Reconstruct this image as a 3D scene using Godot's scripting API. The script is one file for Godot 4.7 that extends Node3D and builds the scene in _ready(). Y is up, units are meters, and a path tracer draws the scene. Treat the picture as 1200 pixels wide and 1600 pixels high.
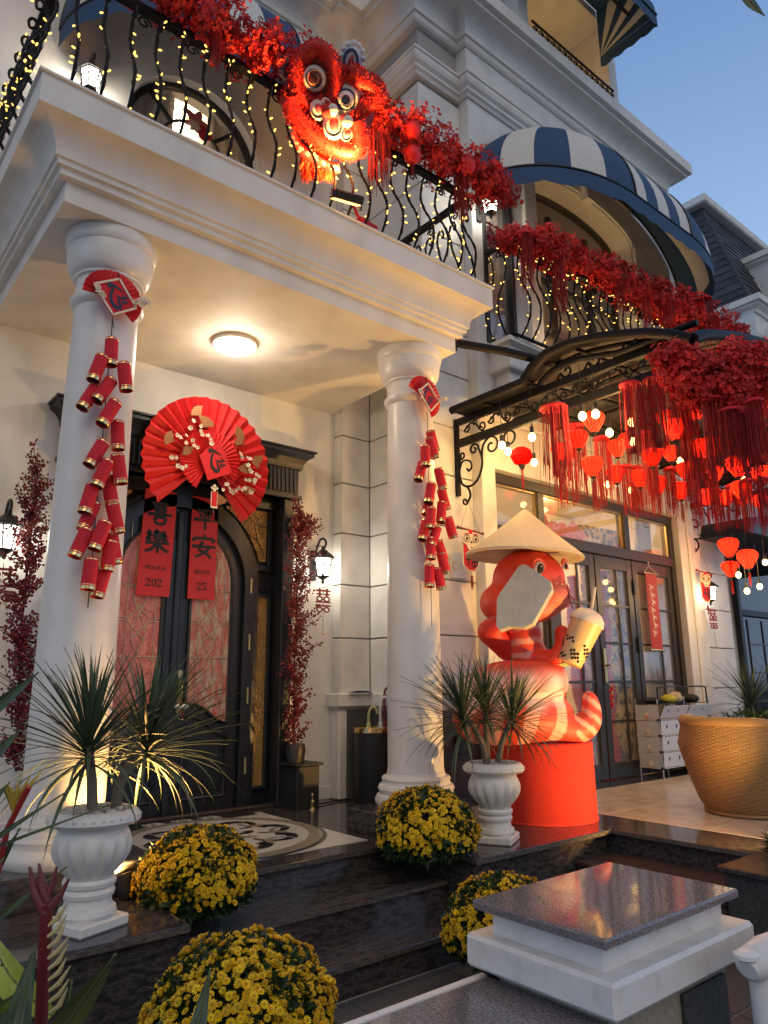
extends Node3D

var M := {}
var names := {}
var rng := RandomNumberGenerator.new()

# ---------------------------------------------------------------- mesh builder (corners given counter-clockwise from outside)
class G:
	var st := SurfaceTool.new()
	var c := Color(1, 1, 1)
	var n := 0
	func _init() -> void:
		st.begin(Mesh.PRIMITIVE_TRIANGLES)
		st.set_smooth_group(-1)
		st.set_color(c)
	func sm(on: bool) -> G:
		st.set_smooth_group(0 if on else -1)
		return self
	func grp(k: int) -> void:
		st.set_smooth_group(k)
	func col(k: Color) -> G:
		c = k
		return self
	func v(p: Vector3) -> void:
		st.set_color(c)
		st.add_vertex(p)
	func tri(a: Vector3, b: Vector3, d: Vector3) -> void:
		n += 1
		v(a); v(d); v(b)
	func quad(a: Vector3, b: Vector3, d: Vector3, e: Vector3) -> void:
		tri(a, b, d)
		tri(a, d, e)
	func quad_(a: Vector3, b: Vector3, d: Vector3, e: Vector3) -> G:
		quad(a, b, d, e)
		return self
	func uvq(a: Vector3, b: Vector3, d: Vector3, e: Vector3, r := Rect2(0, 0, 1, 1)) -> void:
		var ps := [a, d, b, a, e, d]
		var us := [Vector2(0, 1), Vector2(1, 0), Vector2(1, 1), Vector2(0, 1), Vector2(0, 0), Vector2(1, 0)]
		for i in 6:
			st.set_uv(r.position + us[i] * r.size)
			v(ps[i])
		n += 2
	# box with centre, size, optional basis and chamfer
	func box(at: Vector3, s: Vector3, b := Basis(), ch := 0.0) -> G:
		var h := s * 0.5
		if ch <= 0.0:
			var p := []
			for i in 8:
				p.append(at + b * Vector3(h.x if i & 1 else -h.x, h.y if i & 2 else -h.y, h.z if i & 4 else -h.z))
			quad(p[4], p[5], p[7], p[6]); quad(p[1], p[0], p[2], p[3])
			quad(p[5], p[1], p[3], p[7]); quad(p[0], p[4], p[6], p[2])
			quad(p[6], p[7], p[3], p[2]); quad(p[0], p[1], p[5], p[4])
			return self
		ch = minf(ch, minf(h.x, minf(h.y, h.z)) * 0.9)
		var f := func(sx: float, sy: float, sz: float, ax: int) -> Vector3:
			var q := Vector3(sx * (h.x - ch), sy * (h.y - ch), sz * (h.z - ch))
			q[ax] = signf(q[ax]) * h[ax]
			return at + b * q
		for s1 in [-1.0, 1.0]:
			oq(f.call(s1, -1, -1, 0), f.call(s1, 1, -1, 0), f.call(s1, 1, 1, 0), f.call(s1, -1, 1, 0), at)
			oq(f.call(-1, s1, -1, 1), f.call(1, s1, -1, 1), f.call(1, s1, 1, 1), f.call(-1, s1, 1, 1), at)
			oq(f.call(-1, -1, s1, 2), f.call(1, -1, s1, 2), f.call(1, 1, s1, 2), f.call(-1, 1, s1, 2), at)
			for s2 in [-1.0, 1.0]:
				oq(f.call(s1, s2, -1, 0), f.call(s1, s2, 1, 0), f.call(s1, s2, 1, 1), f.call(s1, s2, -1, 1), at)
				oq(f.call(s1, -1, s2, 0), f.call(s1, 1, s2, 0), f.call(s1, 1, s2, 2), f.call(s1, -1, s2, 2), at)
				oq(f.call(-1, s1, s2, 1), f.call(1, s1, s2, 1), f.call(1, s1, s2, 2), f.call(-1, s1, s2, 2), at)
				for s3 in [-1.0, 1.0]:
					ot(f.call(s1, s2, s3, 0), f.call(s1, s2, s3, 1), f.call(s1, s2, s3, 2), at)
		return self
	# quad / triangle turned to face away from the point o
	func oq(a: Vector3, b: Vector3, d: Vector3, e: Vector3, o: Vector3) -> void:
		if (b - a).cross(d - a).dot((a + b + d + e) * 0.25 - o) >= 0.0:
			quad(a, b, d, e)
		else:
			quad(e, d, b, a)
	func ot(a: Vector3, b: Vector3, d: Vector3, o: Vector3) -> void:
		if (b - a).cross(d - a).dot((a + b + d) / 3.0 - o) >= 0.0:
			tri(a, b, d)
		else:
			tri(d, b, a)
	# box from corner to corner
	func bb(a: Vector3, b: Vector3, ch := 0.0) -> G:
		return box((a + b) * 0.5, (b - a).abs(), Basis(), ch)
	# bar between two points
	func bar(a: Vector3, b: Vector3, w: float, t: float, up := Vector3.UP) -> G:
		var z := (b - a)
		var l := z.length()
		z /= l
		if absf(z.dot(up)) > 0.98:
			up = Vector3(0, 0, 1)
		var x := up.cross(z).normalized()
		return box((a + b) * 0.5, Vector3(w, t, l), Basis(x, z.cross(x), z))
	func tube(pts: PackedVector3Array, r, k := 6, caps := true, smooth := true, colf = null) -> G:
		var m := pts.size()
		if smooth:
			st.set_smooth_group(0)
		var rings := []
		var up := Vector3.ZERO
		for i in m:
			var t := (pts[mini(i + 1, m - 1)] - pts[maxi(i - 1, 0)]).normalized()
			if up == Vector3.ZERO:
				up = Vector3.UP if absf(t.y) < 0.9 else Vector3.RIGHT
			var s := t.cross(up).normalized()
			up = s.cross(t).normalized()
			var ring := PackedVector3Array()
			var rr: float = r[i] if not (r is float) else r
			for j in k:
				var a := TAU * j / k
				ring.append(pts[i] + (s * cos(a) + up * sin(a)) * rr)
			rings.append(ring)
		for i in m - 1:
			if colf != null:
				col(colf.call(float(i) / (m - 1)))
			for j in k:
				var j2 := (j + 1) % k
				quad(rings[i][j], rings[i + 1][j], rings[i + 1][j2], rings[i][j2])
		if caps:
			st.set_smooth_group(-1)
			for j in range(1, k - 1):
				tri(rings[0][0], rings[0][j], rings[0][j + 1])
				tri(rings[m - 1][0], rings[m - 1][j + 1], rings[m - 1][j])
		return self
	# profile of (radius, height) pairs turned round the y axis
	func lathe(prof: Array, k := 24, x := Transform3D(), wob = null) -> G:
		var g := 1
		var m := prof.size()
		for i in m - 1:
			if i > 0:
				var d1: Vector2 = (prof[i] - prof[i - 1]).normalized()
				var d2: Vector2 = (prof[i + 1] - prof[i]).normalized()
				if d1.dot(d2) < 0.82:
					g += 1
			st.set_smooth_group(g)
			for j in k:
				var a0 := TAU * j / k
				var a1 := TAU * (j + 1) / k
				var f0 := 1.0
				var f1 := 1.0
				var e0 := 1.0
				var e1 := 1.0
				if wob != null:
					f0 = wob.call(a0, prof[i].y); f1 = wob.call(a1, prof[i].y)
					e0 = wob.call(a0, prof[i + 1].y); e1 = wob.call(a1, prof[i + 1].y)
				var p0 := x * Vector3(prof[i].x * f0 * cos(a0), prof[i].y, -prof[i].x * f0 * sin(a0))
				var p1 := x * Vector3(prof[i].x * f1 * cos(a1), prof[i].y, -prof[i].x * f1 * sin(a1))
				var q0 := x * Vector3(prof[i + 1].x * e0 * cos(a0), prof[i + 1].y, -prof[i + 1].x * e0 * sin(a0))
				var q1 := x * Vector3(prof[i + 1].x * e1 * cos(a1), prof[i + 1].y, -prof[i + 1].x * e1 * sin(a1))
				if prof[i].x > 0.0001:
					tri(p0, p1, q1)
				if prof[i + 1].x > 0.0001:
					tri(p0, q1, q0)
		st.set_smooth_group(-1)
		return self
	func ball(at: Vector3, r: Vector3, k := 12, b := Basis()) -> G:
		var pr := []
		var h := maxi(4, k / 2)
		for i in h + 1:
			var a := -PI / 2 + PI * i / h
			pr.append(Vector2(cos(a) if i > 0 and i < h else 0.0, sin(a)))
		return lathe(pr, k, Transform3D(b * Basis.from_scale(r), at))
	# polygon (x, y) pushed from z = 0 to z = depth, placed by x
	func prism(poly: PackedVector2Array, depth: float, x := Transform3D(), smooth_side := false) -> G:
		var p := poly.duplicate()
		if Geometry2D.is_polygon_clockwise(p):
			p.reverse()
		st.set_smooth_group(-1)
		var t := Geometry2D.triangulate_polygon(p)
		for i in range(0, t.size(), 3):
			var a := p[t[i]]
			var b := p[t[i + 1]]
			var d := p[t[i + 2]]
			if (b - a).cross(d - a) < 0.0:
				var q := b
				b = d
				d = q
			tri(x * Vector3(a.x, a.y, depth), x * Vector3(b.x, b.y, depth), x * Vector3(d.x, d.y, depth))
			tri(x * Vector3(a.x, a.y, 0), x * Vector3(d.x, d.y, 0), x * Vector3(b.x, b.y, 0))
		if smooth_side:
			st.set_smooth_group(0)
		for i in p.size():
			var a := p[i]
			var b := p[(i + 1) % p.size()]
			quad(x * Vector3(a.x, a.y, 0), x * Vector3(b.x, b.y, 0), x * Vector3(b.x, b.y, depth), x * Vector3(a.x, a.y, depth))
		st.set_smooth_group(-1)
		return self
	# closed profile of (outwards, up) swept along a level path, outwards = right of the walking direction, mitred
	func mould(prof: Array, path: Array, closed := false) -> G:
		var m := path.size()
		var rings := []
		for i in m:
			var d0 := Vector3.ZERO
			var d1 := Vector3.ZERO
			if i > 0 or closed:
				d0 = (path[i] - path[(i - 1 + m) % m]).normalized()
			if i < m - 1 or closed:
				d1 = (path[(i + 1) % m] - path[i]).normalized()
			if d0 == Vector3.ZERO: d0 = d1
			if d1 == Vector3.ZERO: d1 = d0
			var n0 := Vector3(-d0.z, 0, d0.x)
			var n1 := Vector3(-d1.z, 0, d1.x)
			var o := (n0 + n1).normalized()
			o /= maxf(0.2, o.dot(n0))
			var ring := []
			for q in prof:
				ring.append(path[i] + o * q.x + Vector3.UP * q.y)
			rings.append(ring)
		var k := prof.size()
		for i in (m if closed else m - 1):
			var a = rings[i]
			var b = rings[(i + 1) % m]
			for j in k:
				var j2 := (j + 1) % k
				quad(a[j], b[j], b[j2], a[j2])
		if not closed:
			var pl := PackedVector2Array(prof)
			var t := Geometry2D.triangulate_polygon(pl)
			for i in range(0, t.size(), 3):
				tri(rings[0][t[i]], rings[0][t[i + 1]], rings[0][t[i + 2]])
				tri(rings[m - 1][t[i]], rings[m - 1][t[i + 2]], rings[m - 1][t[i + 1]])
		return self
	# flat stroke in the plane of x (local xy), raised to z
	func stroke(pts: Array, w0: float, w1: float, x: Transform3D, z := 0.0015) -> G:
		var m := pts.size()
		st.set_smooth_group(-1)
		var l := []
		var r := []
		for i in m:
			var d: Vector2 = (pts[mini(i + 1, m - 1)] - pts[maxi(i - 1, 0)]).normalized()
			var w := lerpf(w0, w1, float(i) / (m - 1)) * 0.5
			var q := Vector2(-d.y, d.x) * w
			l.append(x * Vector3(pts[i].x + q.x, pts[i].y + q.y, z))
			r.append(x * Vector3(pts[i].x - q.x, pts[i].y - q.y, z))
		for i in m - 1:
			quad(r[i], r[i + 1], l[i + 1], l[i])
		return self
	func done(tangents := false) -> ArrayMesh:
		st.generate_normals()
		if tangents:
			st.generate_tangents()
		return st.commit()

# ---------------------------------------------------------------- things and parts
func numbered(called: String) -> String:
	var k: int = names.get(called, -1) + 1
	names[called] = k
	return called if k == 0 else "%s_%03d" % [called, k]

func thing(called: String, label: String, category: String, at := Vector3.ZERO, turn := 0.0, group := "") -> Node3D:
	var o := Node3D.new()
	o.name = numbered(called)
	add_child(o)
	o.position = at
	o.rotation.y = turn
	meta(o, label, category, group)
	return o

func meta(o: Node3D, label: String, category: String, group := "") -> void:
	o.set_meta("label", label)
	o.set_meta("category", category)
	if group != "":
		o.set_meta("group", group)

func part(called: String, g, mat: Material, parent: Node3D, x := Transform3D(), stuff := false) -> MeshInstance3D:
	var o := MeshInstance3D.new()
	o.name = called
	o.mesh = g.done() if g is G else g
	o.material_override = mat
	o.transform = x
	parent.add_child(o, true)
	if stuff:
		o.set_meta("kind", "stuff")
	return o

func struct(called: String, g, mat: Material) -> MeshInstance3D:
	var o := MeshInstance3D.new()
	o.name = numbered(called)
	o.mesh = g.done() if g is G else g
	o.material_override = mat
	add_child(o)
	o.set_meta("kind", "structure")
	return o

func solo(called: String, g, mat: Material, label: String, category: String, at := Vector3.ZERO, turn := 0.0, group := "") -> MeshInstance3D:
	var o := MeshInstance3D.new()
	o.name = numbered(called)
	o.mesh = g.done() if g is G else g
	o.material_override = mat
	add_child(o)
	o.position = at
	o.rotation.y = turn
	meta(o, label, category, group)
	return o

func dup(o: Node3D, at: Vector3, turn: float, label: String, group := "") -> Node3D:
	var base := String(o.name)
	if base.length() > 4 and base[-4] == "_":
		base = base.substr(0, base.length() - 4)
	var r: Node3D = o.duplicate()
	r.name = numbered(base)
	add_child(r)
	r.position = at
	r.rotation.y = turn
	r.set_meta("label", label)
	if group != "":
		r.set_meta("group", group)
	return r

func multi(called: String, mesh: Mesh, mat: Material, xs: Array, cols: Array, parent: Node3D) -> MultiMeshInstance3D:
	var mm := MultiMesh.new()
	mm.transform_format = MultiMesh.TRANSFORM_3D
	mm.use_colors = cols.size() > 0
	mm.mesh = mesh
	mm.instance_count = xs.size()
	for i in xs.size():
		mm.set_instance_transform(i, xs[i])
		if cols.size() > 0:
			mm.set_instance_color(i, cols[i])
	var o := MultiMeshInstance3D.new()
	o.name = called
	o.multimesh = mm
	o.material_override = mat
	parent.add_child(o, true)
	o.set_meta("kind", "stuff")
	return o

func aim(at: Vector3, y: Vector3, spin := 0.0, s := 1.0) -> Transform3D:
	y = y.normalized()
	var x := y.cross(Vector3(0.31, 0.2, 0.93)).normalized()
	if x.length() < 0.5:
		x = Vector3.RIGHT
	var b := Basis(x, y, x.cross(y)) * Basis(Vector3.UP, spin)
	return Transform3D(b.scaled(Vector3.ONE * s), at)

func rv(a: float) -> Vector3:
	return Vector3(rng.randf_range(-a, a), rng.randf_range(-a, a), rng.randf_range(-a, a))

func lin(r: float, g: float, b: float) -> Color:
	return Color(r, g, b).linear_to_srgb()

func spiral(cx: float, cy: float, r0: float, r1: float, a0: float, a1: float, k := 16) -> Array:
	var o := []
	for i in k + 1:
		var t := float(i) / k
		var a := lerpf(a0, a1, t)
		o.append(Vector2(cx, cy) + Vector2(cos(a), sin(a)) * lerpf(r0, r1, t))
	return o

func to3(p: Array, x: Transform3D) -> PackedVector3Array:
	var o := PackedVector3Array()
	for q in p:
		o.append(x * Vector3(q.x, q.y, 0))
	return o

func smooth2(p: Array, k := 6) -> Array:   # Catmull-Rom through the points
	var o := []
	var m := p.size()
	for i in m - 1:
		for j in k:
			o.append(p[i].cubic_interpolate(p[i + 1], p[maxi(i - 1, 0)], p[mini(i + 2, m - 1)], float(j) / k))
	o.append(p[m - 1])
	return o

func lamp(at: Vector3, energy: float, color: Color, size: float, called: String, parent: Node3D) -> OmniLight3D:
	var l := OmniLight3D.new()
	l.name = called
	l.light_energy = energy
	l.light_color = color
	l.light_size = size
	l.omni_range = 30.0
	l.omni_attenuation = 2.0
	l.shadow_enabled = true
	parent.add_child(l, true)
	l.position = at
	return l

# ---------------------------------------------------------------- materials
func noise(freq: float, oct: int, ramp: Array, seed_: int, kind := FastNoiseLite.TYPE_SIMPLEX_SMOOTH, size := 512, normal := false, bump := 2.0, warp := 0.0) -> NoiseTexture2D:
	var f := FastNoiseLite.new()
	f.noise_type = kind
	f.seed = seed_
	f.frequency = freq
	f.fractal_octaves = oct
	if warp > 0.0:
		f.domain_warp_enabled = true
		f.domain_warp_amplitude = warp
		f.domain_warp_frequency = freq * 0.7
	var t := NoiseTexture2D.new()
	t.width = size
	t.height = size
	t.seamless = true
	t.noise = f
	if normal:
		t.as_normal_map = true
		t.bump_strength = bump
	else:
		var g := Gradient.new()
		var off := PackedFloat32Array()
		var cl := PackedColorArray()
		for i in range(0, ramp.size(), 2):
			off.append(ramp[i])
			cl.append(ramp[i + 1])
		g.offsets = off
		g.colors = cl
		t.color_ramp = g
	return t

func mat(c: Color, rough := 0.6, metal := 0.0) -> StandardMaterial3D:
	var m := StandardMaterial3D.new()
	m.albedo_color = c
	m.roughness = rough
	m.metallic = metal
	return m

func tri_mat(tex: Texture2D, scale: Vector3, rough: float, world := true, nrm: Texture2D = null, nscale := 0.5) -> StandardMaterial3D:
	var m := StandardMaterial3D.new()
	m.albedo_texture = tex
	m.roughness = rough
	m.uv1_triplanar = true
	m.uv1_world_triplanar = world
	m.uv1_scale = scale
	if nrm != null:
		m.normal_enabled = true
		m.normal_texture = nrm
		m.normal_scale = nscale
	return m

func vcol(rough := 0.6) -> StandardMaterial3D:
	var m := StandardMaterial3D.new()
	m.vertex_color_use_as_albedo = true
	m.roughness = rough
	return m

func glow(c: Color, e: float) -> StandardMaterial3D:
	var m := StandardMaterial3D.new()
	m.albedo_color = c
	m.emission_enabled = true
	m.emission = c
	m.emission_energy_multiplier = e
	return m

func glass(c: Color, a := 0.12, rough := 0.03) -> StandardMaterial3D:
	var m := StandardMaterial3D.new()
	m.albedo_color = Color(c.r, c.g, c.b, a)
	m.transparency = BaseMaterial3D.TRANSPARENCY_ALPHA
	m.roughness = rough
	return m

func make_materials() -> void:
	var soft := noise(0.012, 4, [], 3, FastNoiseLite.TYPE_SIMPLEX_SMOOTH, 512, true, 3.0)
	var fine := noise(0.12, 3, [], 4, FastNoiseLite.TYPE_SIMPLEX_SMOOTH, 512, true, 2.0)
	M.plaster = tri_mat(noise(0.006, 5, [0.0, lin(.60, .585, .55), 0.5, lin(.70, .685, .65), 1.0, lin(.74, .725, .69)], 11), Vector3(0.8, 0.25, 0.8), 0.62, true, fine, 0.12)
	M.plaster2 = tri_mat(noise(0.009, 5, [0.0, lin(.55, .545, .53), 0.5, lin(.66, .655, .63), 1.0, lin(.70, .69, .67)], 12), Vector3.ONE * 0.5, 0.5, true, soft, 0.08)
	M.joint = mat(lin(.34, .33, .31), 0.8)
	M.column = tri_mat(noise(0.01, 4, [0.0, lin(.66, .65, .62), 1.0, lin(.76, .75, .73)], 13), Vector3.ONE * 0.7, 0.32, true, soft, 0.06)
	M.marble = tri_mat(noise(0.011, 5, [0.0, lin(.018, .017, .019), 0.42, lin(.042, .038, .041), 0.62, lin(.085, .075, .075), 0.8, lin(.034, .031, .033), 1.0, lin(.15, .13, .128)], 21, FastNoiseLite.TYPE_SIMPLEX_SMOOTH, 1024, false, 2.0, 38.0), Vector3(0.75, 2.2, 1.5), 0.11)
	M.marble_edge = tri_mat(noise(0.02, 4, [0.0, lin(.05, .045, .042), 1.0, lin(.16, .145, .135)], 22), Vector3(1.6, 5, 5), 0.22)
	M.granite = tri_mat(noise(0.16, 4, [0.0, lin(.05, .047, .052), 0.45, lin(.15, .14, .15), 0.6, lin(.22, .20, .21), 1.0, lin(.42, .39, .39)], 23, FastNoiseLite.TYPE_SIMPLEX_SMOOTH, 1024, false, 2.0, 8.0), Vector3(0.4, 0.9, 0.75), 0.06)
	M.granite_side = tri_mat(noise(0.1, 4, [0.0, lin(.03, .03, .033), 0.5, lin(.09, .085, .088), 1.0, lin(.26, .24, .235)], 24), Vector3(3, 3, 3), 0.35)
	M.paver = tri_mat(noise(0.35, 3, [0.0, lin(.018, .022, .03), 0.5, lin(.05, .058, .072), 1.0, lin(.13, .14, .16)], 25), Vector3.ONE * 1.4, 0.6, true, fine, 0.5)
	M.brownstone = tri_mat(noise(0.2, 4, [0.0, lin(.02, .012, .011), 0.5, lin(.055, .035, .032), 1.0, lin(.12, .085, .08)], 26), Vector3.ONE * 1.8, 0.3)
	M.beige_tile = tri_mat(noise(0.012, 5, [0.0, lin(.40, .33, .26), 0.5, lin(.50, .43, .35), 1.0, lin(.56, .49, .41)], 27), Vector3.ONE * 0.7, 0.22)
	M.stone_beige = tri_mat(noise(0.06, 4, [0.0, lin(.22, .20, .16), 1.0, lin(.38, .35, .29)], 28), Vector3.ONE * 1.2, 0.8, true, fine, 0.4)
	M.slate_plaque = tri_mat(noise(0.05, 5, [0.0, lin(.02, .021, .023), 1.0, lin(.07, .072, .075)], 29), Vector3.ONE * 1.5, 0.7)
	M.white_inlay = tri_mat(noise(0.02, 4, [0.0, lin(.55, .54, .51), 1.0, lin(.68, .67, .64)], 30), Vector3.ONE, 0.14)
	M.tan_inlay = tri_mat(noise(0.03, 4, [0.0, lin(.24, .205, .16), 1.0, lin(.36, .32, .26)], 31), Vector3.ONE, 0.14)
	M.dark_inlay = tri_mat(noise(0.03, 4, [0.0, lin(.012, .011, .011), 1.0, lin(.05, .042, .038)], 32), Vector3.ONE, 0.12)
	M.door = tri_mat(noise(0.03, 4, [0.0, lin(.010, .011, .013), 1.0, lin(.020, .021, .025)], 33), Vector3(1, 0.3, 1), 0.34)
	M.iron = mat(lin(.008, .008, .010), 0.5, 0.0)
	M.iron.metallic_specular = 0.3
	M.black = mat(lin(.015, .015, .016), 0.5)
	M.bronze = mat(lin(.045, .038, .032), 0.4, 0.3)
	M.gold = mat(lin(.78, .56, .25), 0.22, 1.0)
	M.brass = mat(lin(.6, .45, .22), 0.35, 1.0)
	M.red_felt = tri_mat(noise(0.25, 3, [0.0, lin(.50, .012, .024), 1.0, lin(.70, .020, .038)], 34), Vector3.ONE * 2.0, 0.85, false)
	M.red_paper = tri_mat(noise(0.03, 4, [0.0, lin(.56, .008, .013), 1.0, lin(.70, .014, .02)], 35), Vector3.ONE * 1.5, 0.55, false)
	M.red_thread = vcol(0.75)
	M.red_wood = mat(lin(.22, .012, .018), 0.4)
	M.ink = mat(lin(.012, .010, .012), 0.6)
	M.navy_ink = mat(lin(.012, .02, .055), 0.5)
	M.cream = mat(lin(.74, .66, .50), 0.6)
	M.white = mat(lin(.72, .72, .72), 0.45)
	M.petal = vcol(0.6)
	M.petal.backlight_enabled = true
	M.petal.backlight = Color(0.25, 0.03, 0.03)
	M.flower = vcol(0.7)
	M.leaf = vcol(0.45)
	M.leaf.backlight_enabled = true
	M.leaf.backlight = Color(0.12, 0.2, 0.05)
	M.bulb_cool = glow(Color(1.0, 0.97, 0.90), 9.0)
	M.bulb_warm = glow(Color(1.0, 0.80, 0.46), 14.0)
	M.fairy = glow(Color(1.0, 0.83, 0.42), 1.7)
	M.urn = tri_mat(noise(0.02, 4, [0.0, lin(.60, .60, .57), 1.0, lin(.74, .73, .70)], 36), Vector3.ONE * 1.5, 0.38, false, soft, 0.1)
	M.pebble = vcol(0.55)
	M.bark = tri_mat(noise(0.05, 4, [0.0, lin(.08, .065, .05), 1.0, lin(.24, .20, .15)], 37), Vector3(2, 14, 2), 0.85, false, noise(0.06, 3, [], 38, FastNoiseLite.TYPE_SIMPLEX_SMOOTH, 256, true, 6.0), 0.8)
	M.soil = tri_mat(noise(0.2, 3, [0.0, lin(.01, .008, .006), 1.0, lin(.04, .03, .022)], 39), Vector3.ONE * 2, 0.95)
	M.pane = glass(Color(0.9, 0.95, 1.0), 0.06)
	M.vc = vcol(0.55)
	M.vc_gloss = vcol(0.3)
	M.curtain = mat(lin(.55, .48, .38), 0.9)
	M.room = mat(lin(.62, .56, .46), 0.8)
	M.roof_slate = vcol(0.7)
	M.awning_blue = tri_mat(noise(0.02, 3, [0.0, lin(.018, .055, .13), 1.0, lin(.03, .08, .18)], 41), Vector3.ONE * 2, 0.75)
	M.awning_white = tri_mat(noise(0.02, 3, [0.0, lin(.58, .57, .54), 1.0, lin(.68, .67, .64)], 42), Vector3.ONE * 2, 0.75)
	for m in [M.awning_blue, M.awning_white]:
		m.backlight_enabled = true
		m.backlight = Color(0.18, 0.18, 0.18)
	M.screen_art = tri_mat(noise(0.014, 4, [0.0, lin(.02, .018, .014), 0.34, lin(.03, .025, .02), 0.4, lin(.50, .34, .05), 0.62, lin(.56, .42, .10), 0.7, lin(.3, .24, .12), 0.78, lin(.02, .02, .018), 1.0, lin(.5, .45, .3)], 43, FastNoiseLite.TYPE_SIMPLEX_SMOOTH, 512, false, 2.0, 30.0), Vector3(0.7, 0.5, 0.7), 0.6)
	var ripple := noise(0.07, 3, [], 44, FastNoiseLite.TYPE_SIMPLEX_SMOOTH, 512, true, 5.0)
	M.amber_glass = tri_mat(noise(0.05, 4, [0.0, lin(.10, .045, .015), 0.5, lin(.34, .19, .05), 1.0, lin(.52, .34, .12)], 45), Vector3.ONE * 1.6, 0.16, true, ripple, 0.6)
	M.red_glass = tri_mat(noise(0.02, 4, [0.0, lin(.30, .07, .06), 0.5, lin(.48, .14, .11), 1.0, lin(.56, .26, .2)], 46), Vector3(1.2, 0.6, 1.2), 0.14, true, ripple, 0.35)
	M.pink_glass = tri_mat(noise(0.02, 4, [0.0, lin(.34, .09, .07), 0.45, lin(.48, .17, .13), 0.7, lin(.44, .36, .27), 1.0, lin(.5, .42, .33)], 47), Vector3(1.6, 0.5, 1.6), 0.14, true, ripple, 0.35)
	M.came = mat(lin(.52, .44, .34), 0.35, 0.6)
	M.canopy_roof = mat(lin(.010, .009, .010), 0.42, 0.0)
	M.branch = mat(lin(.09, .02, .02), 0.8)
	M.silk = tri_mat(noise(0.2, 2, [0.0, lin(.62, .015, .012), 1.0, lin(.74, .03, .02)], 48), Vector3.ONE * 3, 0.6, false)
	M.silk.backlight_enabled = true
	M.silk.backlight = Color(1.3, 1.3, 1.3)
	M.silk_rib = mat(lin(.62, .09, .06), 0.6)
	M.red_bright = vcol(0.7)
	M.red_bright.albedo_color = Color(1, 1, 1)
	M.gilt = mat(lin(.30, .13, .05), 0.45, 0.35)
	M.berry = vcol(0.35)
	M.banner = mat(lin(.50, .025, .035), 0.75)
	M.red_carpet = tri_mat(noise(0.3, 3, [0.0, lin(.46, .022, .012), 1.0, lin(.64, .035, .02)], 51), Vector3.ONE * 1.6, 0.95, false, noise(0.3, 2, [], 52, FastNoiseLite.TYPE_SIMPLEX, 256, true, 4.0), 0.6)
	M.hat = tri_mat(noise(0.03, 4, [0.0, lin(.52, .45, .33), 1.0, lin(.64, .57, .43)], 53), Vector3(1.5, 4, 1.5), 0.75, false)
	M.board_white = tri_mat(noise(0.02, 4, [0.0, lin(.46, .45, .38), 1.0, lin(.62, .61, .53)], 54), Vector3(2, 0.7, 1), 0.7, false)
	M.white_paint = tri_mat(noise(0.012, 5, [0.0, lin(.55, .54, .52), 0.4, lin(.68, .67, .66), 1.0, lin(.74, .74, .73)], 55), Vector3.ONE * 1.3, 0.45)
	M.midrib = mat(lin(.10, .13, .05), 0.5)
	M.cane = mat(lin(.30, .18, .065), 0.5)
	# rattan weave: strands over and under the stakes
	var hi := Image.create(128, 128, false, Image.FORMAT_RGBA8)
	var ci := Image.create(128, 128, false, Image.FORMAT_RGBA8)
	for yy in 128:
		for xx in 128:
			var rowi := yy / 16
			var fy := absf(fmod(yy, 16.0) / 16.0 - 0.5) * 2.0
			var ph := fmod(xx / 32.0 + (rowi % 2), 2.0)
			var over := 0.5 + 0.5 * cos((ph - 0.5) * PI)
			var str := sqrt(maxf(0.0, 1.0 - fy * fy)) * (0.35 + 0.65 * over)
			var fx := absf(fmod(xx + 16.0, 32.0) / 32.0 - 0.5) * 2.0
			var stk := sqrt(maxf(0.0, 1.0 - pow(fx * 2.2, 2.0))) * 0.55 if fx < 0.45 else 0.0
			var hgt := maxf(str, stk)
			hi.set_pixel(xx, yy, Color(hgt, hgt, hgt))
			var tn := 0.9 + 0.1 * sin(xx * 0.3)
			var va := 0.85 + 0.15 * sin(rowi * 2.7 + xx * 0.05)
			ci.set_pixel(xx, yy, lin(0.34 * tn * va, 0.205 * tn * va, 0.075 * tn * va))
	hi.bump_map_to_normal_map(6.0)
	M.wicker = mat(Color.WHITE, 0.5)
	M.wicker.albedo_texture = ImageTexture.create_from_image(ci)
	M.wicker.normal_enabled = true
	M.wicker.normal_texture = ImageTexture.create_from_image(hi)
	M.wicker.normal_scale = 1.4
	M.wicker.uv1_scale = Vector3(26, 7, 1)

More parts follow.
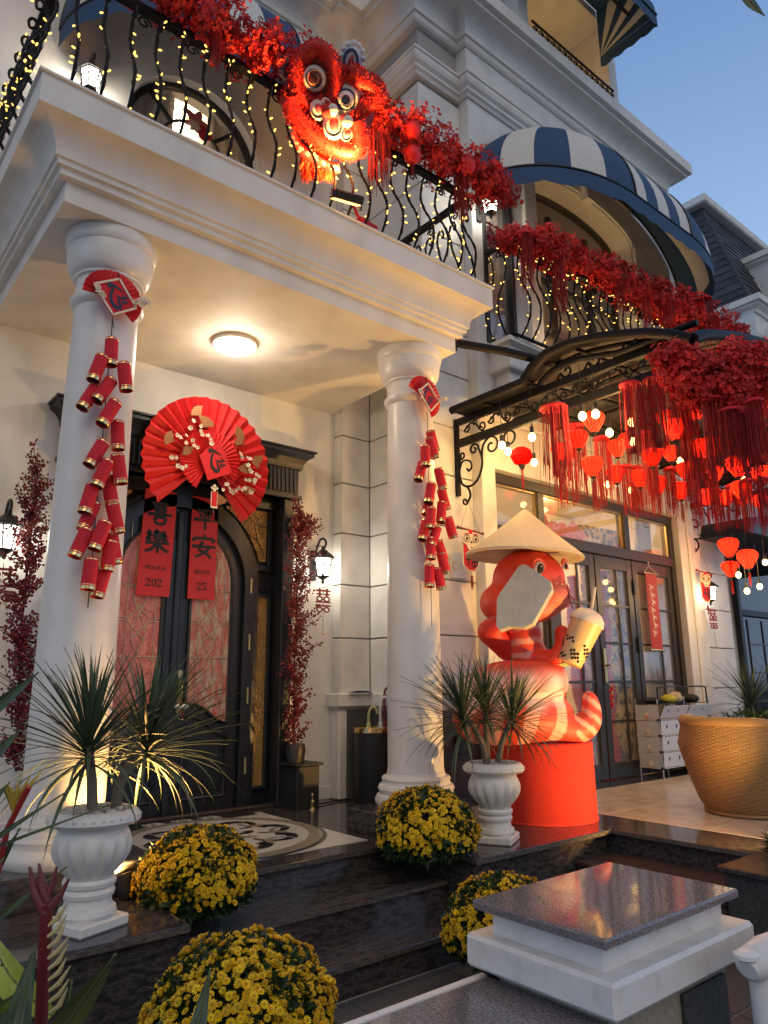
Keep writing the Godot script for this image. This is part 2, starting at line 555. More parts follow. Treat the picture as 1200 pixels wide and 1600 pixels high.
# blends capsules [a, b, ra, rb] and ellipsoids [centre, radii] into one skin: smooth minimum on a grid, then surface nets
func skin(g: G, items: Array, cell: float, k: float, colf: Callable) -> void:
	var lo := Vector3.ONE * 1e9
	var hi := -lo
	for it in items:
		if it.size() == 4:
			for e in 2:
				var r: float = it[2 + e]
				lo = lo.min(it[e] - Vector3.ONE * r)
				hi = hi.max(it[e] + Vector3.ONE * r)
		else:
			lo = lo.min(it[0] - it[1])
			hi = hi.max(it[0] + it[1])
	lo -= Vector3.ONE * cell * 3
	hi += Vector3.ONE * cell * 3
	var nx := int((hi.x - lo.x) / cell) + 1
	var ny := int((hi.y - lo.y) / cell) + 1
	var nz := int((hi.z - lo.z) / cell) + 1
	var f := PackedFloat32Array()
	f.resize(nx * ny * nz)
	f.fill(1.0)
	for it in items:
		var bl: Vector3
		var bh: Vector3
		var cap: bool = it.size() == 4
		if cap:
			bl = (it[0] - Vector3.ONE * it[2]).min(it[1] - Vector3.ONE * it[3])
			bh = (it[0] + Vector3.ONE * it[2]).max(it[1] + Vector3.ONE * it[3])
		else:
			bl = it[0] - it[1]
			bh = it[0] + it[1]
		var m := k + cell * 2
		var i0 := maxi(0, int((bl.x - m - lo.x) / cell))
		var i1 := mini(nx - 1, int((bh.x + m - lo.x) / cell) + 1)
		var j0 := maxi(0, int((bl.y - m - lo.y) / cell))
		var j1 := mini(ny - 1, int((bh.y + m - lo.y) / cell) + 1)
		var k0 := maxi(0, int((bl.z - m - lo.z) / cell))
		var k1 := mini(nz - 1, int((bh.z + m - lo.z) / cell) + 1)
		var a: Vector3 = it[0]
		var ab: Vector3 = (it[1] - it[0]) if cap else Vector3.ZERO
		var l2 := maxf(ab.length_squared(), 1e-9)
		for iz in range(k0, k1 + 1):
			for iy in range(j0, j1 + 1):
				var row := (iz * ny + iy) * nx
				for ix in range(i0, i1 + 1):
					var p := lo + Vector3(ix, iy, iz) * cell
					var d: float
					if cap:
						var t := clampf((p - a).dot(ab) / l2, 0, 1)
						d = (p - a - ab * t).length() - lerpf(it[2], it[3], t)
					else:
						var q: Vector3 = (p - a) / it[1]
						var ln := q.length()
						d = (ln - 1.0) * ln / maxf(0.001, (q / it[1]).length()) if ln > 0.001 else -0.1
					var o := f[row + ix]
					var h := maxf(k - absf(o - d), 0.0) / k
					f[row + ix] = minf(o, d) - h * h * k * 0.25
	var idx := PackedInt32Array()
	idx.resize(nx * ny * nz)
	idx.fill(-1)
	var vs := PackedVector3Array()
	for iz in nz - 1:
		for iy in ny - 1:
			for ix in nx - 1:
				var b := (iz * ny + iy) * nx + ix
				var s := 0.0
				var acc := Vector3.ZERO
				var inn := 0
				for c in 8:
					if f[b + (c & 1) + ((c >> 1) & 1) * nx + (c >> 2) * nx * ny] < 0.0:
						inn += 1
				if inn == 0 or inn == 8:
					continue
				for e in 12:
					var ax := e >> 2
					var u := e & 1
					var w := (e >> 1) & 1
					var c0 := Vector3i.ZERO
					c0[(ax + 1) % 3] = u
					c0[(ax + 2) % 3] = w
					var c1 := c0
					c1[ax] = 1
					var f0 := f[b + c0.x + c0.y * nx + c0.z * nx * ny]
					var f1 := f[b + c1.x + c1.y * nx + c1.z * nx * ny]
					if (f0 < 0.0) != (f1 < 0.0):
						acc += Vector3(c0).lerp(Vector3(c1), f0 / (f0 - f1))
						s += 1.0
				idx[b] = vs.size()
				vs.append(lo + (Vector3(ix, iy, iz) + acc / s) * cell)
	g.sm(true)
	var put := func(q: Array) -> void:
		var o := [q[0], q[1], q[2], q[0], q[2], q[3]]
		for i in [0, 2, 1, 3, 5, 4]:
			var p: Vector3 = vs[o[i]]
			g.c = colf.call(p)
			g.v(p)
	for iz in range(1, nz - 1):
		for iy in range(1, ny - 1):
			for ix in range(1, nx - 1):
				var b := (iz * ny + iy) * nx + ix
				var neg := f[b] < 0.0
				for ax in 3:
					var st: int = [1, nx, nx * ny][ax]
					if neg == (f[b + st] < 0.0):
						continue
					var s1: int = [1, nx, nx * ny][(ax + 1) % 3]
					var s2: int = [1, nx, nx * ny][(ax + 2) % 3]
					var q := [idx[b - s1 - s2], idx[b - s2], idx[b], idx[b - s1]]
					if q.has(-1):
						continue
					if not neg:
						q.reverse()
					put.call(q)

func _ready() -> void:
	rng.seed = 7
	# camera
	var cam := Camera3D.new()
	cam.name = "camera"
	add_child(cam)
	cam.position = Vector3(0, 1.45, 0)
	cam.rotation_degrees = Vector3(13.17, -39.55, -0.40)
	cam.fov = 70.5
	cam.near = 0.05
	cam.far = 300.0
	cam.current = true
	# dusk sky, exposure
	var env := Environment.new()
	var sky := Sky.new()
	var sm := ProceduralSkyMaterial.new()
	sm.sky_top_color = lin(.018, .078, .21)
	sm.sky_horizon_color = lin(.41, .55, .76)
	sm.sky_curve = 0.45
	sm.ground_horizon_color = lin(.20, .22, .25)
	sm.ground_bottom_color = lin(.06, .06, .065)
	sm.sun_angle_max = 1.0
	sm.sky_energy_multiplier = 1.0
	sky.sky_material = sm
	env.background_mode = Environment.BG_SKY
	env.sky = sky
	env.background_energy_multiplier = 1.4
	env.tonemap_mode = Environment.TONE_MAPPER_LINEAR
	env.tonemap_exposure = 1.35
	env.sdfgi_enabled = true
	env.ssao_enabled = true
	env.ssil_enabled = true
	var we := WorldEnvironment.new()
	we.name = "environment"
	we.environment = env
	add_child(we)
	var sun := DirectionalLight3D.new()   # the last light of a sun below the roofs
	sun.name = "sun"
	sun.light_energy = 0.15
	sun.light_color = Color(1.0, 0.93, 0.86)
	sun.light_angular_distance = 40.0
	sun.rotation_degrees = Vector3(-38, -28, 0)
	sun.shadow_enabled = true
	add_child(sun)
	make_materials()
	build_ground()
	build_house()
	build_portico()
	build_front_door()
	build_shop_front()
	build_upper()
	build_neighbour()
	build_canopy()
	build_lamps()
	build_balconies()
	build_garlands()
	build_lion()
	build_columns_decor()
	build_door_decor()
	build_statue()
	build_pots()
	build_mums()
	build_porch_things()
	build_terrace_things()
	build_lanterns()
	build_foreground()




const P := 0.45

func face_panels(o: Node3D, mt: Material, a: Vector3, along: Vector3, out: Vector3, w0: float, w1: float, ys: Array, called := "panel", gap := 0.012, th := 0.03) -> void:
	for i in ys.size() - 1:
		var g := G.new()
		var b := Basis(along, Vector3.UP, along.cross(Vector3.UP))
		g.box(a + along * (w0 + w1) * 0.5 + out * th * 0.5 + Vector3.UP * (ys[i] + ys[i + 1]) * 0.5, Vector3(w1 - w0 - 0.004, ys[i + 1] - ys[i] - gap, th), b, 0.005)
		part(called, g, mt, o)

func build_ground() -> void:
	struct("ground", G.new().bb(Vector3(-120, -0.4, -120), Vector3(120, -0.014, 120)), M.paver)
	# granite pavers in front of the steps
	var pav := struct("pavement", G.new().bb(Vector3(-3.0, -0.013, -3.1), Vector3(4.0, -0.006, 0.8)), M.joint)
	for i in 7:
		for j in 4:
			var g := G.new()
			var x0 := -0.2 + i * 0.62
			var z0 := -3.06 + j * 0.62
			g.bb(Vector3(x0, -0.02, z0), Vector3(x0 + 0.612, 0.0, z0 + 0.612), 0.003)
			part("paver", g, M.paver, pav)
	# porch floor
	var pf := struct("porch_floor", G.new().bb(Vector3(0.3, 0.0, -6.6), Vector3(3.27, 0.417, -3.80)), M.marble)
	part("floor_slab", G.new().bb(Vector3(0.3, 0.42, -5.56), Vector3(4.32, P, -3.78), 0.006), M.marble, pf)
	part("slab_edge", G.new().bb(Vector3(1.53, 0.4215, -3.7795), Vector3(3.26, 0.4475, -3.777)), M.marble_edge, pf)
	# three steps
	for s in [[0.30, -3.39], [0.15, -3.06]]:
		var st := struct("step", G.new().bb(Vector3(1.50, 0.0, -3.81), Vector3(3.28, s[0] - 0.032, s[1] - 0.02)), M.marble)
		part("tread", G.new().bb(Vector3(1.50, s[0] - 0.03, -3.80), Vector3(3.28, s[0], s[1]), 0.006), M.marble, st)
		part("nosing_edge", G.new().bb(Vector3(1.53, s[0] - 0.026, s[1] + 0.0005), Vector3(3.26, s[0] - 0.005, s[1] + 0.003)), M.marble_edge, st)
		for k in 3:
			part("groove_strip", G.new().bb(Vector3(1.54, s[0] - 0.002, s[1] - 0.035 - k * 0.03), Vector3(3.25, s[0] + 0.0012, s[1] - 0.028 - k * 0.03)), M.marble_edge, st)
	# wing walls either side of the steps
	var wl := struct("terrace_wing", G.new().bb(Vector3(-1.2, 0.0, -5.5), Vector3(1.49, 0.417, -3.19)), M.marble)
	part("wing_slab", G.new().bb(Vector3(-1.2, 0.42, -5.5), Vector3(1.52, P + 0.001, -3.15), 0.006), M.marble, wl)
	part("slab_edge", G.new().bb(Vector3(-1.2, 0.4215, -3.1495), Vector3(1.515, 0.4475, -3.1465)), M.marble_edge, wl)
	part("slab_edge", G.new().bb(Vector3(1.5205, 0.4215, -3.78), Vector3(1.5235, 0.4475, -3.155)), M.marble_edge, wl)
	var wr := struct("terrace_wing", G.new().bb(Vector3(3.29, 0.0, -4.7), Vector3(4.60, 0.417, -3.19)), M.marble)
	part("wing_slab", G.new().bb(Vector3(3.26, 0.42, -4.62), Vector3(4.615, P + 0.001, -3.14), 0.006), M.marble, wr)
	part("slab_edge", G.new().bb(Vector3(3.262, 0.4215, -3.1395), Vector3(4.613, 0.4475, -3.1365)), M.marble_edge, wr)
	# terrace: marble border, beige tiles
	var te := struct("terrace_floor", G.new().bb(Vector3(4.64, 0.0, -7.5), Vector3(16, 0.42, 0.8)), M.marble)
	part("border_slab", G.new().bb(Vector3(4.62, 0.422, -4.62), Vector3(5.05, P, -3.18), 0.005), M.marble, te)
	part("border_slab", G.new().bb(Vector3(4.60, 0.422, -3.176), Vector3(5.05, P, -1.4), 0.005), M.marble, te)
	part("border_slab", G.new().bb(Vector3(4.60, 0.422, -1.396), Vector3(5.05, P, 0.8), 0.005), M.marble, te)
	part("border_edge", G.new().bb(Vector3(4.5965, 0.4235, -3.17), Vector3(4.5995, 0.4475, 0.8)), M.marble_edge, te)
	part("threshold_slab", G.new().bb(Vector3(5.06, 0.422, -4.66), Vector3(9.0, P, -4.30), 0.005), M.marble, te)
	for i in 9:
		for j in 7:
			var x0 := 5.055 + i * 0.8
			var z0 := -4.295 + j * 0.8
			part("floor_tile", G.new().bb(Vector3(x0 + 0.002, 0.423, z0 + 0.002), Vector3(x0 + 0.797, P + 0.0008, z0 + 0.797), 0.003), M.beige_tile, te)
	# steps up to the terrace, between the wing and the planter
	for s in [[0.30, 4.22], [0.15, 3.86]]:
		var st2 := struct("step", G.new().bb(Vector3(s[1] + 0.02, 0.0, -3.17), Vector3(4.63, s[0] - 0.032, -2.19)), M.marble)
		part("tread", G.new().bb(Vector3(s[1], s[0] - 0.03, -3.17), Vector3(4.63, s[0], -2.19), 0.006), M.brownstone, st2)
		for k in 3:
			part("groove_strip", G.new().bb(Vector3(s[1] + 0.028 + k * 0.03, s[0] - 0.002, -3.16), Vector3(s[1] + 0.034 + k * 0.03, s[0] + 0.0012, -2.2)), M.marble_edge, st2)
	# planter box at the right
	var pl := struct("planter_wall", G.new().bb(Vector3(4.18, 0.0, -2.15), Vector3(4.63, 0.417, 0.8)), M.slate_plaque)
	part("planter_slab", G.new().bb(Vector3(4.15, 0.42, -2.18), Vector3(4.597, P + 0.002, 0.8), 0.006), M.marble, pl)

func build_house() -> void:
	var w := thing("house_wall", "cream plastered house wall behind the porch with the black arched door", "wall")
	var b := G.new()
	b.bb(Vector3(-4, 0.0, -5.85), Vector3(1.45, 9.5, -5.551))
	b.bb(Vector3(3.47, 0.0, -5.85), Vector3(4.3, 9.5, -5.551))
	b.bb(Vector3(1.45, 3.2, -5.85), Vector3(3.47, 5.9, -5.551))
	b.bb(Vector3(1.45, 7.35, -5.85), Vector3(3.47, 9.5, -5.551))
	b.bb(Vector3(1.45, 5.9, -5.85), Vector3(1.52, 7.35, -5.551))
	b.bb(Vector3(3.20, 5.9, -5.85), Vector3(3.47, 7.35, -5.551))
	part("wall", b, M.plaster, w)
	part("skirting", G.new().bb(Vector3(3.45, P, -5.549), Vector3(3.95, P + 0.11, -5.535), 0.004), M.plaster2, w)
	part("skirting", G.new().bb(Vector3(-3, P, -5.549), Vector3(1.42, P + 0.11, -5.535), 0.004), M.plaster2, w)
	# rusticated pier between porch and shop
	var pr := thing("corner_pier", "grooved cream wall pier stepping out between the porch and the shop front", "wall pier")
	var ys := [1.34, 1.84, 2.33, 2.82, 3.31, 3.79, 4.33, 4.8, 5.3, 5.8, 6.3, 6.8, 7.5]
	part("pier_body", G.new().bb(Vector3(3.98, 0.0, -5.9), Vector3(6.0, 8.9, -5.45)).bb(Vector3(4.325, 0.0, -5.45), Vector3(6.0, 8.9, -4.63)), M.joint, pr)
	face_panels(pr, M.plaster2, Vector3(3.98, 0, -5.55), Vector3(0, 0, 1), Vector3(-1, 0, 0), 0.0, 0.13, ys)
	face_panels(pr, M.plaster2, Vector3(3.95, 0, -5.45), Vector3(1, 0, 0), Vector3(0, 0, 1), 0.0, 0.345, ys)
	face_panels(pr, M.plaster2, Vector3(4.325, 0, -5.42), Vector3(0, 0, 1), Vector3(-1, 0, 0), 0.0, 0.82, ys)
	face_panels(pr, M.plaster2, Vector3(4.295, 0, -4.63), Vector3(1, 0, 0), Vector3(0, 0, 1), 0.0, 0.605, ys)
	face_panels(pr, M.plaster2, Vector3(4.325, 0, -4.63), Vector3(1, 0, 0), Vector3(0, 0, 1), 0.0, 0.575, [1.20, 1.34], "base_course")
	part("base_cladding", G.new().bb(Vector3(4.295, P, -4.63), Vector3(4.90, 1.197, -4.592), 0.004), M.brownstone, pr)
	part("base_cladding", G.new().bb(Vector3(4.287, P, -5.40), Vector3(4.325, 1.197, -4.634), 0.004), M.granite_side, pr)
	part("base_cladding", G.new().bb(Vector3(4.03, P, -5.448), Vector3(4.285, 1.20, -5.405), 0.004), M.granite_side, pr)
	part("base_post", G.new().bb(Vector3(3.93, P, -5.55), Vector3(4.025, 1.20, -5.405), 0.012), M.plaster, pr)
	# moulded cap of the pier base
	var cap := [Vector2(0, 0), Vector2(0.03, 0.02), Vector2(0.05, 0.035), Vector2(0.06, 0.04), Vector2(0.06, 0.14), Vector2(0.05, 0.15), Vector2(-0.05, 0.15), Vector2(-0.05, 0)]
	part("base_cap", G.new().mould(cap, [Vector3(3.945, 1.20, -5.55), Vector3(3.945, 1.20, -5.42), Vector3(4.29, 1.20, -5.42), Vector3(4.29, 1.20, -4.62)]), M.plaster, pr)

func build_portico() -> void:
	var po := thing("portico", "cream portico roof with moulded cornice carried by two columns over the porch", "portico")
	var prof := [Vector2(0, 0), Vector2(0, 0.125), Vector2(0.045, 0.127), Vector2(0.045, 0.16), Vector2(0.052, 0.168), Vector2(0.068, 0.17), Vector2(0.07, 0.2), Vector2(0.085, 0.205)]
	for i in 7:
		var a := PI * 0.5 * i / 6.0
		prof.append(Vector2(0.085 + 0.13 * (1.0 - cos(a)) * 0.92, 0.207 + 0.165 * sin(a) * 0.98))
	prof.append_array([Vector2(0.222, 0.372), Vector2(0.222, 0.545), Vector2(0.238, 0.547), Vector2(0.238, 0.56), Vector2(-0.25, 0.56), Vector2(-0.25, 0)])
	part("cornice", G.new().mould(prof, [Vector3(0.87, 4.03, -5.55), Vector3(0.87, 4.03, -3.79), Vector3(3.89, 4.03, -3.79), Vector3(3.89, 4.03, -5.42)]), M.plaster, po)
	part("soffit", G.new().bb(Vector3(1.12, 4.033, -5.55), Vector3(3.64, 4.2, -4.04)).bb(Vector3(3.64, 4.033, -5.55), Vector3(3.94, 4.2, -5.42)), M.plaster, po)
	part("balcony_floor", G.new().bb(Vector3(1.12, 4.2, -5.55), Vector3(3.64, 4.585, -4.04)), M.stone_beige, po)
	var pad := 0.15
	var k := 0
	for x in [1.23, 3.63]:
		var c := thing("column", ["white round column left of the door hung with a string of red firecrackers, its lower part warmly lit", "white round column right of the door with palm shadows on its shaft"][k], "column", Vector3(x, P, -4.06), 0.0, "columns of the portico")
		part("plinth", G.new().bb(Vector3(-0.41, 0.0, -0.26), Vector3(0.41, pad, 0.285), 0.006), M.marble, c)
		var pf := [Vector2(0.0, pad), Vector2(0.275, pad), Vector2(0.29, pad + 0.025), Vector2(0.292, pad + 0.05), Vector2(0.278, pad + 0.078), Vector2(0.262, pad + 0.085), Vector2(0.262, pad + 0.1), Vector2(0.272, pad + 0.12), Vector2(0.262, pad + 0.145), Vector2(0.245, pad + 0.15), Vector2(0.24, pad + 0.168), Vector2(0.246, pad + 0.185), Vector2(0.235, pad + 0.2), Vector2(0.212, pad + 0.205), Vector2(0.205, pad + 0.23)]
		part("base", G.new().lathe(pf, 48), M.column, c)
		var sh := [Vector2(0.204, pad + 0.231)]
		for i in 13:
			var t := i / 12.0
			sh.append(Vector2(0.2 - 0.022 * pow(t, 1.6), lerpf(pad + 0.26, 3.12, t)))
		part("shaft", G.new().lathe(sh, 48), M.column, c)
		var cp := [Vector2(0.178, 3.12), Vector2(0.196, 3.135), Vector2(0.206, 3.155), Vector2(0.206, 3.175), Vector2(0.195, 3.19), Vector2(0.184, 3.2), Vector2(0.18, 3.3), Vector2(0.196, 3.305), Vector2(0.199, 3.32), Vector2(0.208, 3.325), Vector2(0.228, 3.36), Vector2(0.24, 3.4), Vector2(0.246, 3.45), Vector2(0.246, 3.49), Vector2(0.256, 3.5), Vector2(0.262, 3.53), Vector2(0.262, 3.579)]
		part("capital", G.new().lathe(cp, 48), M.column, c)
		k += 1
	# ceiling lamp
	var cl := thing("ceiling_lamp", "round white glowing ceiling lamp under the portico", "ceiling light", Vector3(2.42, 4.03, -4.74))
	part("rim", G.new().lathe([Vector2(0, 0), Vector2(0.17, 0), Vector2(0.17, -0.028), Vector2(0.155, -0.03), Vector2(0, -0.03)], 40), M.white, cl)
	var gm := glow(Color(1.0, 0.95, 0.86), 7.0)
	part("diffuser", G.new().lathe([Vector2(0.155, -0.031), Vector2(0.154, -0.045), Vector2(0.13, -0.058), Vector2(0.07, -0.064), Vector2(0.0, -0.066)], 40), gm, cl)
	var l := lamp(Vector3(0, -0.12, 0), 0.34, Color(1.0, 0.93, 0.82), 0.14, "light", cl)
	l.set_meta("kind", "light")

func build_shop_front() -> void:
	var s := thing("shop_bay", "cream wall bay around the glazed shop doors below the canopy", "wall")
	var B := -4.48
	var g := G.new()
	g.bb(Vector3(4.90, 0, -4.86), Vector3(5.09, 4.40, B), 0.004)
	g.bb(Vector3(8.45, 0, -4.86), Vector3(8.92, 4.40, B), 0.004)
	g.bb(Vector3(5.09, 3.44, -4.86), Vector3(8.45, 4.40, B - 0.001))
	part("bay_wall", g, M.plaster2, s)
	part("wall_strip", G.new().bb(Vector3(8.62, P, B), Vector3(8.70, 3.9, B + 0.02), 0.006), M.plaster, s)
	for y in [3.62, 3.95]:
		part("frieze_panel", G.new().bb(Vector3(5.1, y, B - 0.001), Vector3(8.44, y + 0.3, B + 0.014), 0.005), M.plaster2, s)
	var wr := thing("side_wall", "grey plastered wall right of the shop doors with a lantern on it", "wall")
	part("wall", G.new().bb(Vector3(8.925, 0, -5.9), Vector3(9.85, 8.0, -4.63)), M.joint, wr)
	face_panels(wr, M.plaster2, Vector3(8.925, 0, -4.63), Vector3(1, 0, 0), Vector3(0, 0, 1), 0.0, 0.92, [0.45, 1.34, 1.84, 2.33, 2.82, 3.31, 3.79, 4.33, 4.8, 5.3, 5.8])
	# recess wall with a dark glazed door farther right
	var fr := thing("recess_wall", "blue-grey wall with a dark glazed door at the right edge", "wall")
	part("wall", G.new().bb(Vector3(9.85, 0, -5.8), Vector3(15, 6.0, -5.5)), M.plaster2, fr)
	part("pilaster", G.new().bb(Vector3(10.85, P, -5.5), Vector3(11.45, 3.6, -5.42), 0.01), M.plaster2, fr)
	var fd := thing("garden_door", "dark glazed garden door reflecting lamps at the right edge", "door", Vector3(11.9, P, -5.49))
	part("frame", G.new().bb(Vector3(-0.05, 0, 0), Vector3(0.05, 3.0, 0.09), 0.008).bb(Vector3(1.65, 0, 0), Vector3(1.75, 3.0, 0.09), 0.008).bb(Vector3(0.05, 2.9, 0), Vector3(1.65, 3.0, 0.088), 0.008).bb(Vector3(0.05, 2.0, 0), Vector3(1.65, 2.1, 0.088), 0.008), M.black, fd)
	var dg := mat(lin(.012, .014, .018), 0.06)
	for q in [[0.06, 0.1, 1.64, 1.99], [0.06, 2.11, 1.64, 2.89]]:
		part("pane", G.new().bb(Vector3(q[0], q[1], 0.01), Vector3(q[2], q[3], 0.03)), dg, fd)
	for x in [0.3, 0.83, 1.36]:
		part("glazing_bar", G.new().bb(Vector3(x - 0.012, 0.2, 0.031), Vector3(x + 0.012, 1.95, 0.045)), M.bronze, fd)
	for y in [0.65, 1.1, 1.55]:
		part("glazing_bar", G.new().bb(Vector3(0.3, y - 0.012, 0.032), Vector3(1.36, y + 0.012, 0.044)), M.bronze, fd)
	build_shop_doors()

func build_shop_doors() -> void:
	var D := -4.62
	var d := thing("shop_doors", "bronze framed glazed double doors of the shop with side lights and transom", "door")
	var x0 := 5.09
	var x1 := 8.45
	var f := G.new()
	f.bb(Vector3(x0, 3.34, D - 0.06), Vector3(x1, 3.44, D + 0.06), 0.006)
	f.bb(Vector3(x0, 2.80, D - 0.06), Vector3(x1, 2.92, D + 0.06), 0.006)
	f.bb(Vector3(x0, P, D - 0.06), Vector3(x0 + 0.08, 3.34, D + 0.058), 0.006)
	f.bb(Vector3(x1 - 0.08, P, D - 0.06), Vector3(x1, 3.34, D + 0.058), 0.006)
	for x in [5.87, 7.43]:
		f.bb(Vector3(x - 0.05, 2.92, D - 0.055), Vector3(x + 0.05, 3.34, D + 0.055), 0.006)
	for x in [5.97]:
		f.bb(Vector3(x - 0.05, P, D - 0.055), Vector3(x + 0.05, 2.80, D + 0.055), 0.006)
	part("frame", f, M.bronze, d)
	for q in [[5.17, 5.82], [5.92, 7.38], [7.48, 8.37]]:
		part("transom_pane", G.new().bb(Vector3(q[0], 2.925, D - 0.006), Vector3(q[1], 3.335, D + 0.004)), M.pane, d)
		part("transom_bead", G.new().bb(Vector3(q[0], 3.32, D + 0.005), Vector3(q[1], 3.338, D + 0.03)).bb(Vector3(q[1] - 0.02, 2.925, D + 0.005), Vector3(q[1], 3.318, D + 0.03)), M.brass, d)
	var leaves := [[5.17, 5.92, 0.05], [6.03, 6.76, 0.10], [6.78, 7.49, 0.10], [7.51, 8.37, 0.09]]
	for lf in leaves:
		var a: float = lf[0]
		var b: float = lf[1]
		var s: float = lf[2]
		var g := G.new()
		g.bb(Vector3(a, P + 0.01, D - 0.03), Vector3(a + s, 2.795, D + 0.03), 0.004).bb(Vector3(b - s, P + 0.01, D - 0.03), Vector3(b, 2.795, D + 0.03), 0.004)
		g.bb(Vector3(a + s, P + 0.01, D - 0.028), Vector3(b - s, P + 0.16, D + 0.028)).bb(Vector3(a + s, 2.66, D - 0.028), Vector3(b - s, 2.795, D + 0.028))
		part("door_leaf", g, M.bronze, d)
		part("pane", G.new().bb(Vector3(a + s, P + 0.16, D - 0.005), Vector3(b - s, 2.66, D + 0.005)), M.pane, d)
		var n := 2
		var bars := G.new()
		for k in range(1, 5):
			var y := lerpf(P + 0.16, 2.66, k / 5.0)
			part("glazing_bar", G.new().bb(Vector3(a + s, y - 0.013, D + 0.006), Vector3(b - s, y + 0.013, D + 0.02)), M.bronze, d)
		for k in range(1, n):
			var x := lerpf(a + s, b - s, 0.62)
			part("glazing_bar", G.new().bb(Vector3(x - 0.013, P + 0.16, D + 0.0065), Vector3(x + 0.013, 2.66, D + 0.022)), M.bronze, d)
	for y in [0.9, 1.75, 2.4]:
		for x in [7.50, 8.38]:
			part("hinge", G.new().bb(Vector3(x - 0.02, y, D + 0.03), Vector3(x + 0.02, y + 0.17, D + 0.055), 0.004), M.black, d)
	var h := part("handle", G.new().bb(Vector3(6.80, 1.42, D + 0.03), Vector3(6.85, 1.78, D + 0.045), 0.004).bar(Vector3(6.825, 1.6, D + 0.04), Vector3(6.825, 1.6, D + 0.09), 0.02, 0.02).bar(Vector3(6.82, 1.6, D + 0.09), Vector3(6.95, 1.6, D + 0.09), 0.02, 0.02), M.brass, d)
	# the lit room behind the glass
	var r := thing("shop_room", "warm lit shop room seen through the glazed doors", "room")
	var rm := G.new()
	rm.bb(Vector3(4.95, P - 0.2, -8.6), Vector3(8.9, P - 0.004, -4.66))
	rm.bb(Vector3(4.95, 3.75, -8.6), Vector3(8.9, 3.95, -4.87))
	rm.bb(Vector3(4.8, P, -8.6), Vector3(4.95, 3.75, -4.87))
	rm.bb(Vector3(8.75, P, -8.6), Vector3(8.9, 3.75, -4.87))
	rm.bb(Vector3(4.95, P, -8.75), Vector3(8.75, 3.75, -8.6))
	part("walls", rm, M.room, r)
	part("ceiling_beam", G.new().bb(Vector3(5.0, 3.55, -6.5), Vector3(8.7, 3.74, -6.2), 0.01), M.plaster, r)
	var dn := 0
	for p in [Vector3(5.8, 3.74, -5.6), Vector3(7.3, 3.74, -5.6), Vector3(6.3, 3.74, -7.3), Vector3(8.0, 3.74, -7.0), Vector3(5.3, 3.74, -7.2)]:
		var dl := thing("downlight", ["lit downlight seen through the left transom pane", "lit downlight seen through the right part of the transom", "lit downlight deep in the middle of the shop ceiling", "lit downlight at the back right of the shop ceiling", "lit downlight at the back left of the shop ceiling"][dn], "ceiling light", p, 0.0, "downlights in the shop ceiling")
		dn += 1
		part("diffuser", G.new().lathe([Vector2(0.06, 0), Vector2(0.06, -0.015), Vector2(0, -0.018)], 16), M.bulb_warm, dl)
		lamp(Vector3(0, -0.08, 0), 0.9, Color(1.0, 0.80, 0.55), 0.05, "light", dl)
	# yellow painted screen, white curtains at the right, cabinet
	var scr := thing("painted_screen", "yellow and black painted screen behind the right hand door leaf", "folding screen", Vector3(7.6, P, -5.3), -0.05)
	for i in 2:
		part("screen_panel", G.new().bb(Vector3(-0.1 + i * 0.46, 0.02, 0), Vector3(0.35 + i * 0.46, 2.9, 0.03), 0.004), M.screen_art, scr)
	var cu := thing("curtain", "pale curtain hanging beside the painted screen", "curtain")
	var cg := G.new().sm(true)
	for i in 30:
		var xa := 8.38 + i * 0.011
		var za := -5.05 + 0.035 * sin(i * 1.1)
		var zb := -5.05 + 0.035 * sin((i + 1) * 1.1)
		cg.quad(Vector3(xa, P + 0.05, za), Vector3(xa + 0.011, P + 0.05, zb), Vector3(xa + 0.011, 3.6, zb), Vector3(xa, 3.6, za))
	part("cloth", cg, mat(lin(.62, .60, .52), 0.9), cu)
	var cb := thing("cabinet", "white framed cabinet at the back of the shop room", "cabinet", Vector3(5.9, P, -8.35))
	part("body", G.new().bb(Vector3(-0.7, 0, -0.2), Vector3(0.7, 0.9, 0.2), 0.01), M.white, cb)
	part("door_panel", G.new().bb(Vector3(-0.66, 0.08, 0.2), Vector3(-0.02, 0.86, 0.215), 0.006), M.white, cb)
	part("door_panel", G.new().bb(Vector3(0.02, 0.08, 0.2), Vector3(0.66, 0.86, 0.215), 0.006), M.white, cb)
	# honeycomb paper garlands behind the glass
	for q in [[7.38, 0.5, 2.72], [6.86, 0.55, 2.6]]:
		var hg := thing("honeycomb_garland", ["tall red honeycomb paper garland behind the middle leaf of the shop doors", "red honeycomb paper column behind the snake statue"][0 if q[0] > 7.0 else 1], "paper garland", Vector3(q[0], q[1], -4.95))
		var pf := []
		var y := 0.0
		var hh: float = q[2] - q[1]
		pf.append(Vector2(0.0, 0.0))
		while y < hh:
			pf.append(Vector2(0.05 + 0.055 * absf(sin(y * 4.6 + q[0])), y))
			pf.append(Vector2(0.035 + 0.05 * absf(sin(y * 4.6 + q[0])), y + 0.012))
			y += 0.03
		pf.append(Vector2(0.0, hh))
		part("paper", G.new().lathe(pf, 14), M.red_paper, hg)
	# red paper fans and a welcome of cut flowers behind the transom
	var k := 0
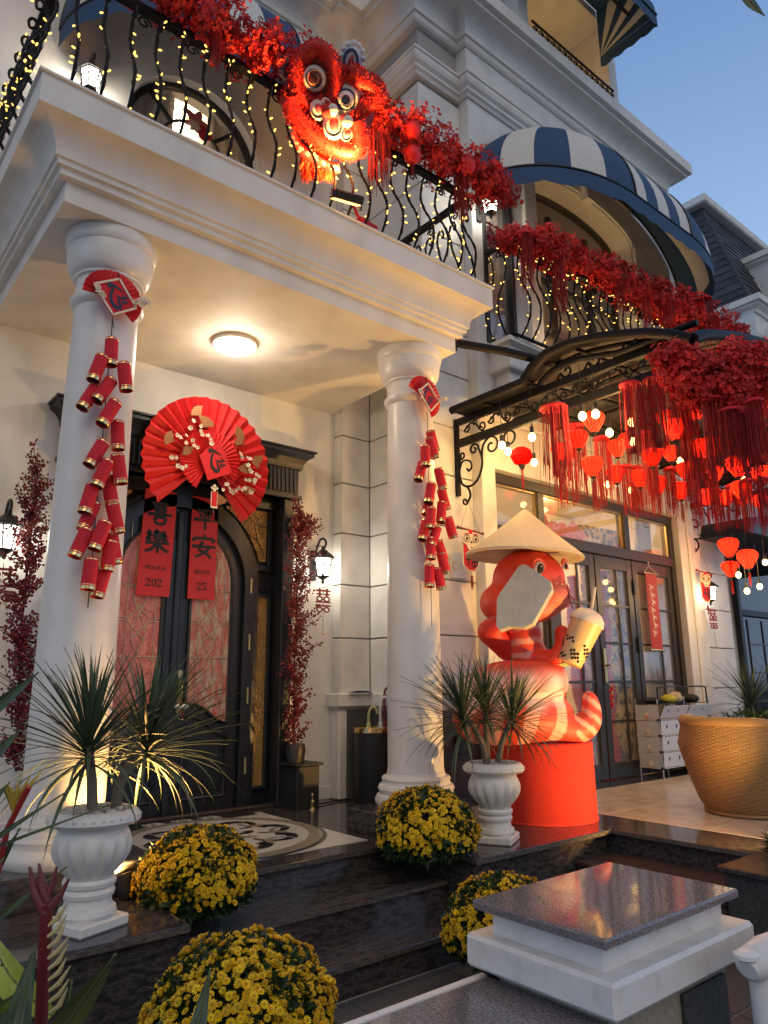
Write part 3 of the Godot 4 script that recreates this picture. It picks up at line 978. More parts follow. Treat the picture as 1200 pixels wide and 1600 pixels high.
	for q in [[6.28, 3.12, 0.16], [6.55, 3.08, 0.12], [6.74, 3.04, 0.17], [6.98, 3.12, 0.13], [7.15, 3.08, 0.10], [5.25, 3.0, 0.14]]:
		var pfn := thing("paper_rosette", ["large pink paper rosette behind the transom, right of the hat", "smaller paper rosette next to the large one behind the transom", "large red paper rosette in the middle of the transom", "paper rosette just left of the cream gift bag", "smallest paper rosette beside the cream gift bag", "lone paper rosette behind the left transom pane"][k], "paper decoration", Vector3(q[0], q[1], -4.92 - 0.02 * k), 0.0, "paper rosettes behind the transom")
		var rg := G.new()
		for i in 24:
			var a0 := TAU * i / 24
			var a1 := TAU * (i + 1) / 24
			rg.tri(Vector3(0, 0, 0.01), Vector3(cos(a0) * q[2], sin(a0) * q[2], 0.014 * (i % 2)), Vector3(cos(a1) * q[2], sin(a1) * q[2], 0.014 * ((i + 1) % 2)))
		part("paper", rg, mat(lin(.62, .08 + 0.04 * (k % 2), .06), 0.7), pfn)
		k += 1
	var bag := thing("gift_bag", "cream gift bag standing behind the transom glass", "bag", Vector3(7.28, 2.86, -4.95))
	part("bag", G.new().bb(Vector3(-0.12, 0, -0.04), Vector3(0.12, 0.22, 0.04), 0.004), mat(lin(.66, .60, .50), 0.7), bag)
	part("handle", G.new().tube(to3(spiral(0, 0.22, 0.05, 0.05, 0, -PI, 8), Transform3D(Basis(), Vector3(0, 0, 0.042))), 0.005, 5), mat(lin(.5, .36, .2), 0.7), bag)

func build_front_door() -> void:
	var Z := -5.55
	var d := thing("front_door", "black arched double front door with stained glass and fluted lintel", "door")
	var f := G.new()
	# casing, lintel, cornice
	f.bb(Vector3(1.45, P, Z - 0.2), Vector3(1.56, 3.06, Z + 0.10), 0.008).bb(Vector3(3.34, P, Z - 0.2), Vector3(3.45, 3.06, Z + 0.10), 0.008)
	part("casing", f, M.door, d)
	var lt := G.new()
	lt.bb(Vector3(1.43, 3.06, Z - 0.2), Vector3(3.47, 3.36, Z + 0.13), 0.008)
	lt.bb(Vector3(1.40, 3.06, Z), Vector3(3.50, 3.10, Z + 0.15), 0.006)
	var lin_ := part("lintel", lt, M.door, d)
	for i in 46:
		var x := 1.455 + i * 0.0435
		part("flute", G.new().bb(Vector3(x, 3.115, Z + 0.128), Vector3(x + 0.026, 3.335, Z + 0.145), 0.005), M.door, lin_)
	var cp := [Vector2(0, 0), Vector2(0.02, 0.0), Vector2(0.025, 0.02), Vector2(0.03, 0.05), Vector2(0.055, 0.09), Vector2(0.09, 0.115), Vector2(0.10, 0.12), Vector2(0.10, 0.15), Vector2(0.12, 0.155), Vector2(0.12, 0.17), Vector2(-0.1, 0.17), Vector2(-0.1, 0)]
	part("lintel_cornice", G.new().mould(cp, [Vector3(1.43, 3.34, Z - 0.02), Vector3(1.43, 3.34, Z + 0.13), Vector3(3.47, 3.34, Z + 0.13), Vector3(3.47, 3.34, Z - 0.02)]), M.door, d)
	# backing board, then arch ring, sidelight panels and two leaves
	var zf := Z - 0.10
	part("backing", G.new().bb(Vector3(1.56, P, zf - 0.06), Vector3(3.34, 3.06, zf)), M.door, d)
	part("head_rail", G.new().bb(Vector3(1.56, 2.97, zf), Vector3(3.34, 3.06, zf + 0.07), 0.006), M.door, d)
	var cx := 2.44
	var r0 := 0.60
	var ya := 2.26
	# arch ring
	for q in [[0.70, 0.60, 0.085], [0.745, 0.70, 0.06]]:
		var poly := PackedVector2Array()
		for i in 25:
			var a := PI * i / 24
			poly.append(Vector2(cos(a) * q[0], sin(a) * q[0] * 1.02))
		for i in 25:
			var a := PI * (24 - i) / 24
			poly.append(Vector2(cos(a) * q[1], sin(a) * q[1] * 1.02))
		part("arch_ring", G.new().prism(poly, q[2], Transform3D(Basis(), Vector3(cx, ya, zf))), M.door, d)
		part("arch_jamb", G.new().bb(Vector3(cx - q[0], P, zf), Vector3(cx - q[1], ya, zf + q[2]), 0.004).bb(Vector3(cx + q[1], P, zf), Vector3(cx + q[0], ya, zf + q[2]), 0.004), M.door, d)
	# spandrel glass and side lights
	for s in [-1.0, 1.0]:
		var sp := PackedVector2Array()
		for i in 9:
			var a := lerpf(0.30, 1.02, i / 8.0)
			sp.append(Vector2(cos(a) * 0.80 * s, sin(a) * 0.80))
		sp.append(Vector2(0.42 * s, 0.70))
		sp.append(Vector2(0.83 * s, 0.70))
		sp.append(Vector2(0.83 * s, 0.24))
		var sg := part("spandrel_glass", G.new().prism(sp, 0.02, Transform3D(Basis(), Vector3(cx, ya, zf + 0.001))), M.amber_glass, d)
		var came := G.new()
		for c in [[Vector2(0.80, 0.30), Vector2(0.74, 0.42), Vector2(0.60, 0.5), Vector2(0.52, 0.68)], [Vector2(0.83, 0.55), Vector2(0.70, 0.58), Vector2(0.60, 0.69)], [Vector2(0.74, 0.42), Vector2(0.70, 0.58)]]:
			var cc := []
			for v in c:
				cc.append(Vector2(v.x * s, v.y))
			came.tube(to3(smooth2(cc, 4), Transform3D(Basis(), Vector3(cx, ya, zf + 0.022))), 0.004, 4)
		part("lead_came", came, M.bronze, sg)
		part("side_frame", G.new().bb(Vector3(cx + s * 0.855 - 0.02, ya + 0.2, zf + 0.001), Vector3(cx + s * 0.855 + 0.02, ya + 0.71, zf + 0.05), 0.004).bb(Vector3(cx + s * 0.60, ya + 0.15, zf + 0.001), Vector3(cx + s * 0.87, ya + 0.20, zf + 0.052), 0.004), M.door, d)
		var xs: float = cx + s * 0.80
		part("side_frame", G.new().bb(Vector3(xs - 0.085, P + 0.13, zf), Vector3(xs - 0.055, ya - 0.05, zf + 0.05), 0.004).bb(Vector3(xs + 0.055, P + 0.13, zf), Vector3(xs + 0.085, ya - 0.05, zf + 0.05), 0.004).bb(Vector3(xs - 0.055, ya - 0.08, zf), Vector3(xs + 0.055, ya - 0.05, zf + 0.05), 0.004).bb(Vector3(xs - 0.055, P + 0.13, zf), Vector3(xs + 0.055, P + 0.16, zf + 0.05), 0.004), M.door, d)
		var sl := part("side_glass", G.new().bb(Vector3(xs - 0.055, P + 0.16, zf + 0.001), Vector3(xs + 0.055, ya - 0.08, zf + 0.02)), M.amber_glass, d)
		var sc := G.new()
		for xx in [-0.025, 0.025]:
			sc.tube(PackedVector3Array([Vector3(xs + xx, P + 0.17, zf + 0.023), Vector3(xs + xx, ya - 0.09, zf + 0.023)]), 0.003, 4)
		for yy in [0.9, 1.3, 1.7]:
			sc.tube(PackedVector3Array([Vector3(xs, yy - 0.06, zf + 0.024), Vector3(xs + 0.03, yy, zf + 0.024), Vector3(xs, yy + 0.06, zf + 0.024), Vector3(xs - 0.03, yy, zf + 0.024), Vector3(xs, yy - 0.06, zf + 0.024)]), 0.003, 4)
		part("lead_came", sc, M.brass, sl)
		for yy in [0.72, 1.28, 1.72, 2.2]:
			part("hinge", G.new().tube(PackedVector3Array([Vector3(cx + s * 0.655, yy, zf + 0.09), Vector3(cx + s * 0.655, yy + 0.13, zf + 0.09)]), 0.011, 8), M.brass, d)
	# leaves
	for s in [-1.0, 1.0]:
		var lf := PackedVector2Array()
		lf.append(Vector2(0.006 * s, 0)); lf.append(Vector2(0.595 * s, 0))
		for i in 13:
			var a := PI * 0.5 * i / 12.0
			lf.append(Vector2(cos(a) * 0.595 * s if i < 12 else 0.006 * s, (ya - P) + sin(a) * 0.60))
		var leaf := part("door_leaf", G.new().prism(lf, 0.035, Transform3D(Basis(), Vector3(cx, P + 0.006, zf))), M.door, d)
		# glass with the ogee foot
		var gl := PackedVector2Array()
		var foot := [Vector2(0.12, 0.83), Vector2(0.2, 0.83), Vector2(0.29, 0.79), Vector2(0.36, 0.73), Vector2(0.42, 0.69), Vector2(0.49, 0.67)]
		for v in foot:
			gl.append(Vector2(v.x * s, v.y))
		for i in 11:
			var a := lerpf(0.0, 1.32, i / 10.0)
			gl.append(Vector2(cos(a) * 0.49 * s, (ya - P) + sin(a) * 0.50))
		var gp := part("leaf_glass", G.new().prism(gl, 0.012, Transform3D(Basis(), Vector3(cx, P + 0.006, zf + 0.036))), M.red_glass if s < 0 else M.pink_glass, leaf)
		# raised bead round the glass
		var bd := []
		for v in gl:
			bd.append(v)
		bd.append(gl[0])
		part("bead", G.new().tube(to3(bd, Transform3D(Basis(), Vector3(cx, P + 0.006, zf + 0.048))), 0.013, 6), M.door, leaf)
		var cm := G.new()
		var gx := Transform3D(Basis(), Vector3(cx + s * 0.30, P, zf + 0.052))
		for c in [[Vector2(-0.1, 0.80), Vector2(-0.1, 2.25)], [Vector2(0.13, 0.72), Vector2(0.13, 2.1)], [Vector2(-0.18, 1.2), Vector2(0.18, 1.2)], [Vector2(-0.18, 1.75), Vector2(0.18, 1.75)]]:
			cm.tube(to3(c, gx), 0.0035, 4)
		for k in 2:
			var e := 1.0 if k == 0 else -1.0
			var cc := []
			for i in 33:
				var t := i / 32.0
				cc.append(Vector2(e * 0.055 * sin(t * TAU * 2.0 + 0.2), lerpf(0.95, 2.15, t)))
			cm.tube(to3(cc, gx), 0.0045, 4)
			cm.tube(to3(smooth2([Vector2(e * 0.17, 1.5), Vector2(e * 0.09, 1.50), Vector2(0, 1.58), Vector2(-e * 0.05, 1.62)], 4), gx), 0.0045, 4)
			cm.tube(to3(smooth2([Vector2(e * 0.17, 1.47), Vector2(e * 0.09, 1.47), Vector2(0, 1.38), Vector2(-e * 0.05, 1.34)], 4), gx), 0.0045, 4)
		for c in [[0.13, 1.75], [-0.1, 1.2], [0.13, 1.2], [-0.1, 1.75]]:
			cm.tube(to3([Vector2(c[0], c[1] - 0.045), Vector2(c[0] + 0.03, c[1]), Vector2(c[0], c[1] + 0.045), Vector2(c[0] - 0.03, c[1]), Vector2(c[0], c[1] - 0.045)], gx), 0.004, 4)
		part("lead_came", cm, M.came, gp)
		# lower raised panel
		var lp := PackedVector2Array([Vector2(0.12 * s, 0.12), Vector2(0.49 * s, 0.12)])
		for v in [Vector2(0.49, 0.58), Vector2(0.42, 0.60), Vector2(0.35, 0.65), Vector2(0.27, 0.71), Vector2(0.19, 0.74), Vector2(0.12, 0.74)]:
			lp.append(Vector2(v.x * s, v.y))
		var lb := []
		for v in lp:
			lb.append(v)
		lb.append(lp[0])
		part("panel_moulding", G.new().tube(to3(lb, Transform3D(Basis(), Vector3(cx, P, zf + 0.042))), 0.014, 6), M.door, leaf)
		part("raised_panel", G.new().bb(Vector3(cx + s * 0.30 - 0.14, P + 0.17, zf + 0.034), Vector3(cx + s * 0.30 + 0.14, P + 0.54, zf + 0.05), 0.014), M.door, leaf)
		part("centre_rail", G.new().bb(Vector3(cx + s * 0.05 - 0.035, P + 0.1, zf + 0.034), Vector3(cx + s * 0.05 + 0.035, 2.6, zf + 0.047), 0.006), M.door, leaf)
	part("astragal", G.new().bb(Vector3(cx - 0.025, P + 0.02, zf + 0.034), Vector3(cx + 0.025, 2.84, zf + 0.075), 0.01), M.door, d)
	part("threshold", G.new().bb(Vector3(1.45, P, Z - 0.02), Vector3(3.45, P + 0.025, Z + 0.06), 0.006), M.brownstone, d)
	var hd := part("handle", G.new().bb(Vector3(cx + 0.045, 1.22, zf + 0.045), Vector3(cx + 0.085, 1.55, zf + 0.056), 0.004).tube(PackedVector3Array([Vector3(cx + 0.065, 1.28, zf + 0.056), Vector3(cx + 0.065, 1.3, zf + 0.10), Vector3(cx + 0.065, 1.45, zf + 0.10), Vector3(cx + 0.065, 1.47, zf + 0.056)]), 0.01, 6), M.brass, d)

func arch_top(x0: float, x1: float, ys: float, rise: float, ytop: float, n := 20) -> PackedVector2Array:
	# wall piece above an arched opening
	var p := PackedVector2Array()
	var c := (x0 + x1) * 0.5
	var h := (x1 - x0) * 0.5
	for i in n + 1:
		var t := PI * (1.0 - float(i) / n)
		p.append(Vector2(c + cos(t) * h, ys + sin(t) * rise))
	p.append(Vector2(x1, ytop))
	p.append(Vector2(x0, ytop))
	return p

func dome_awning(o: Node3D, h0: float, h1: float, zw: float, yh: float, yr: float, rx: float, rz: float, gores: int, mid: int) -> void:
	# pts along the rim: left end quarter, straight front, right end quarter
	var rim := []
	var hub := []
	var q := (gores - mid) / 2
	var sub := 4
	for i in q * sub:
		var a := PI + PI * 0.5 * float(i) / (q * sub)
		rim.append(Vector3(h0 + cos(a) * rx, 0, zw - sin(a) * rz)); hub.append(Vector3(h0, yh, zw + 0.02))
	for i in mid * sub:
		var t := float(i) / (mid * sub)
		rim.append(Vector3(lerpf(h0, h1, t), 0, zw + rz)); hub.append(Vector3(lerpf(h0, h1, t), yh, zw + 0.02))
	for i in q * sub + 1:
		var a := PI * 1.5 + PI * 0.5 * float(i) / (q * sub)
		rim.append(Vector3(h1 + cos(a) * rx, 0, zw - sin(a) * rz)); hub.append(Vector3(h1, yh, zw + 0.02))
	var at := func(i: int, t: float) -> Vector3:
		var s := sin(t * PI * 0.5)
		var y := yr + (yh - yr) * cos(t * PI * 0.5)
		return Vector3(lerpf(hub[i].x, rim[i].x, s), y, lerpf(hub[i].z, rim[i].z, s))
	var n := rim.size() - 1
	for k in gores:
		var g := G.new().sm(true)
		for i in range(k * sub, mini((k + 1) * sub, n)):
			for j in 12:
				var a: Vector3 = at.call(i, j / 12.0)
				var b: Vector3 = at.call(i + 1, j / 12.0)
				var c: Vector3 = at.call(i + 1, (j + 1) / 12.0)
				var d: Vector3 = at.call(i, (j + 1) / 12.0)
				g.quad(d, c, b, a)
		part("canvas_stripe", g, M.awning_blue if k % 2 == 0 else M.awning_white, o)
	var v := G.new().sm(true)
	for i in n:
		var a: Vector3 = at.call(i, 1.0)
		var b: Vector3 = at.call(i + 1, 1.0)
		var w0 := 0.19 + 0.035 * absf(sin(i * 0.7))
		var w1 := 0.19 + 0.035 * absf(sin((i + 1) * 0.7))
		v.quad(a - Vector3(0, w0, 0), b - Vector3(0, w1, 0), b, a)
	part("valance", v, M.awning_blue, o)
	# frame
	var r := PackedVector3Array()
	for i in n + 1:
		r.append(at.call(i, 1.0) + Vector3(0, -0.012, 0))
	part("frame_rim", G.new().tube(r, 0.014, 5), M.black, o)
	for i in [0, q * sub, q * sub + mid * sub, n]:
		var pts := PackedVector3Array()
		for j in 13:
			pts.append(at.call(i, j / 12.0) + Vector3(0, -0.016, 0.01))
		part("frame_rib", G.new().tube(pts, 0.014, 5), M.black, o)
	part("frame_bar", G.new().bar(Vector3(h0, yh - 0.03, zw + 0.03), Vector3(h1, yh - 0.03, zw + 0.03), 0.03, 0.03), M.black, o)
	part("frame_bar", G.new().bar(Vector3(h0, yh - 0.28, zw + rz * 0.62), Vector3(h1, yh - 0.28, zw + rz * 0.62), 0.025, 0.025), M.black, o)

func build_upper() -> void:
	# cornices that run round the whole facade
	var path := [Vector3(-4, 0, -5.55), Vector3(3.95, 0, -5.55), Vector3(3.95, 0, -5.42), Vector3(4.27, 0, -5.42), Vector3(4.27, 0, -4.6), Vector3(4.90, 0, -4.6), Vector3(4.90, 0, -4.48), Vector3(8.92, 0, -4.48), Vector3(8.92, 0, -6.5)]
	var lift := func(y: float) -> Array:
		var p := []
		for v in path:
			p.append(v + Vector3(0, y, 0))
		return p
	var c1 := thing("string_course", "moulded string course running round the facade above the balconies", "cornice")
	part("moulding", G.new().mould([Vector2(-0.05, 0), Vector2(0.02, 0), Vector2(0.035, 0.03), Vector2(0.06, 0.05), Vector2(0.06, 0.08), Vector2(0.09, 0.11), Vector2(0.105, 0.15), Vector2(0.105, 0.19), Vector2(0.12, 0.2), Vector2(0.12, 0.225), Vector2(-0.05, 0.24)], lift.call(7.56)), M.plaster, c1)
	var c2 := thing("main_cornice", "deep moulded main cornice under the top storey windows", "cornice")
	var pf := [Vector2(-0.1, 0), Vector2(0.02, 0), Vector2(0.04, 0.02), Vector2(0.05, 0.05), Vector2(0.05, 0.075), Vector2(0.075, 0.08)]
	for i in 7:
		var a := PI * 0.5 * i / 6.0
		pf.append(Vector2(0.075 + 0.19 * (1 - cos(a)), 0.085 + 0.2 * sin(a)))
	pf.append_array([Vector2(0.275, 0.287), Vector2(0.275, 0.33), Vector2(0.33, 0.34), Vector2(0.33, 0.5), Vector2(-0.1, 0.5)])
	part("moulding", G.new().mould(pf, lift.call(8.22)), M.plaster, c2)
	# second storey of the bay
	var b := thing("upper_bay", "cream upper bay wall with a wide arched opening behind the second balcony", "wall")
	var Z := -4.48
	var g := G.new()
	g.bb(Vector3(4.90, 4.40, -4.86), Vector3(5.05, 8.3, Z))
	g.bb(Vector3(5.05, 6.72, -4.86), Vector3(5.52, 8.3, Z))
	g.bb(Vector3(5.05, 4.40, -4.86), Vector3(5.52, 4.75, Z))
	g.bb(Vector3(5.52, 4.40, -4.86), Vector3(5.95, 8.3, Z))
	g.bb(Vector3(7.95, 4.40, -4.86), Vector3(8.92, 8.3, Z))
	g.prism(arch_top(5.95, 7.95, 6.98, 0.30, 8.3), 0.38, Transform3D(Basis(), Vector3(0, 0, -4.86)))
	part("bay_wall", g, M.plaster2, b)
	part("pilaster", G.new().bb(Vector3(5.72, 4.6, Z), Vector3(5.93, 7.25, Z + 0.05), 0.008), M.plaster, b)
	part("pilaster", G.new().bb(Vector3(7.97, 4.6, Z), Vector3(8.18, 7.0, Z + 0.05), 0.008), M.plaster, b)
	var hood := PackedVector2Array()
	for i in 21:
		var t := PI * (1.0 - i / 20.0)
		hood.append(Vector2(6.95 + cos(t) * 1.08, 7.02 + sin(t) * 0.36))
	for i in 21:
		var t := PI * (i / 20.0)
		hood.append(Vector2(6.95 + cos(t) * 1.0, 7.0 + sin(t) * 0.30))
	part("hood_mould", G.new().prism(hood, 0.03, Transform3D(Basis(), Vector3(0, 0, Z))), M.plaster, b)
	part("keystone", G.new().prism(PackedVector2Array([Vector2(6.88, 7.2), Vector2(7.02, 7.2), Vector2(7.09, 7.5), Vector2(6.81, 7.5)]), 0.11, Transform3D(Basis(), Vector3(0, 0, Z))), M.plaster, b)
	# arched french window in the opening
	var w := thing("arched_window", "dark framed arched window with pale curtains behind the second balcony", "window")
	var zz := -4.80
	var fr := G.new()
	for x in [5.95, 6.55, 7.30, 7.88]:
		fr.bb(Vector3(x, 4.6, zz), Vector3(x + 0.07, 7.0, zz + 0.06), 0.004)
	for y in [5.35, 6.05, 6.72]:
		fr.bb(Vector3(6.02, y, zz + 0.001), Vector3(7.88, y + 0.05, zz + 0.058), 0.004)
	var ring := PackedVector2Array()
	for i in 21:
		var t := PI * (1.0 - i / 20.0)
		ring.append(Vector2(6.95 + cos(t) * 1.0, 6.98 + sin(t) * 0.30))
	for i in 21:
		var t := PI * (i / 20.0)
		ring.append(Vector2(6.95 + cos(t) * 0.93, 6.97 + sin(t) * 0.25))
	fr.prism(ring, 0.06, Transform3D(Basis(), Vector3(0, 0, zz)))
	part("frame", fr, M.bronze, w)
	part("pane", G.new().bb(Vector3(5.97, 4.6, zz + 0.02), Vector3(7.93, 7.22, zz + 0.03)), M.pane, w)
	var cg := G.new().sm(true)
	for i in 80:
		var xa := 5.9 + i * 0.026
		cg.quad(Vector3(xa, 4.5, zz - 0.12 + 0.03 * sin(i * 0.9)), Vector3(xa + 0.026, 4.5, zz - 0.12 + 0.03 * sin(i * 0.9 + 0.9)), Vector3(xa + 0.026, 7.4, zz - 0.12 + 0.03 * sin(i * 0.9 + 0.9)), Vector3(xa, 7.4, zz - 0.12 + 0.03 * sin(i * 0.9)))
	part("curtain", cg, M.curtain, w)
	part("room_back", G.new().bb(Vector3(5.0, 4.45, -6.2), Vector3(8.8, 8.2, -6.1)), M.room, w)
	var sw := thing("side_window", "narrow dark framed window with a curtain beside the hanging lantern", "window", Vector3(5.05, 4.75, Z))
	part("frame", G.new().bb(Vector3(0, 0, -0.08), Vector3(0.05, 1.97, 0.02), 0.004).bb(Vector3(0.42, 0, -0.08), Vector3(0.47, 1.97, 0.02), 0.004).bb(Vector3(0.05, 1.91, -0.08), Vector3(0.42, 1.97, 0.018), 0.004).bb(Vector3(0.05, 1.25, -0.08), Vector3(0.42, 1.31, 0.018), 0.004).bb(Vector3(0.05, 0, -0.08), Vector3(0.42, 0.06, 0.018), 0.004), M.black, sw)
	part("pane", G.new().bb(Vector3(0.05, 0.06, -0.05), Vector3(0.42, 1.91, -0.04)), M.pane, sw)
	var c2g := G.new().sm(true)
	for i in 20:
		var xa := 0.0 + i * 0.024
		c2g.quad(Vector3(xa, 0.0, -0.12 + 0.02 * sin(i * 1.3)), Vector3(xa + 0.024, 0.0, -0.12 + 0.02 * sin(i * 1.3 + 1.3)), Vector3(xa + 0.024, 2.0, -0.12 + 0.02 * sin(i * 1.3 + 1.3)), Vector3(xa, 2.0, -0.12 + 0.02 * sin(i * 1.3)))
	part("curtain", c2g, mat(lin(.34, .24, .15), 0.9), sw)
	# top storey
	var t := thing("top_storey", "pale top storey wall with a deep window recess under the small awning", "wall")
	var tg := G.new()
	tg.bb(Vector3(4.0, 8.66, -6.0), Vector3(5.60, 13, -4.52))
	tg.bb(Vector3(5.60, 10.25, -6.0), Vector3(7.60, 13, -4.521))
	tg.bb(Vector3(5.60, 8.66, -6.0), Vector3(7.60, 8.76, -4.521))
	tg.bb(Vector3(-4, 8.66, -6.2), Vector3(4.0, 13, -5.62))
	tg.bb(Vector3(7.42, 8.76, -6.0), Vector3(7.60, 10.25, -4.523))
	part("wall", tg, M.plaster2, t)
	part("window_surround", G.new().bb(Vector3(5.55, 8.73, -5.0), Vector3(5.74, 10.4, -4.24), 0.008), M.plaster, t)
	part("window_surround", G.new().bb(Vector3(7.40, 8.73, -5.0), Vector3(7.58, 10.4, -4.24), 0.008), M.plaster, t)
	part("window_head", G.new().bb(Vector3(5.742, 10.02, -5.1), Vector3(7.398, 10.2, -4.26), 0.008), M.plaster, t)
	part("sill", G.new().bb(Vector3(4.6, 8.73, -4.52), Vector3(5.25, 8.84, -4.25), 0.008), M.plaster, t)
	var tw := thing("top_window", "dark casement window in the top storey recess", "window", Vector3(5.74, 8.80, -5.1))
	var wf := G.new()
	for x in [0.0, 0.54, 1.06, 1.60]:
		wf.bb(Vector3(x, 0, 0), Vector3(x + 0.06, 1.22, 0.06), 0.004)
	wf.bb(Vector3(0.06, 1.1, 0), Vector3(1.60, 1.17, 0.058))
	part("frame", wf, M.black, tw)
	part("pane", G.new().bb(Vector3(0.03, 0, 0.02), Vector3(1.63, 1.12, 0.03)), mat(lin(.015, .02, .028), 0.06), tw)
	var gr := thing("window_grille", "black iron scroll grille across the top storey window", "railing", Vector3(5.745, 8.735, -4.20))
	for i in 15:
		var x := 0.055 + i * 0.110
		part("scroll", G.new().tube(to3(spiral(x, 0.09, 0.05, 0.012, 0.0, 7.5, 14), Transform3D()), 0.009, 4), M.iron, gr)
	part("rail", G.new().bb(Vector3(0, 0.17, -0.01), Vector3(1.65, 0.19, 0.01)).bb(Vector3(0, 0.0, -0.01), Vector3(1.65, 0.02, 0.01)), M.iron, gr)
	uplight(Vector3(6.55, 8.80, -4.62), 0.16, "small warm uplight on the sill of the top storey window")
	# small awning of the top window
	var ta := thing("window_awning", "small blue and white striped awning over the top storey window", "awning")
	var ya := 9.74
	var ax := 5.12
	var zf := 0.80
	for k in 9:
		var xa := ax + k * 0.235
		var ag := G.new().sm(true)
		for j in 6:
			var a0 := PI * 0.5 * j / 6.0
			var a1 := PI * 0.5 * (j + 1) / 6.0
			ag.quad(Vector3(xa, ya + 0.75 * cos(a1) - 0.35, -4.25 + zf * sin(a1)), Vector3(xa + 0.235, ya + 0.75 * cos(a1) - 0.35, -4.25 + zf * sin(a1)), Vector3(xa + 0.235, ya + 0.75 * cos(a0) - 0.35, -4.25 + zf * sin(a0)), Vector3(xa, ya + 0.75 * cos(a0) - 0.35, -4.25 + zf * sin(a0)))
		part("canvas_stripe", ag, M.awning_blue if k % 2 == 0 else M.awning_white, ta)
	for s in 2:
		for k in 7:
			var xe := ax if s == 0 else ax + 9 * 0.235
			var a0 := PI * 0.5 * k / 7.0
			var a1 := PI * 0.5 * (k + 1) / 7.0
			var eg := G.new()
			eg.tri(Vector3(xe, ya - 0.35, -4.25), Vector3(xe, ya + 0.75 * cos(a1) - 0.35, -4.25 + zf * sin(a1)), Vector3(xe, ya + 0.75 * cos(a0) - 0.35, -4.25 + zf * sin(a0)))
			part("end_stripe", eg, M.awning_blue if k % 2 == 0 else M.awning_white, ta)
	var vg := G.new()
	for i in 42:
		var xa := ax + i * 0.0504
		var d0 := 0.15 + 0.035 * absf(sin(i * 0.75))
		var d1 := 0.15 + 0.035 * absf(sin((i + 1) * 0.75))
		vg.quad(Vector3(xa, ya - 0.35 - d0, -4.25 + zf), Vector3(xa + 0.0504, ya - 0.35 - d1, -4.25 + zf), Vector3(xa + 0.0504, ya - 0.35, -4.25 + zf), Vector3(xa, ya - 0.35, -4.25 + zf))
	for i in 18:
		var za := -4.25 + i * zf / 18.0
		var zb := za + zf / 18.0
		var d0 := 0.15 + 0.035 * absf(sin(i * 0.75))
		var d1 := 0.15 + 0.035 * absf(sin((i + 1) * 0.75))
		vg.quad(Vector3(ax + 2.116, ya - 0.35 - d1, zb), Vector3(ax + 2.116, ya - 0.35 - d0, za), Vector3(ax + 2.116, ya - 0.35, za), Vector3(ax + 2.116, ya - 0.35, zb))
	part("valance", vg, M.awning_blue, ta)
	part("frame_bar", G.new().bar(Vector3(ax, ya - 0.06, -3.8), Vector3(ax + 2.11, ya - 0.06, -3.8), 0.03, 0.03).bar(Vector3(ax, ya - 0.36, -4.25 + zf), Vector3(ax + 2.11, ya - 0.36, -4.25 + zf), 0.03, 0.03), M.black, ta)
	var a2 := thing("dome_awning", "large blue and white striped dome awning over the second balcony", "awning")
	dome_awning(a2, 6.45, 7.63, -4.47, 7.60, 6.55, 1.50, 0.95, 15, 5)
	var a1 := thing("dome_awning", "blue dome awning over the arched window behind the lion head", "awning")
	dome_awning(a1, 1.85, 2.95, -5.54, 7.9, 6.78, 0.75, 0.85, 11, 3)
	# small shuttered window high on the back wall
	var hw := thing("high_window", "white framed louvred window at the top behind the lion head", "window", Vector3(3.35, 8.72, -5.62))
	part("frame_sill", G.new().bb(Vector3(0, 0, 0), Vector3(0.7, 0.1, 0.1), 0.006), M.plaster, hw)
	for fx in [0.0, 0.61]:
		part("frame_side", G.new().bb(Vector3(fx, 0.1, 0), Vector3(fx + 0.09, 1.4, 0.098), 0.006), M.plaster, hw)
	for i in 12:
		part("louvre_slat", G.new().box(Vector3(0.35, 0.15 + i * 0.09, 0.04), Vector3(0.52, 0.012, 0.07), Basis(Vector3.RIGHT, 0.6)), M.slate_plaque, hw)
	# arched balcony door on the back wall
	var bw := thing("balcony_window", "lit arched window with dark fan bars behind the first balcony", "window")
	var cx := 2.36
	var yc := 6.33
	part("wall_arch", G.new().prism(arch_top(1.71, 3.01, yc, 0.66, 7.36), 0.3, Transform3D(Basis(), Vector3(0, 0, -5.85))).bb(Vector3(1.52, 4.6, -5.85), Vector3(1.71, 7.36, -5.552)).bb(Vector3(3.01, 4.6, -5.85), Vector3(3.2, 7.36, -5.552)), M.plaster, bw)
	var ringp := PackedVector2Array()
	for i in 25:
		var a := PI * i / 24.0
		ringp.append(Vector2(cx + cos(a) * 0.65, yc + sin(a) * 0.66))
	for i in 25:
		var a := PI * (24 - i) / 24.0
		ringp.append(Vector2(cx + cos(a) * 0.60, yc + sin(a) * 0.61))
	part("frame_ring", G.new().prism(ringp, 0.06, Transform3D(Basis(), Vector3(0, 0, -5.70))), M.black, bw)
	var fb := G.new()
	fb.bb(Vector3(1.71, yc - 0.12, -5.70), Vector3(3.01, yc, -5.64), 0.004)
	for a in [0.78, 2.36]:
		fb.bar(Vector3(cx + cos(a) * 0.30, yc + sin(a) * 0.30, -5.67), Vector3(cx + cos(a) * 0.61, yc + sin(a) * 0.61, -5.67), 0.03, 0.03)
	var ri := []
	for i in 17:
		var a := PI * i / 16.0
		ri.append(Vector2(cx + cos(a) * 0.30, yc + sin(a) * 0.30))
	fb.tube(to3(ri, Transform3D(Basis(), Vector3(0, 0, -5.67))), 0.016, 6)
	for x in [1.71, 2.33, 2.95]:
		fb.bb(Vector3(x, 4.6, -5.70), Vector3(x + 0.06, yc - 0.12, -5.645), 0.004)
	part("glazing_bar", fb, M.black, bw)
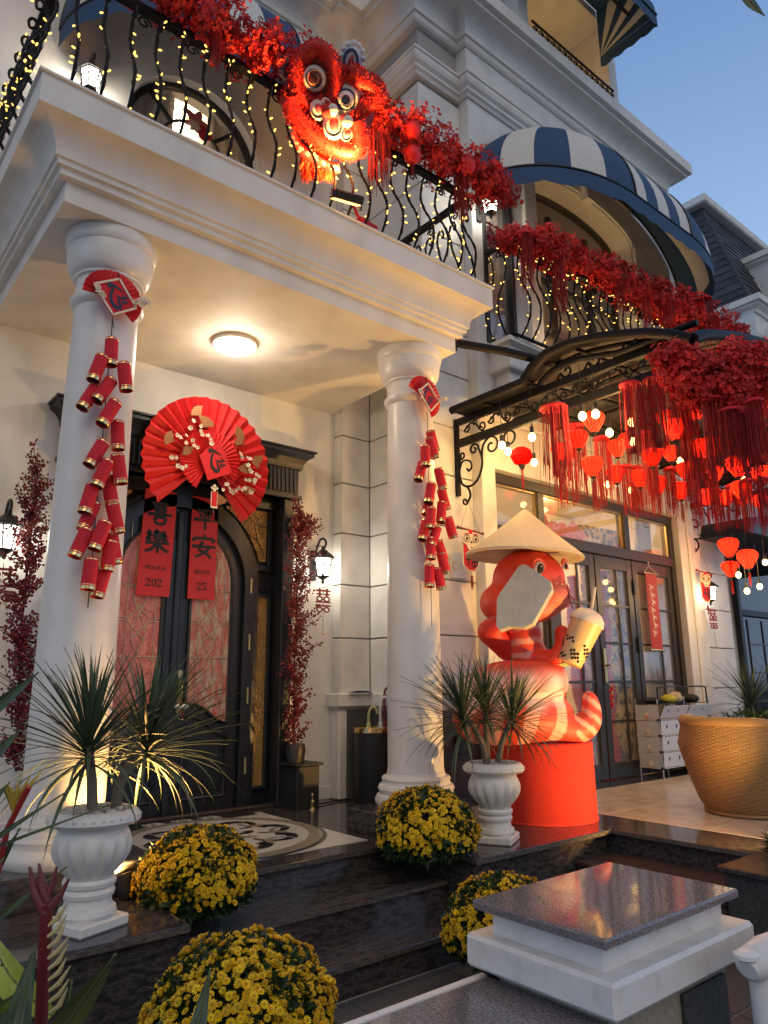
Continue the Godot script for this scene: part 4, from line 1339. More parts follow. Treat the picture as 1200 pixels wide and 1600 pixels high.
	part("pane", G.new().bb(Vector3(1.71, 4.6, -5.68), Vector3(3.01, 7.0, -5.672)), M.pane, bw)
	var cg2 := G.new().sm(true)
	for i in 52:
		var xa := 1.68 + i * 0.026
		if i > 20 and i < 34:
			continue
		cg2.quad(Vector3(xa, 4.5, -5.8 + 0.03 * sin(i * 1.1)), Vector3(xa + 0.026, 4.5, -5.8 + 0.03 * sin(i * 1.1 + 1.1)), Vector3(xa + 0.026, 7.1, -5.8 + 0.03 * sin(i * 1.1 + 1.1)), Vector3(xa, 7.1, -5.8 + 0.03 * sin(i * 1.1)))
	part("curtain", cg2, M.curtain, bw)
	part("room_back", G.new().bb(Vector3(0.8, 4.4, -7.6), Vector3(3.9, 7.6, -7.5)).bb(Vector3(0.8, 7.42, -7.5), Vector3(3.9, 7.6, -5.86)).bb(Vector3(0.8, 4.4, -7.5), Vector3(3.9, 4.5, -5.86)).bb(Vector3(0.7, 4.4, -7.5), Vector3(0.8, 7.6, -5.86)).bb(Vector3(3.9, 4.4, -7.5), Vector3(4.0, 7.6, -5.86)), M.room, bw)
	var rl := thing("room_lamp", "lit lamp in the room behind the arched balcony window", "ceiling light", Vector3(2.5, 7.40, -6.6))
	part("diffuser", G.new().lathe([Vector2(0.14, 0), Vector2(0.14, -0.03), Vector2(0, -0.05)], 20), M.bulb_cool, rl)
	lamp(Vector3(0, -0.12, 0), 1.6, Color(1, 0.9, 0.75), 0.1, "light", rl)
	var dc := thing("paper_charm", "red and pink paper charm hung in the lit arched window", "paper decoration", Vector3(2.36, 6.62, -5.61))
	part("flower", G.new().prism(blob(0.10, 0.03, 5), 0.008), mat(lin(.5, .12, .10), 0.7), dc)
	part("pouch", G.new().prism(blob(0.07, 0.008, 3), 0.012, Transform3D(Basis(), Vector3(0.09, -0.1, 0.004))), mat(lin(.36, .012, .02), 0.7), dc)
	part("ring", G.new().prism(blob(0.055, 0.012, 6), 0.01, Transform3D(Basis(), Vector3(-0.02, -0.07, 0.009))), mat(lin(.62, .40, .32), 0.7), dc)

func blob(r: float, w: float, k: int, n := 30) -> PackedVector2Array:
	var p := PackedVector2Array()
	for i in n:
		var a := TAU * i / n
		var q := r + w * cos(a * k)
		p.append(Vector2(cos(a) * q, sin(a) * q))
	return p

func uplight(at: Vector3, e: float, label: String) -> void:
	var o := thing("uplight", label, "lamp", at, 0.0, "uplights on the upper ledges")
	part("case", G.new().bb(Vector3(-0.16, 0, -0.03), Vector3(0.16, 0.05, 0.03), 0.008), M.black, o)
	part("lens", G.new().bb(Vector3(-0.15, 0.0502, -0.022), Vector3(0.15, 0.056, 0.022)), glow(Color(1.0, 0.80, 0.48), 4.0), o)
	lamp(Vector3(0, 0.10, 0), e, Color(1.0, 0.80, 0.50), 0.06, "light", o)

func build_neighbour() -> void:
	var o := thing("neighbour_house", "blue-grey slate roofed wing of the house farther right", "house")
	part("wall", G.new().bb(Vector3(14.26, 0, -11), Vector3(20, 8.9, -5.5)), M.plaster2, o)
	part("upper_wall", G.new().bb(Vector3(15.45, 8.9, -8.0), Vector3(20.0, 10.3, -5.3)), M.plaster2, o)
	var cp := [Vector2(-0.05, 0), Vector2(0.04, 0), Vector2(0.06, 0.06), Vector2(0.14, 0.12), Vector2(0.14, 0.16), Vector2(0.2, 0.17), Vector2(0.2, 0.3), Vector2(-0.05, 0.3)]
	part("cornice", G.new().mould(cp, [Vector3(14.30, 8.66, -10.9), Vector3(14.30, 8.66, -5.5), Vector3(20, 8.66, -5.5)]), M.plaster, o)
	part("upper_cornice", G.new().mould(cp, [Vector3(15.50, 10.22, -7.9), Vector3(15.50, 10.22, -5.35), Vector3(20.0, 10.22, -5.35)]), M.plaster, o)
	part("parapet", G.new().bb(Vector3(14.36, 7.6, -5.4), Vector3(18, 8.3, -5.15), 0.03), M.plaster, o)
	# steep slate roof: left slope and front slope, slate by slate
	var bl := Vector3(14.30, 8.97, -10.0)
	var bf := Vector3(14.30, 8.97, -5.55)
	var tf := Vector3(14.62, 11.75, -6.45)
	var tl := Vector3(14.62, 11.75, -9.0)
	var br := Vector3(18.0, 8.97, -5.55)
	var tr := Vector3(18.0, 11.75, -6.45)
	var rf := part("roof", G.new().quad_(bl, bf, tf, tl).quad_(bf, br, tr, tf), M.slate_plaque, o)
	var rows := 16
	for f in 2:
		var n := 12
		for r in rows:
			var t0 := float(r) / rows
			var t1 := float(r + 1.2) / rows
			for i in n:
				var u0 := (i + (0.5 if r % 2 else 0.0)) / n
				var u1 := minf(1.0, u0 + 0.985 / n)
				if u0 >= 1.0:
					continue
				var A := [bl, bf, tf, tl] if f == 0 else [bf, br, tr, tf]
				var at := func(u: float, t: float) -> Vector3:
					return A[0].lerp(A[1], u).lerp(A[3].lerp(A[2], u), minf(t, 1.0))
				var nn: Vector3 = (A[1] - A[0]).cross(A[3] - A[0]).normalized()
				var e: float = 0.014 + rng.randf() * 0.014
				var tn := rng.randf_range(0.030, 0.058)
				var g := G.new().col(Color(tn, tn * 1.1, tn * 1.35))
				var p0: Vector3 = at.call(u0, t0) + nn * e
				var p1: Vector3 = at.call(u1, t0) + nn * e
				var p2: Vector3 = at.call(u1, t1) + nn * 0.003
				var p3: Vector3 = at.call(u0, t1) + nn * 0.003
				g.quad(p0, p1, p2, p3)
				g.quad(p0 - nn * e, p1 - nn * e, p1, p0)
				if f == 0 or u0 < 0.6:
					part("slate", g, M.roof_slate, rf)
	part("hip_cap", G.new().bar(bf, tf, 0.07, 0.05), M.slate_plaque, o)
	part("ridge_cap", G.new().bb(Vector3(14.4, 11.74, -9.0), Vector3(18.2, 11.95, -6.25), 0.03), M.plaster, o)

func roof_a(z: float) -> float:   # profile of the canopy's side, 0..1
	var p := [[-4.48, 0.52], [-3.62, 0.52], [-3.5, 0.83], [-3.38, 0.97], [-3.14, 1.0], [-2.84, 0.83], [-2.5, 0.53], [-2.3, 0.28], [-2.15, 0.0]]
	for i in p.size() - 1:
		if z <= p[i + 1][0]:
			return lerpf(p[i][1], p[i + 1][1], clampf((z - p[i][0]) / (p[i + 1][0] - p[i][0]), 0, 1))
	return 0.0

func roof_y(x: float, z: float) -> float:
	var t := clampf((x - 4.5) / 4.5, 0, 1)
	var b := pow(sin(PI * t), 0.75)
	return 3.69 + 0.36 * (1.0 - (1.0 - roof_a(z)) * (1.0 - b)) + 0.05 * b

func build_canopy() -> void:
	var o := thing("entrance_canopy", "black iron canopy with curved roof and scrollwork over the shop doors", "canopy")
	var zs := []
	for i in 9:
		zs.append(lerpf(-4.46, -3.62, i / 8.0))
	for i in 19:
		zs.append(lerpf(-3.60, -2.15, i / 18.0))
	var g := G.new().sm(true)
	var nx := 26
	for i in nx:
		var xa := lerpf(4.5, 9.0, float(i) / nx)
		var xb := lerpf(4.5, 9.0, float(i + 1) / nx)
		for j in zs.size() - 1:
			var a := Vector3(xa, roof_y(xa, zs[j]), zs[j])
			var b := Vector3(xb, roof_y(xb, zs[j]), zs[j])
			var c := Vector3(xb, roof_y(xb, zs[j + 1]), zs[j + 1])
			var d := Vector3(xa, roof_y(xa, zs[j + 1]), zs[j + 1])
			g.quad(d, c, b, a)
	part("roof_sheet", g, M.canopy_roof, o)
	# thick rolled eave along the side and the front
	var e1 := PackedVector3Array()
	for z in zs:
		e1.append(Vector3(4.5, roof_y(4.5, z) + 0.005, z))
	part("eave", G.new().tube(e1, 0.038, 8), M.iron, o)
	var e2 := PackedVector3Array()
	for i in 31:
		var x := lerpf(4.5, 9.0, i / 30.0)
		e2.append(Vector3(x, roof_y(x, -2.15) + 0.005, -2.15))
	part("eave", G.new().tube(e2, 0.045, 8), M.iron, o)
	# inner hoop of the side gable
	var e3 := PackedVector3Array()
	for z in zs:
		if z > -3.56:
			e3.append(Vector3(4.6, maxf(3.86, roof_y(4.5, z) - 0.11), z))
	part("gable_hoop", G.new().tube(e3, 0.024, 6), M.iron, o)
	part("shoulder_plate", G.new().bb(Vector3(4.5, 3.872, -4.47), Vector3(4.75, 3.888, -3.58), 0.004), M.iron, o)
	# rafters
	for i in 7:
		var x := 4.7 + i * 0.68
		var r := PackedVector3Array()
		for z in zs:
			r.append(Vector3(x, roof_y(x, z) - 0.035, z))
		part("rafter", G.new().tube(r, 0.022, 5), M.iron, o)
	for z in [-4.1, -3.6, -3.1, -2.6]:
		var r := PackedVector3Array()
		for i in 21:
			var x := lerpf(4.55, 8.95, i / 20.0)
			r.append(Vector3(x, roof_y(x, z) - 0.05, z))
		part("purlin", G.new().tube(r, 0.018, 5), M.iron, o)
	# side panels of scrollwork
	for x in [4.68, 8.82]:
		var sp := G.new()
		sp.bb(Vector3(x - 0.02, 3.585, -4.56), Vector3(x + 0.02, 3.66, -2.32), 0.004)
		sp.bb(Vector3(x - 0.018, 3.80, -4.56), Vector3(x + 0.018, 3.868, -2.32), 0.004)
		sp.bb(Vector3(x - 0.022, 3.12, -4.6), Vector3(x + 0.022, 3.868, -4.56), 0.004)
		sp.bb(Vector3(x - 0.019, 3.662, -2.36), Vector3(x + 0.019, 3.798, -2.32))
		part("side_rail", sp, M.iron, o)
		var fr := Transform3D(Basis(Vector3(0, 0, 1), Vector3(0, 1, 0), Vector3(-1, 0, 0)), Vector3(x, 3.73, -4.55))
		for i in 7:
			var u := 0.06 + i * 0.30
			var s := G.new()
			var pts := spiral(u + 0.05, 0.018, 0.012, 0.045, 8.5, 3.6, 10)
			pts.append_array(smooth2([Vector2(u + 0.1, 0.055), Vector2(u + 0.16, 0.03), Vector2(u + 0.2, -0.03), Vector2(u + 0.235, -0.058)], 3))
			s.tube(to3(pts, fr), 0.0095, 5)
			s.tube(to3(spiral(u + 0.235, -0.012, 0.046, 0.012, -1.57, 5.2, 10), fr), 0.0095, 5)
			s.tube(to3(spiral(u + 0.145, 0.04, 0.03, 0.01, 0.0, 5.6, 7), fr), 0.008, 4)
			part("scroll", s, M.iron, o)
		if x < 5.0:
			for i in 3:
				var s := G.new()
				var u := 1.25 + i * 0.27
				s.tube(to3(spiral(u, 0.19, 0.06 , 0.014, PI, 9.5, 12), fr), 0.01, 5)
				s.tube(to3(smooth2([Vector2(u - 0.06, 0.19), Vector2(u - 0.1, 0.13), Vector2(u + 0.02, 0.1)], 4), fr), 0.01, 5)
				part("gable_scroll", s, M.iron, o)
		# bracket on the wall
		var bx := Transform3D(Basis(Vector3(0, 0, 1), Vector3(0, 1, 0), Vector3(-1, 0, 0)), Vector3(x, 0, -4.58))
		var bk := G.new()
		var m := smooth2([Vector2(0.05, 3.50), Vector2(0.02, 3.40), Vector2(0.02, 3.32), Vector2(0.05, 3.23), Vector2(0.11, 3.19), Vector2(0.19, 3.19), Vector2(0.26, 3.24), Vector2(0.305, 3.33), Vector2(0.31, 3.42), Vector2(0.27, 3.52)], 5)
		bk.tube(to3(m, bx), 0.0115, 6)
		bk.tube(to3(spiral(0.215, 3.52, 0.058, 0.014, 0.0, 7.5, 16), bx), 0.0105, 5)
		bk.tube(to3(spiral(0.06, 3.50, 0.045, 0.012, PI, 9.5, 14), bx), 0.010, 5)
		bk.tube(to3(smooth2([Vector2(0.02, 3.36), Vector2(0.07, 3.44), Vector2(0.16, 3.42), Vector2(0.18, 3.36), Vector2(0.14, 3.33), Vector2(0.12, 3.36)], 5), bx), 0.010, 5)
		bk.tube(to3(smooth2([Vector2(0.31, 3.41), Vector2(0.33, 3.53), Vector2(0.40, 3.585)], 5), bx), 0.0115, 6)
		bk.tube(to3(spiral(0.43, 3.50, 0.09, 0.02, 1.9, -5.2, 18), bx), 0.0105, 5)
		bk.tube(to3(spiral(0.64, 3.52, 0.062, 0.062, 0, TAU, 16), bx), 0.0105, 5, false)
		bk.tube(to3(smooth2([Vector2(0.11, 3.19), Vector2(0.145, 3.14), Vector2(0.15, 3.09), Vector2(0.12, 3.045)], 5), bx), 0.011, 6)
		bk.tube(to3(spiral(0.085, 3.055, 0.036, 0.01, -0.3, -7.0, 14), bx), 0.010, 5)
		part("bracket", bk, M.iron, o)
	# tie rod back to the portico
	var rod := thing("tie_rod", "black iron tie rod from the portico cornice to the canopy roof", "iron rod")
	part("rod", G.new().tube(PackedVector3Array([Vector3(3.94, 4.14, -3.82), Vector3(4.3, 4.10, -3.62), Vector3(4.75, 4.02, -3.40)]), 0.035, 10), M.iron, rod)
	part("wall_plate", G.new().bb(Vector3(3.892, 4.05, -3.87), Vector3(3.915, 4.23, -3.79), 0.004), M.iron, rod)
	# second canopy farther right
	var c2 := thing("far_canopy", "dark canopy roof over the garden door at the right edge", "canopy")
	var cg := G.new()
	cg.prism(PackedVector2Array([Vector2(9.2, 3.25), Vector2(9.3, 3.45), Vector2(11.0, 3.75), Vector2(13.5, 3.75), Vector2(13.5, 3.25)]), 1.5, Transform3D(Basis(), Vector3(0, 0, -5.45)))
	part("roof", cg, M.canopy_roof, c2)
	for i in 4:
		var bx2 := Transform3D(Basis(), Vector3(9.75 + i * 0.55, 3.0, -4.2))
		var s := G.new()
		s.tube(to3(spiral(0, 0.08, 0.12, 0.02, 1.57, 9.0, 18), bx2), 0.012, 5)
		s.tube(to3(smooth2([Vector2(0, 0.2), Vector2(0.2, 0.15), Vector2(0.28, -0.02), Vector2(0.5, -0.1)], 5), bx2), 0.012, 5)
		part("scroll", s, M.iron, c2)

func wall_lamp(at: Vector3, turn: float, label: String, e: float) -> void:
	var o := thing("wall_lantern", label, "wall lamp", at, turn, "wall lanterns on the facade")
	part("back_plate", G.new().bb(Vector3(-0.035, -0.14, -0.17), Vector3(0.035, 0.14, -0.148), 0.01), M.black, o)
	var arm := smooth2([Vector2(-0.15, -0.04), Vector2(-0.12, 0.10), Vector2(-0.06, 0.215), Vector2(0.01, 0.225), Vector2(0.045, 0.18), Vector2(0.02, 0.14), Vector2(-0.01, 0.155)], 5)
	var ax := Transform3D(Basis(Vector3(0, 0, 1), Vector3(0, 1, 0), Vector3(-1, 0, 0)), Vector3.ZERO)
	part("arm", G.new().tube(to3(arm, ax), 0.011, 7).tube(to3(smooth2([Vector2(-0.15, -0.06), Vector2(-0.1, -0.02), Vector2(-0.09, 0.06)], 5), ax), 0.009, 6), M.black, o)
	var k := 6
	part("roof", G.new().lathe([Vector2(0.0, 0.155), Vector2(0.018, 0.15), Vector2(0.02, 0.125), Vector2(0.035, 0.12), Vector2(0.05, 0.105), Vector2(0.105, 0.06), Vector2(0.118, 0.05), Vector2(0.112, 0.042), Vector2(0.085, 0.045), Vector2(0, 0.046)], k), M.black, o)
	part("pane", G.new().lathe([Vector2(0.0, 0.044), Vector2(0.082, 0.043), Vector2(0.056, -0.118), Vector2(0.0, -0.12)], k), M.bulb_cool, o)
	var cage := G.new()
	for i in k:
		var a := TAU * i / k
		cage.tube(PackedVector3Array([Vector3(cos(a) * 0.085, 0.045, -sin(a) * 0.085), Vector3(cos(a) * 0.058, -0.12, -sin(a) * 0.058)]), 0.006, 4)
		var a2 := TAU * (i + 1) / k
		for q in [[0.0845, 0.042], [0.074, -0.02], [0.058, -0.118]]:
			cage.tube(PackedVector3Array([Vector3(cos(a) * q[0], q[1], -sin(a) * q[0]), Vector3(cos(a2) * q[0], q[1], -sin(a2) * q[0])]), 0.004, 4)
		cage.tube(PackedVector3Array([Vector3(cos(a) * 0.075, -0.02, -sin(a) * 0.075), Vector3((cos(a) + cos(a2)) * 0.0415, 0.03, -(sin(a) + sin(a2)) * 0.0415), Vector3(cos(a2) * 0.075, -0.02, -sin(a2) * 0.075)]), 0.0035, 4)
	part("cage", cage, M.black, o)
	part("finial", G.new().lathe([Vector2(0, -0.19), Vector2(0.012, -0.18), Vector2(0.015, -0.165), Vector2(0.008, -0.155), Vector2(0.03, -0.14), Vector2(0.06, -0.121), Vector2(0, -0.1205)], 8), M.black, o)
	lamp(Vector3(0, -0.04, 0), e, Color(1.0, 0.95, 0.86), 0.08, "light", o)

func double_joy(at: Vector3, s: float, label: String) -> void:
	# the hung double happiness character, cut from red board
	var o := thing("double_happiness_charm", label, "hanging charm", at, 0.0, "charms hung under the wall lanterns")
	part("cord", G.new().tube(PackedVector3Array([Vector3(0, 0.02, 0), Vector3(0, -0.34 * s, 0)]), 0.002, 4), M.ink, o)
	var g := G.new()
	var x := Transform3D(Basis().scaled(Vector3(s, s, 1)), Vector3(0, 0, -0.004))
	for e in [-1.0, 1.0]:
		var c: float = e * 0.034
		g.prism(PackedVector2Array([Vector2(c - 0.033, -0.025), Vector2(c + 0.033, -0.025), Vector2(c + 0.033, -0.012), Vector2(c - 0.033, -0.012)]), 0.008, x)
		g.prism(PackedVector2Array([Vector2(c - 0.026, -0.052), Vector2(c + 0.026, -0.052), Vector2(c + 0.026, -0.04), Vector2(c - 0.026, -0.04)]), 0.0085, x)
		g.prism(PackedVector2Array([Vector2(c - 0.007, -0.06), Vector2(c + 0.007, -0.06), Vector2(c + 0.007, 0.0), Vector2(c - 0.007, 0.0)]), 0.009, x)
		for y in [-0.082, -0.165]:
			g.tube(to3(spiral(c, y, 0.021, 0.021, 0, TAU, 12), Transform3D(Basis().scaled(Vector3(s * 1.2, s * 0.85, 1)), Vector3(-c * s * 0.2, y * s * 0.15, 0))), 0.0065 * s, 5, false)
		for y in [-0.107, -0.135]:
			g.prism(PackedVector2Array([Vector2(c - 0.036, y - 0.006), Vector2(c + 0.036, y - 0.006), Vector2(c + 0.036, y + 0.006), Vector2(c - 0.036, y + 0.006)]), 0.0095, x)
	part("character", g, M.red_wood, o)
	part("bead", G.new().ball(Vector3(0, -0.35 * s, 0), Vector3.ONE * 0.012, 8), M.gold, o)

func build_lamps() -> void:
	wall_lamp(Vector3(3.72, 2.50, -5.38), 0.0, "lit black lantern on the porch wall right of the berry branches", 0.28)
	wall_lamp(Vector3(1.10, 2.46, -5.38), 0.0, "lit black lantern on the wall at the far left edge", 0.28)
	wall_lamp(Vector3(1.34, 6.32, -5.38), 0.0, "lit lantern seen through the left end of the first balcony railing", 0.3)
	wall_lamp(Vector3(5.00, 6.22, -4.31), 0.0, "lit black lantern between the two balconies beside the narrow window", 0.3)
	wall_lamp(Vector3(8.97, 2.54, -4.43), 0.0, "lit black lantern on the grey wall right of the shop doors", 0.3)
	double_joy(Vector3(3.72, 2.27, -5.37), 1.15, "red double happiness character hung under the lantern right of the front door")
	double_joy(Vector3(1.10, 2.23, -5.37), 1.3, "red double happiness character hung under the lantern at the far left")
	double_joy(Vector3(8.97, 2.31, -4.42), 1.35, "red double happiness character under the lantern right of the shop doors")
	double_joy(Vector3(5.02, 5.98, -4.30), 1.6, "dark red double happiness character under the lantern between the balconies")

func baluster_path(base: Vector3, out: Vector3, h: float, bulge: float) -> PackedVector3Array:
	var pr := [Vector2(0.0, 0.0), Vector2(0.075, 0.07), Vector2(0.13, 0.18), Vector2(0.145, 0.30), Vector2(0.10, 0.46), Vector2(0.035, 0.60), Vector2(0.005, 0.74), Vector2(0.02, 0.86), Vector2(0.06, 0.93), Vector2(0.085, 0.90), Vector2(0.075, 0.845), Vector2(0.05, 0.86)]
	var q := smooth2(pr, 3)
	var o := PackedVector3Array()
	for p in q:
		o.append(base + out * p.x * bulge + Vector3.UP * p.y * h)
	return o

func railing(called: String, label: String, path: Array, h: float, spacing: float, lights: float, rail_mat: Material) -> void:
	var o := thing(called, label, "railing")
	var xs := []
	var bal := 0
	var wire := G.new()
	for i in path.size() - 1:
		var a: Vector3 = path[i]
		var b: Vector3 = path[i + 1]
		var d := (b - a).normalized()
		var out := Vector3(-d.z, 0, d.x)
		var n := int((b - a).length() / spacing)
		part("top_rail", G.new().bar(a + Vector3.UP * (h + 0.02), b + Vector3.UP * (h + 0.02), 0.06, 0.035), rail_mat, o)
		part("bottom_rail", G.new().bar(a + Vector3.UP * 0.015 + out * 0.0, b + Vector3.UP * 0.015, 0.03, 0.02), rail_mat, o)
		for k in n:
			var p := a + d * ((k + 0.5) * (b - a).length() / n)
			var bp := baluster_path(p, out, h, 1.0)
			part("baluster", G.new().tube(bp, 0.0095, 5), rail_mat, o)
			bal += 1
			if k % 2 == 0:
				part("rail_scroll", G.new().tube(to3(spiral(0, h - 0.07, 0.045, 0.012, 0, 8, 12), Transform3D(Basis(d, Vector3.UP, d.cross(Vector3.UP)), p + d * spacing * 0.5)), 0.008, 4), rail_mat, o)
			# fairy lights wound round the baluster
			var m := bp.size()
			var wp := PackedVector3Array()
			for j in m - 9:
				var w := j * 1.3
				wp.append(bp[j] + (d * cos(w) + out * sin(w)) * 0.014)
			wire.tube(wp, 0.003, 3, false)
			for j in range(1, m - 6):
				if rng.randf() < lights:
					var q := bp[j].lerp(bp[j + 1], rng.randf())
					var w := rng.randf() * TAU
					var nd := (d * cos(w) + out * sin(w) + Vector3.UP * rng.randf_range(-0.3, 0.6)).normalized()
					xs.append(aim(q + nd * 0.012, nd, 0.0, rng.randf_range(0.85, 1.2)))
	var f := thing("fairy_lights", "warm fairy lights wound round the " + ("railing of the first balcony below the lion head" if h < 0.9 else "railing of the second balcony under the dome awning"), "fairy lights")
	part("wire", wire, M.black, f)
	multi("bulb", G.new().lathe([Vector2(0, 0), Vector2(0.0042, 0.003), Vector2(0.0058, 0.012), Vector2(0.0045, 0.02), Vector2(0, 0.024)], 6).done(), M.fairy, xs, [], f)

func build_balconies() -> void:
	var b2 := thing("second_balcony", "pale stepped balcony slab above the canopy on the shop bay", "balcony")
	var pf := [Vector2(-0.2, -0.42), Vector2(-0.12, -0.42), Vector2(-0.12, -0.30), Vector2(-0.06, -0.28), Vector2(-0.05, -0.26), Vector2(-0.05, -0.06), Vector2(-0.01, -0.05), Vector2(0.02, -0.045), Vector2(0.02, 0.0), Vector2(-0.2, 0.0)]
	part("slab_moulding", G.new().mould(pf, [Vector3(5.03, 4.69, -4.62), Vector3(5.03, 4.69, -4.17), Vector3(8.85, 4.69, -4.17), Vector3(8.85, 4.69, -4.62)]), M.plaster, b2)
	part("slab", G.new().bb(Vector3(5.2, 4.30, -4.6), Vector3(8.68, 4.685, -4.34)), M.plaster, b2)
	railing("balcony_railing", "black bellied iron railing of the first balcony over the porch, wound with lights", [Vector3(0.73, 4.592, -5.5), Vector3(0.73, 4.592, -3.72), Vector3(4.02, 4.592, -3.72), Vector3(4.02, 4.592, -5.4)], 0.86, 0.15, 0.36, M.iron)
	railing("balcony_railing", "black bellied iron railing of the second balcony below the dome awning", [Vector3(5.07, 4.692, -4.45), Vector3(5.07, 4.692, -4.13), Vector3(8.85, 4.692, -4.08)], 1.02, 0.15, 0.45, M.iron)
	uplight(Vector3(6.3, 4.70, -4.32), 0.4, "warm uplight lying on the second balcony floor below the arch")
	uplight(Vector3(7.9, 4.70, -4.32), 0.4, "warm uplight at the right end of the second balcony floor")

func blossom_mesh() -> ArrayMesh:
	var g := G.new()
	for i in 5:
		var a := TAU * i / 5.0
		var d := Vector3(cos(a), 0, sin(a))
		var s := Vector3(-sin(a), 0, cos(a))
		var p0 := d * 0.002
		var p1 := d * 0.013 + s * 0.010 + Vector3.UP * 0.004
		var p2 := d * 0.021 + Vector3.UP * 0.010
		var p3 := d * 0.013 - s * 0.010 + Vector3.UP * 0.004
		g.quad(p0, p3, p2, p1)
	return g.done()

func garland(label: String, path: Array, rad: Array, count: int, cat_group := "blossom garlands") -> void:
	var o := thing("blossom_garland", label, "garland", Vector3.ZERO, 0.0, cat_group)
	var main := PackedVector3Array(path)
	part("branch", G.new().tube(main, 0.012, 5), M.branch, o)
	var xs := []
	var cs := []
	var tw := G.new()
	var n := path.size() - 1
	var made := 0
	while made < count:
		var t := rng.randf() * n
		var i := int(t)
		var r := lerpf(rad[i], rad[i + 1], t - i)
		var c: Vector3 = path[i].lerp(path[i + 1], t - i)
		var dir := rv(1.0).normalized()
		dir.y = dir.y * 0.8 + 0.05
		var tip := c + dir * r * sqrt(rng.randf())
		if rng.randf() < 0.5:
			tw.tube(PackedVector3Array([c, (c + tip) * 0.5 + rv(0.02), tip]), 0.003, 3, false)
		var k := rng.randi_range(8, 16)
		var tone := rng.randf_range(0.55, 1.15)
		for j in k:
			var q := tip + rv(0.042)
			var nd := (q - c).normalized() + rv(0.7)
			xs.append(aim(q, nd, rng.randf() * TAU, rng.randf_range(0.62, 1.05)))
			var v := tone * rng.randf_range(0.8, 1.15)
			cs.append(Color(0.76 * v, 0.030 * v, 0.026 * v))
		made += k
	part("twigs", tw, M.branch, o)
	multi("blossoms", blossom, M.petal, xs, cs, o)

var blossom: ArrayMesh
var tassel_proto := []

func tassel_mesh(seed_: int, strands: int, ragged: float) -> ArrayMesh:
	# unit tassel: one metre long, one metre wide, hanging from the origin
	var r := RandomNumberGenerator.new()
	r.seed = seed_
	var g := G.new().sm(true)
	for i in strands:
		var a := r.randf() * TAU
		var q := sqrt(r.randf())
		var top := Vector3(cos(a) * q * 0.44, 0, sin(a) * q * 0.44)
		var bot := Vector3(cos(a) * q * 0.5, -1.0 + r.randf() * ragged, sin(a) * q * 0.5)
		var v := r.randf_range(0.5, 1.1)
		g.col(Color(0.42 * v, 0.012 * v, 0.018 * v))
		var w := Vector3(cos(a * 3.0), 0, sin(a * 3.0)) * 0.012
		var w2 := Vector3(-w.z, 0, w.x)
		var pts := [top, top.lerp(bot, 0.3) + Vector3(r.randf_range(-0.02, 0.02), 0, r.randf_range(-0.02, 0.02)), top.lerp(bot, 0.65) + Vector3(r.randf_range(-0.03, 0.03), 0, r.randf_range(-0.03, 0.03)), bot]
		for j in 3:
			var p: Vector3 = pts[j]
			var e: Vector3 = pts[j + 1]
			g.quad(e - w, e + w2, p + w2, p - w)
			g.quad(e + w2, e + w - w2 * 0.3, p + w - w2 * 0.3, p + w2)
	return g.done()

func tassel(at: Vector3, length: float, width: float, label: String, group: String, k := 0) -> void:
	var o := thing("tassel", label, "tassel", at, rng.randf() * TAU, group)
	part("cap", G.new().lathe([Vector2(0.0, 0.02), Vector2(0.2 * width, 0.018), Vector2(0.42 * width, 0.005), Vector2(0.44 * width, -0.012), Vector2(0, -0.014)], 10), M.red_felt, o)
	part("strands", tassel_proto[k % tassel_proto.size()], M.red_thread, o, Transform3D(Basis().scaled(Vector3(width, length, width)), Vector3.ZERO), true)

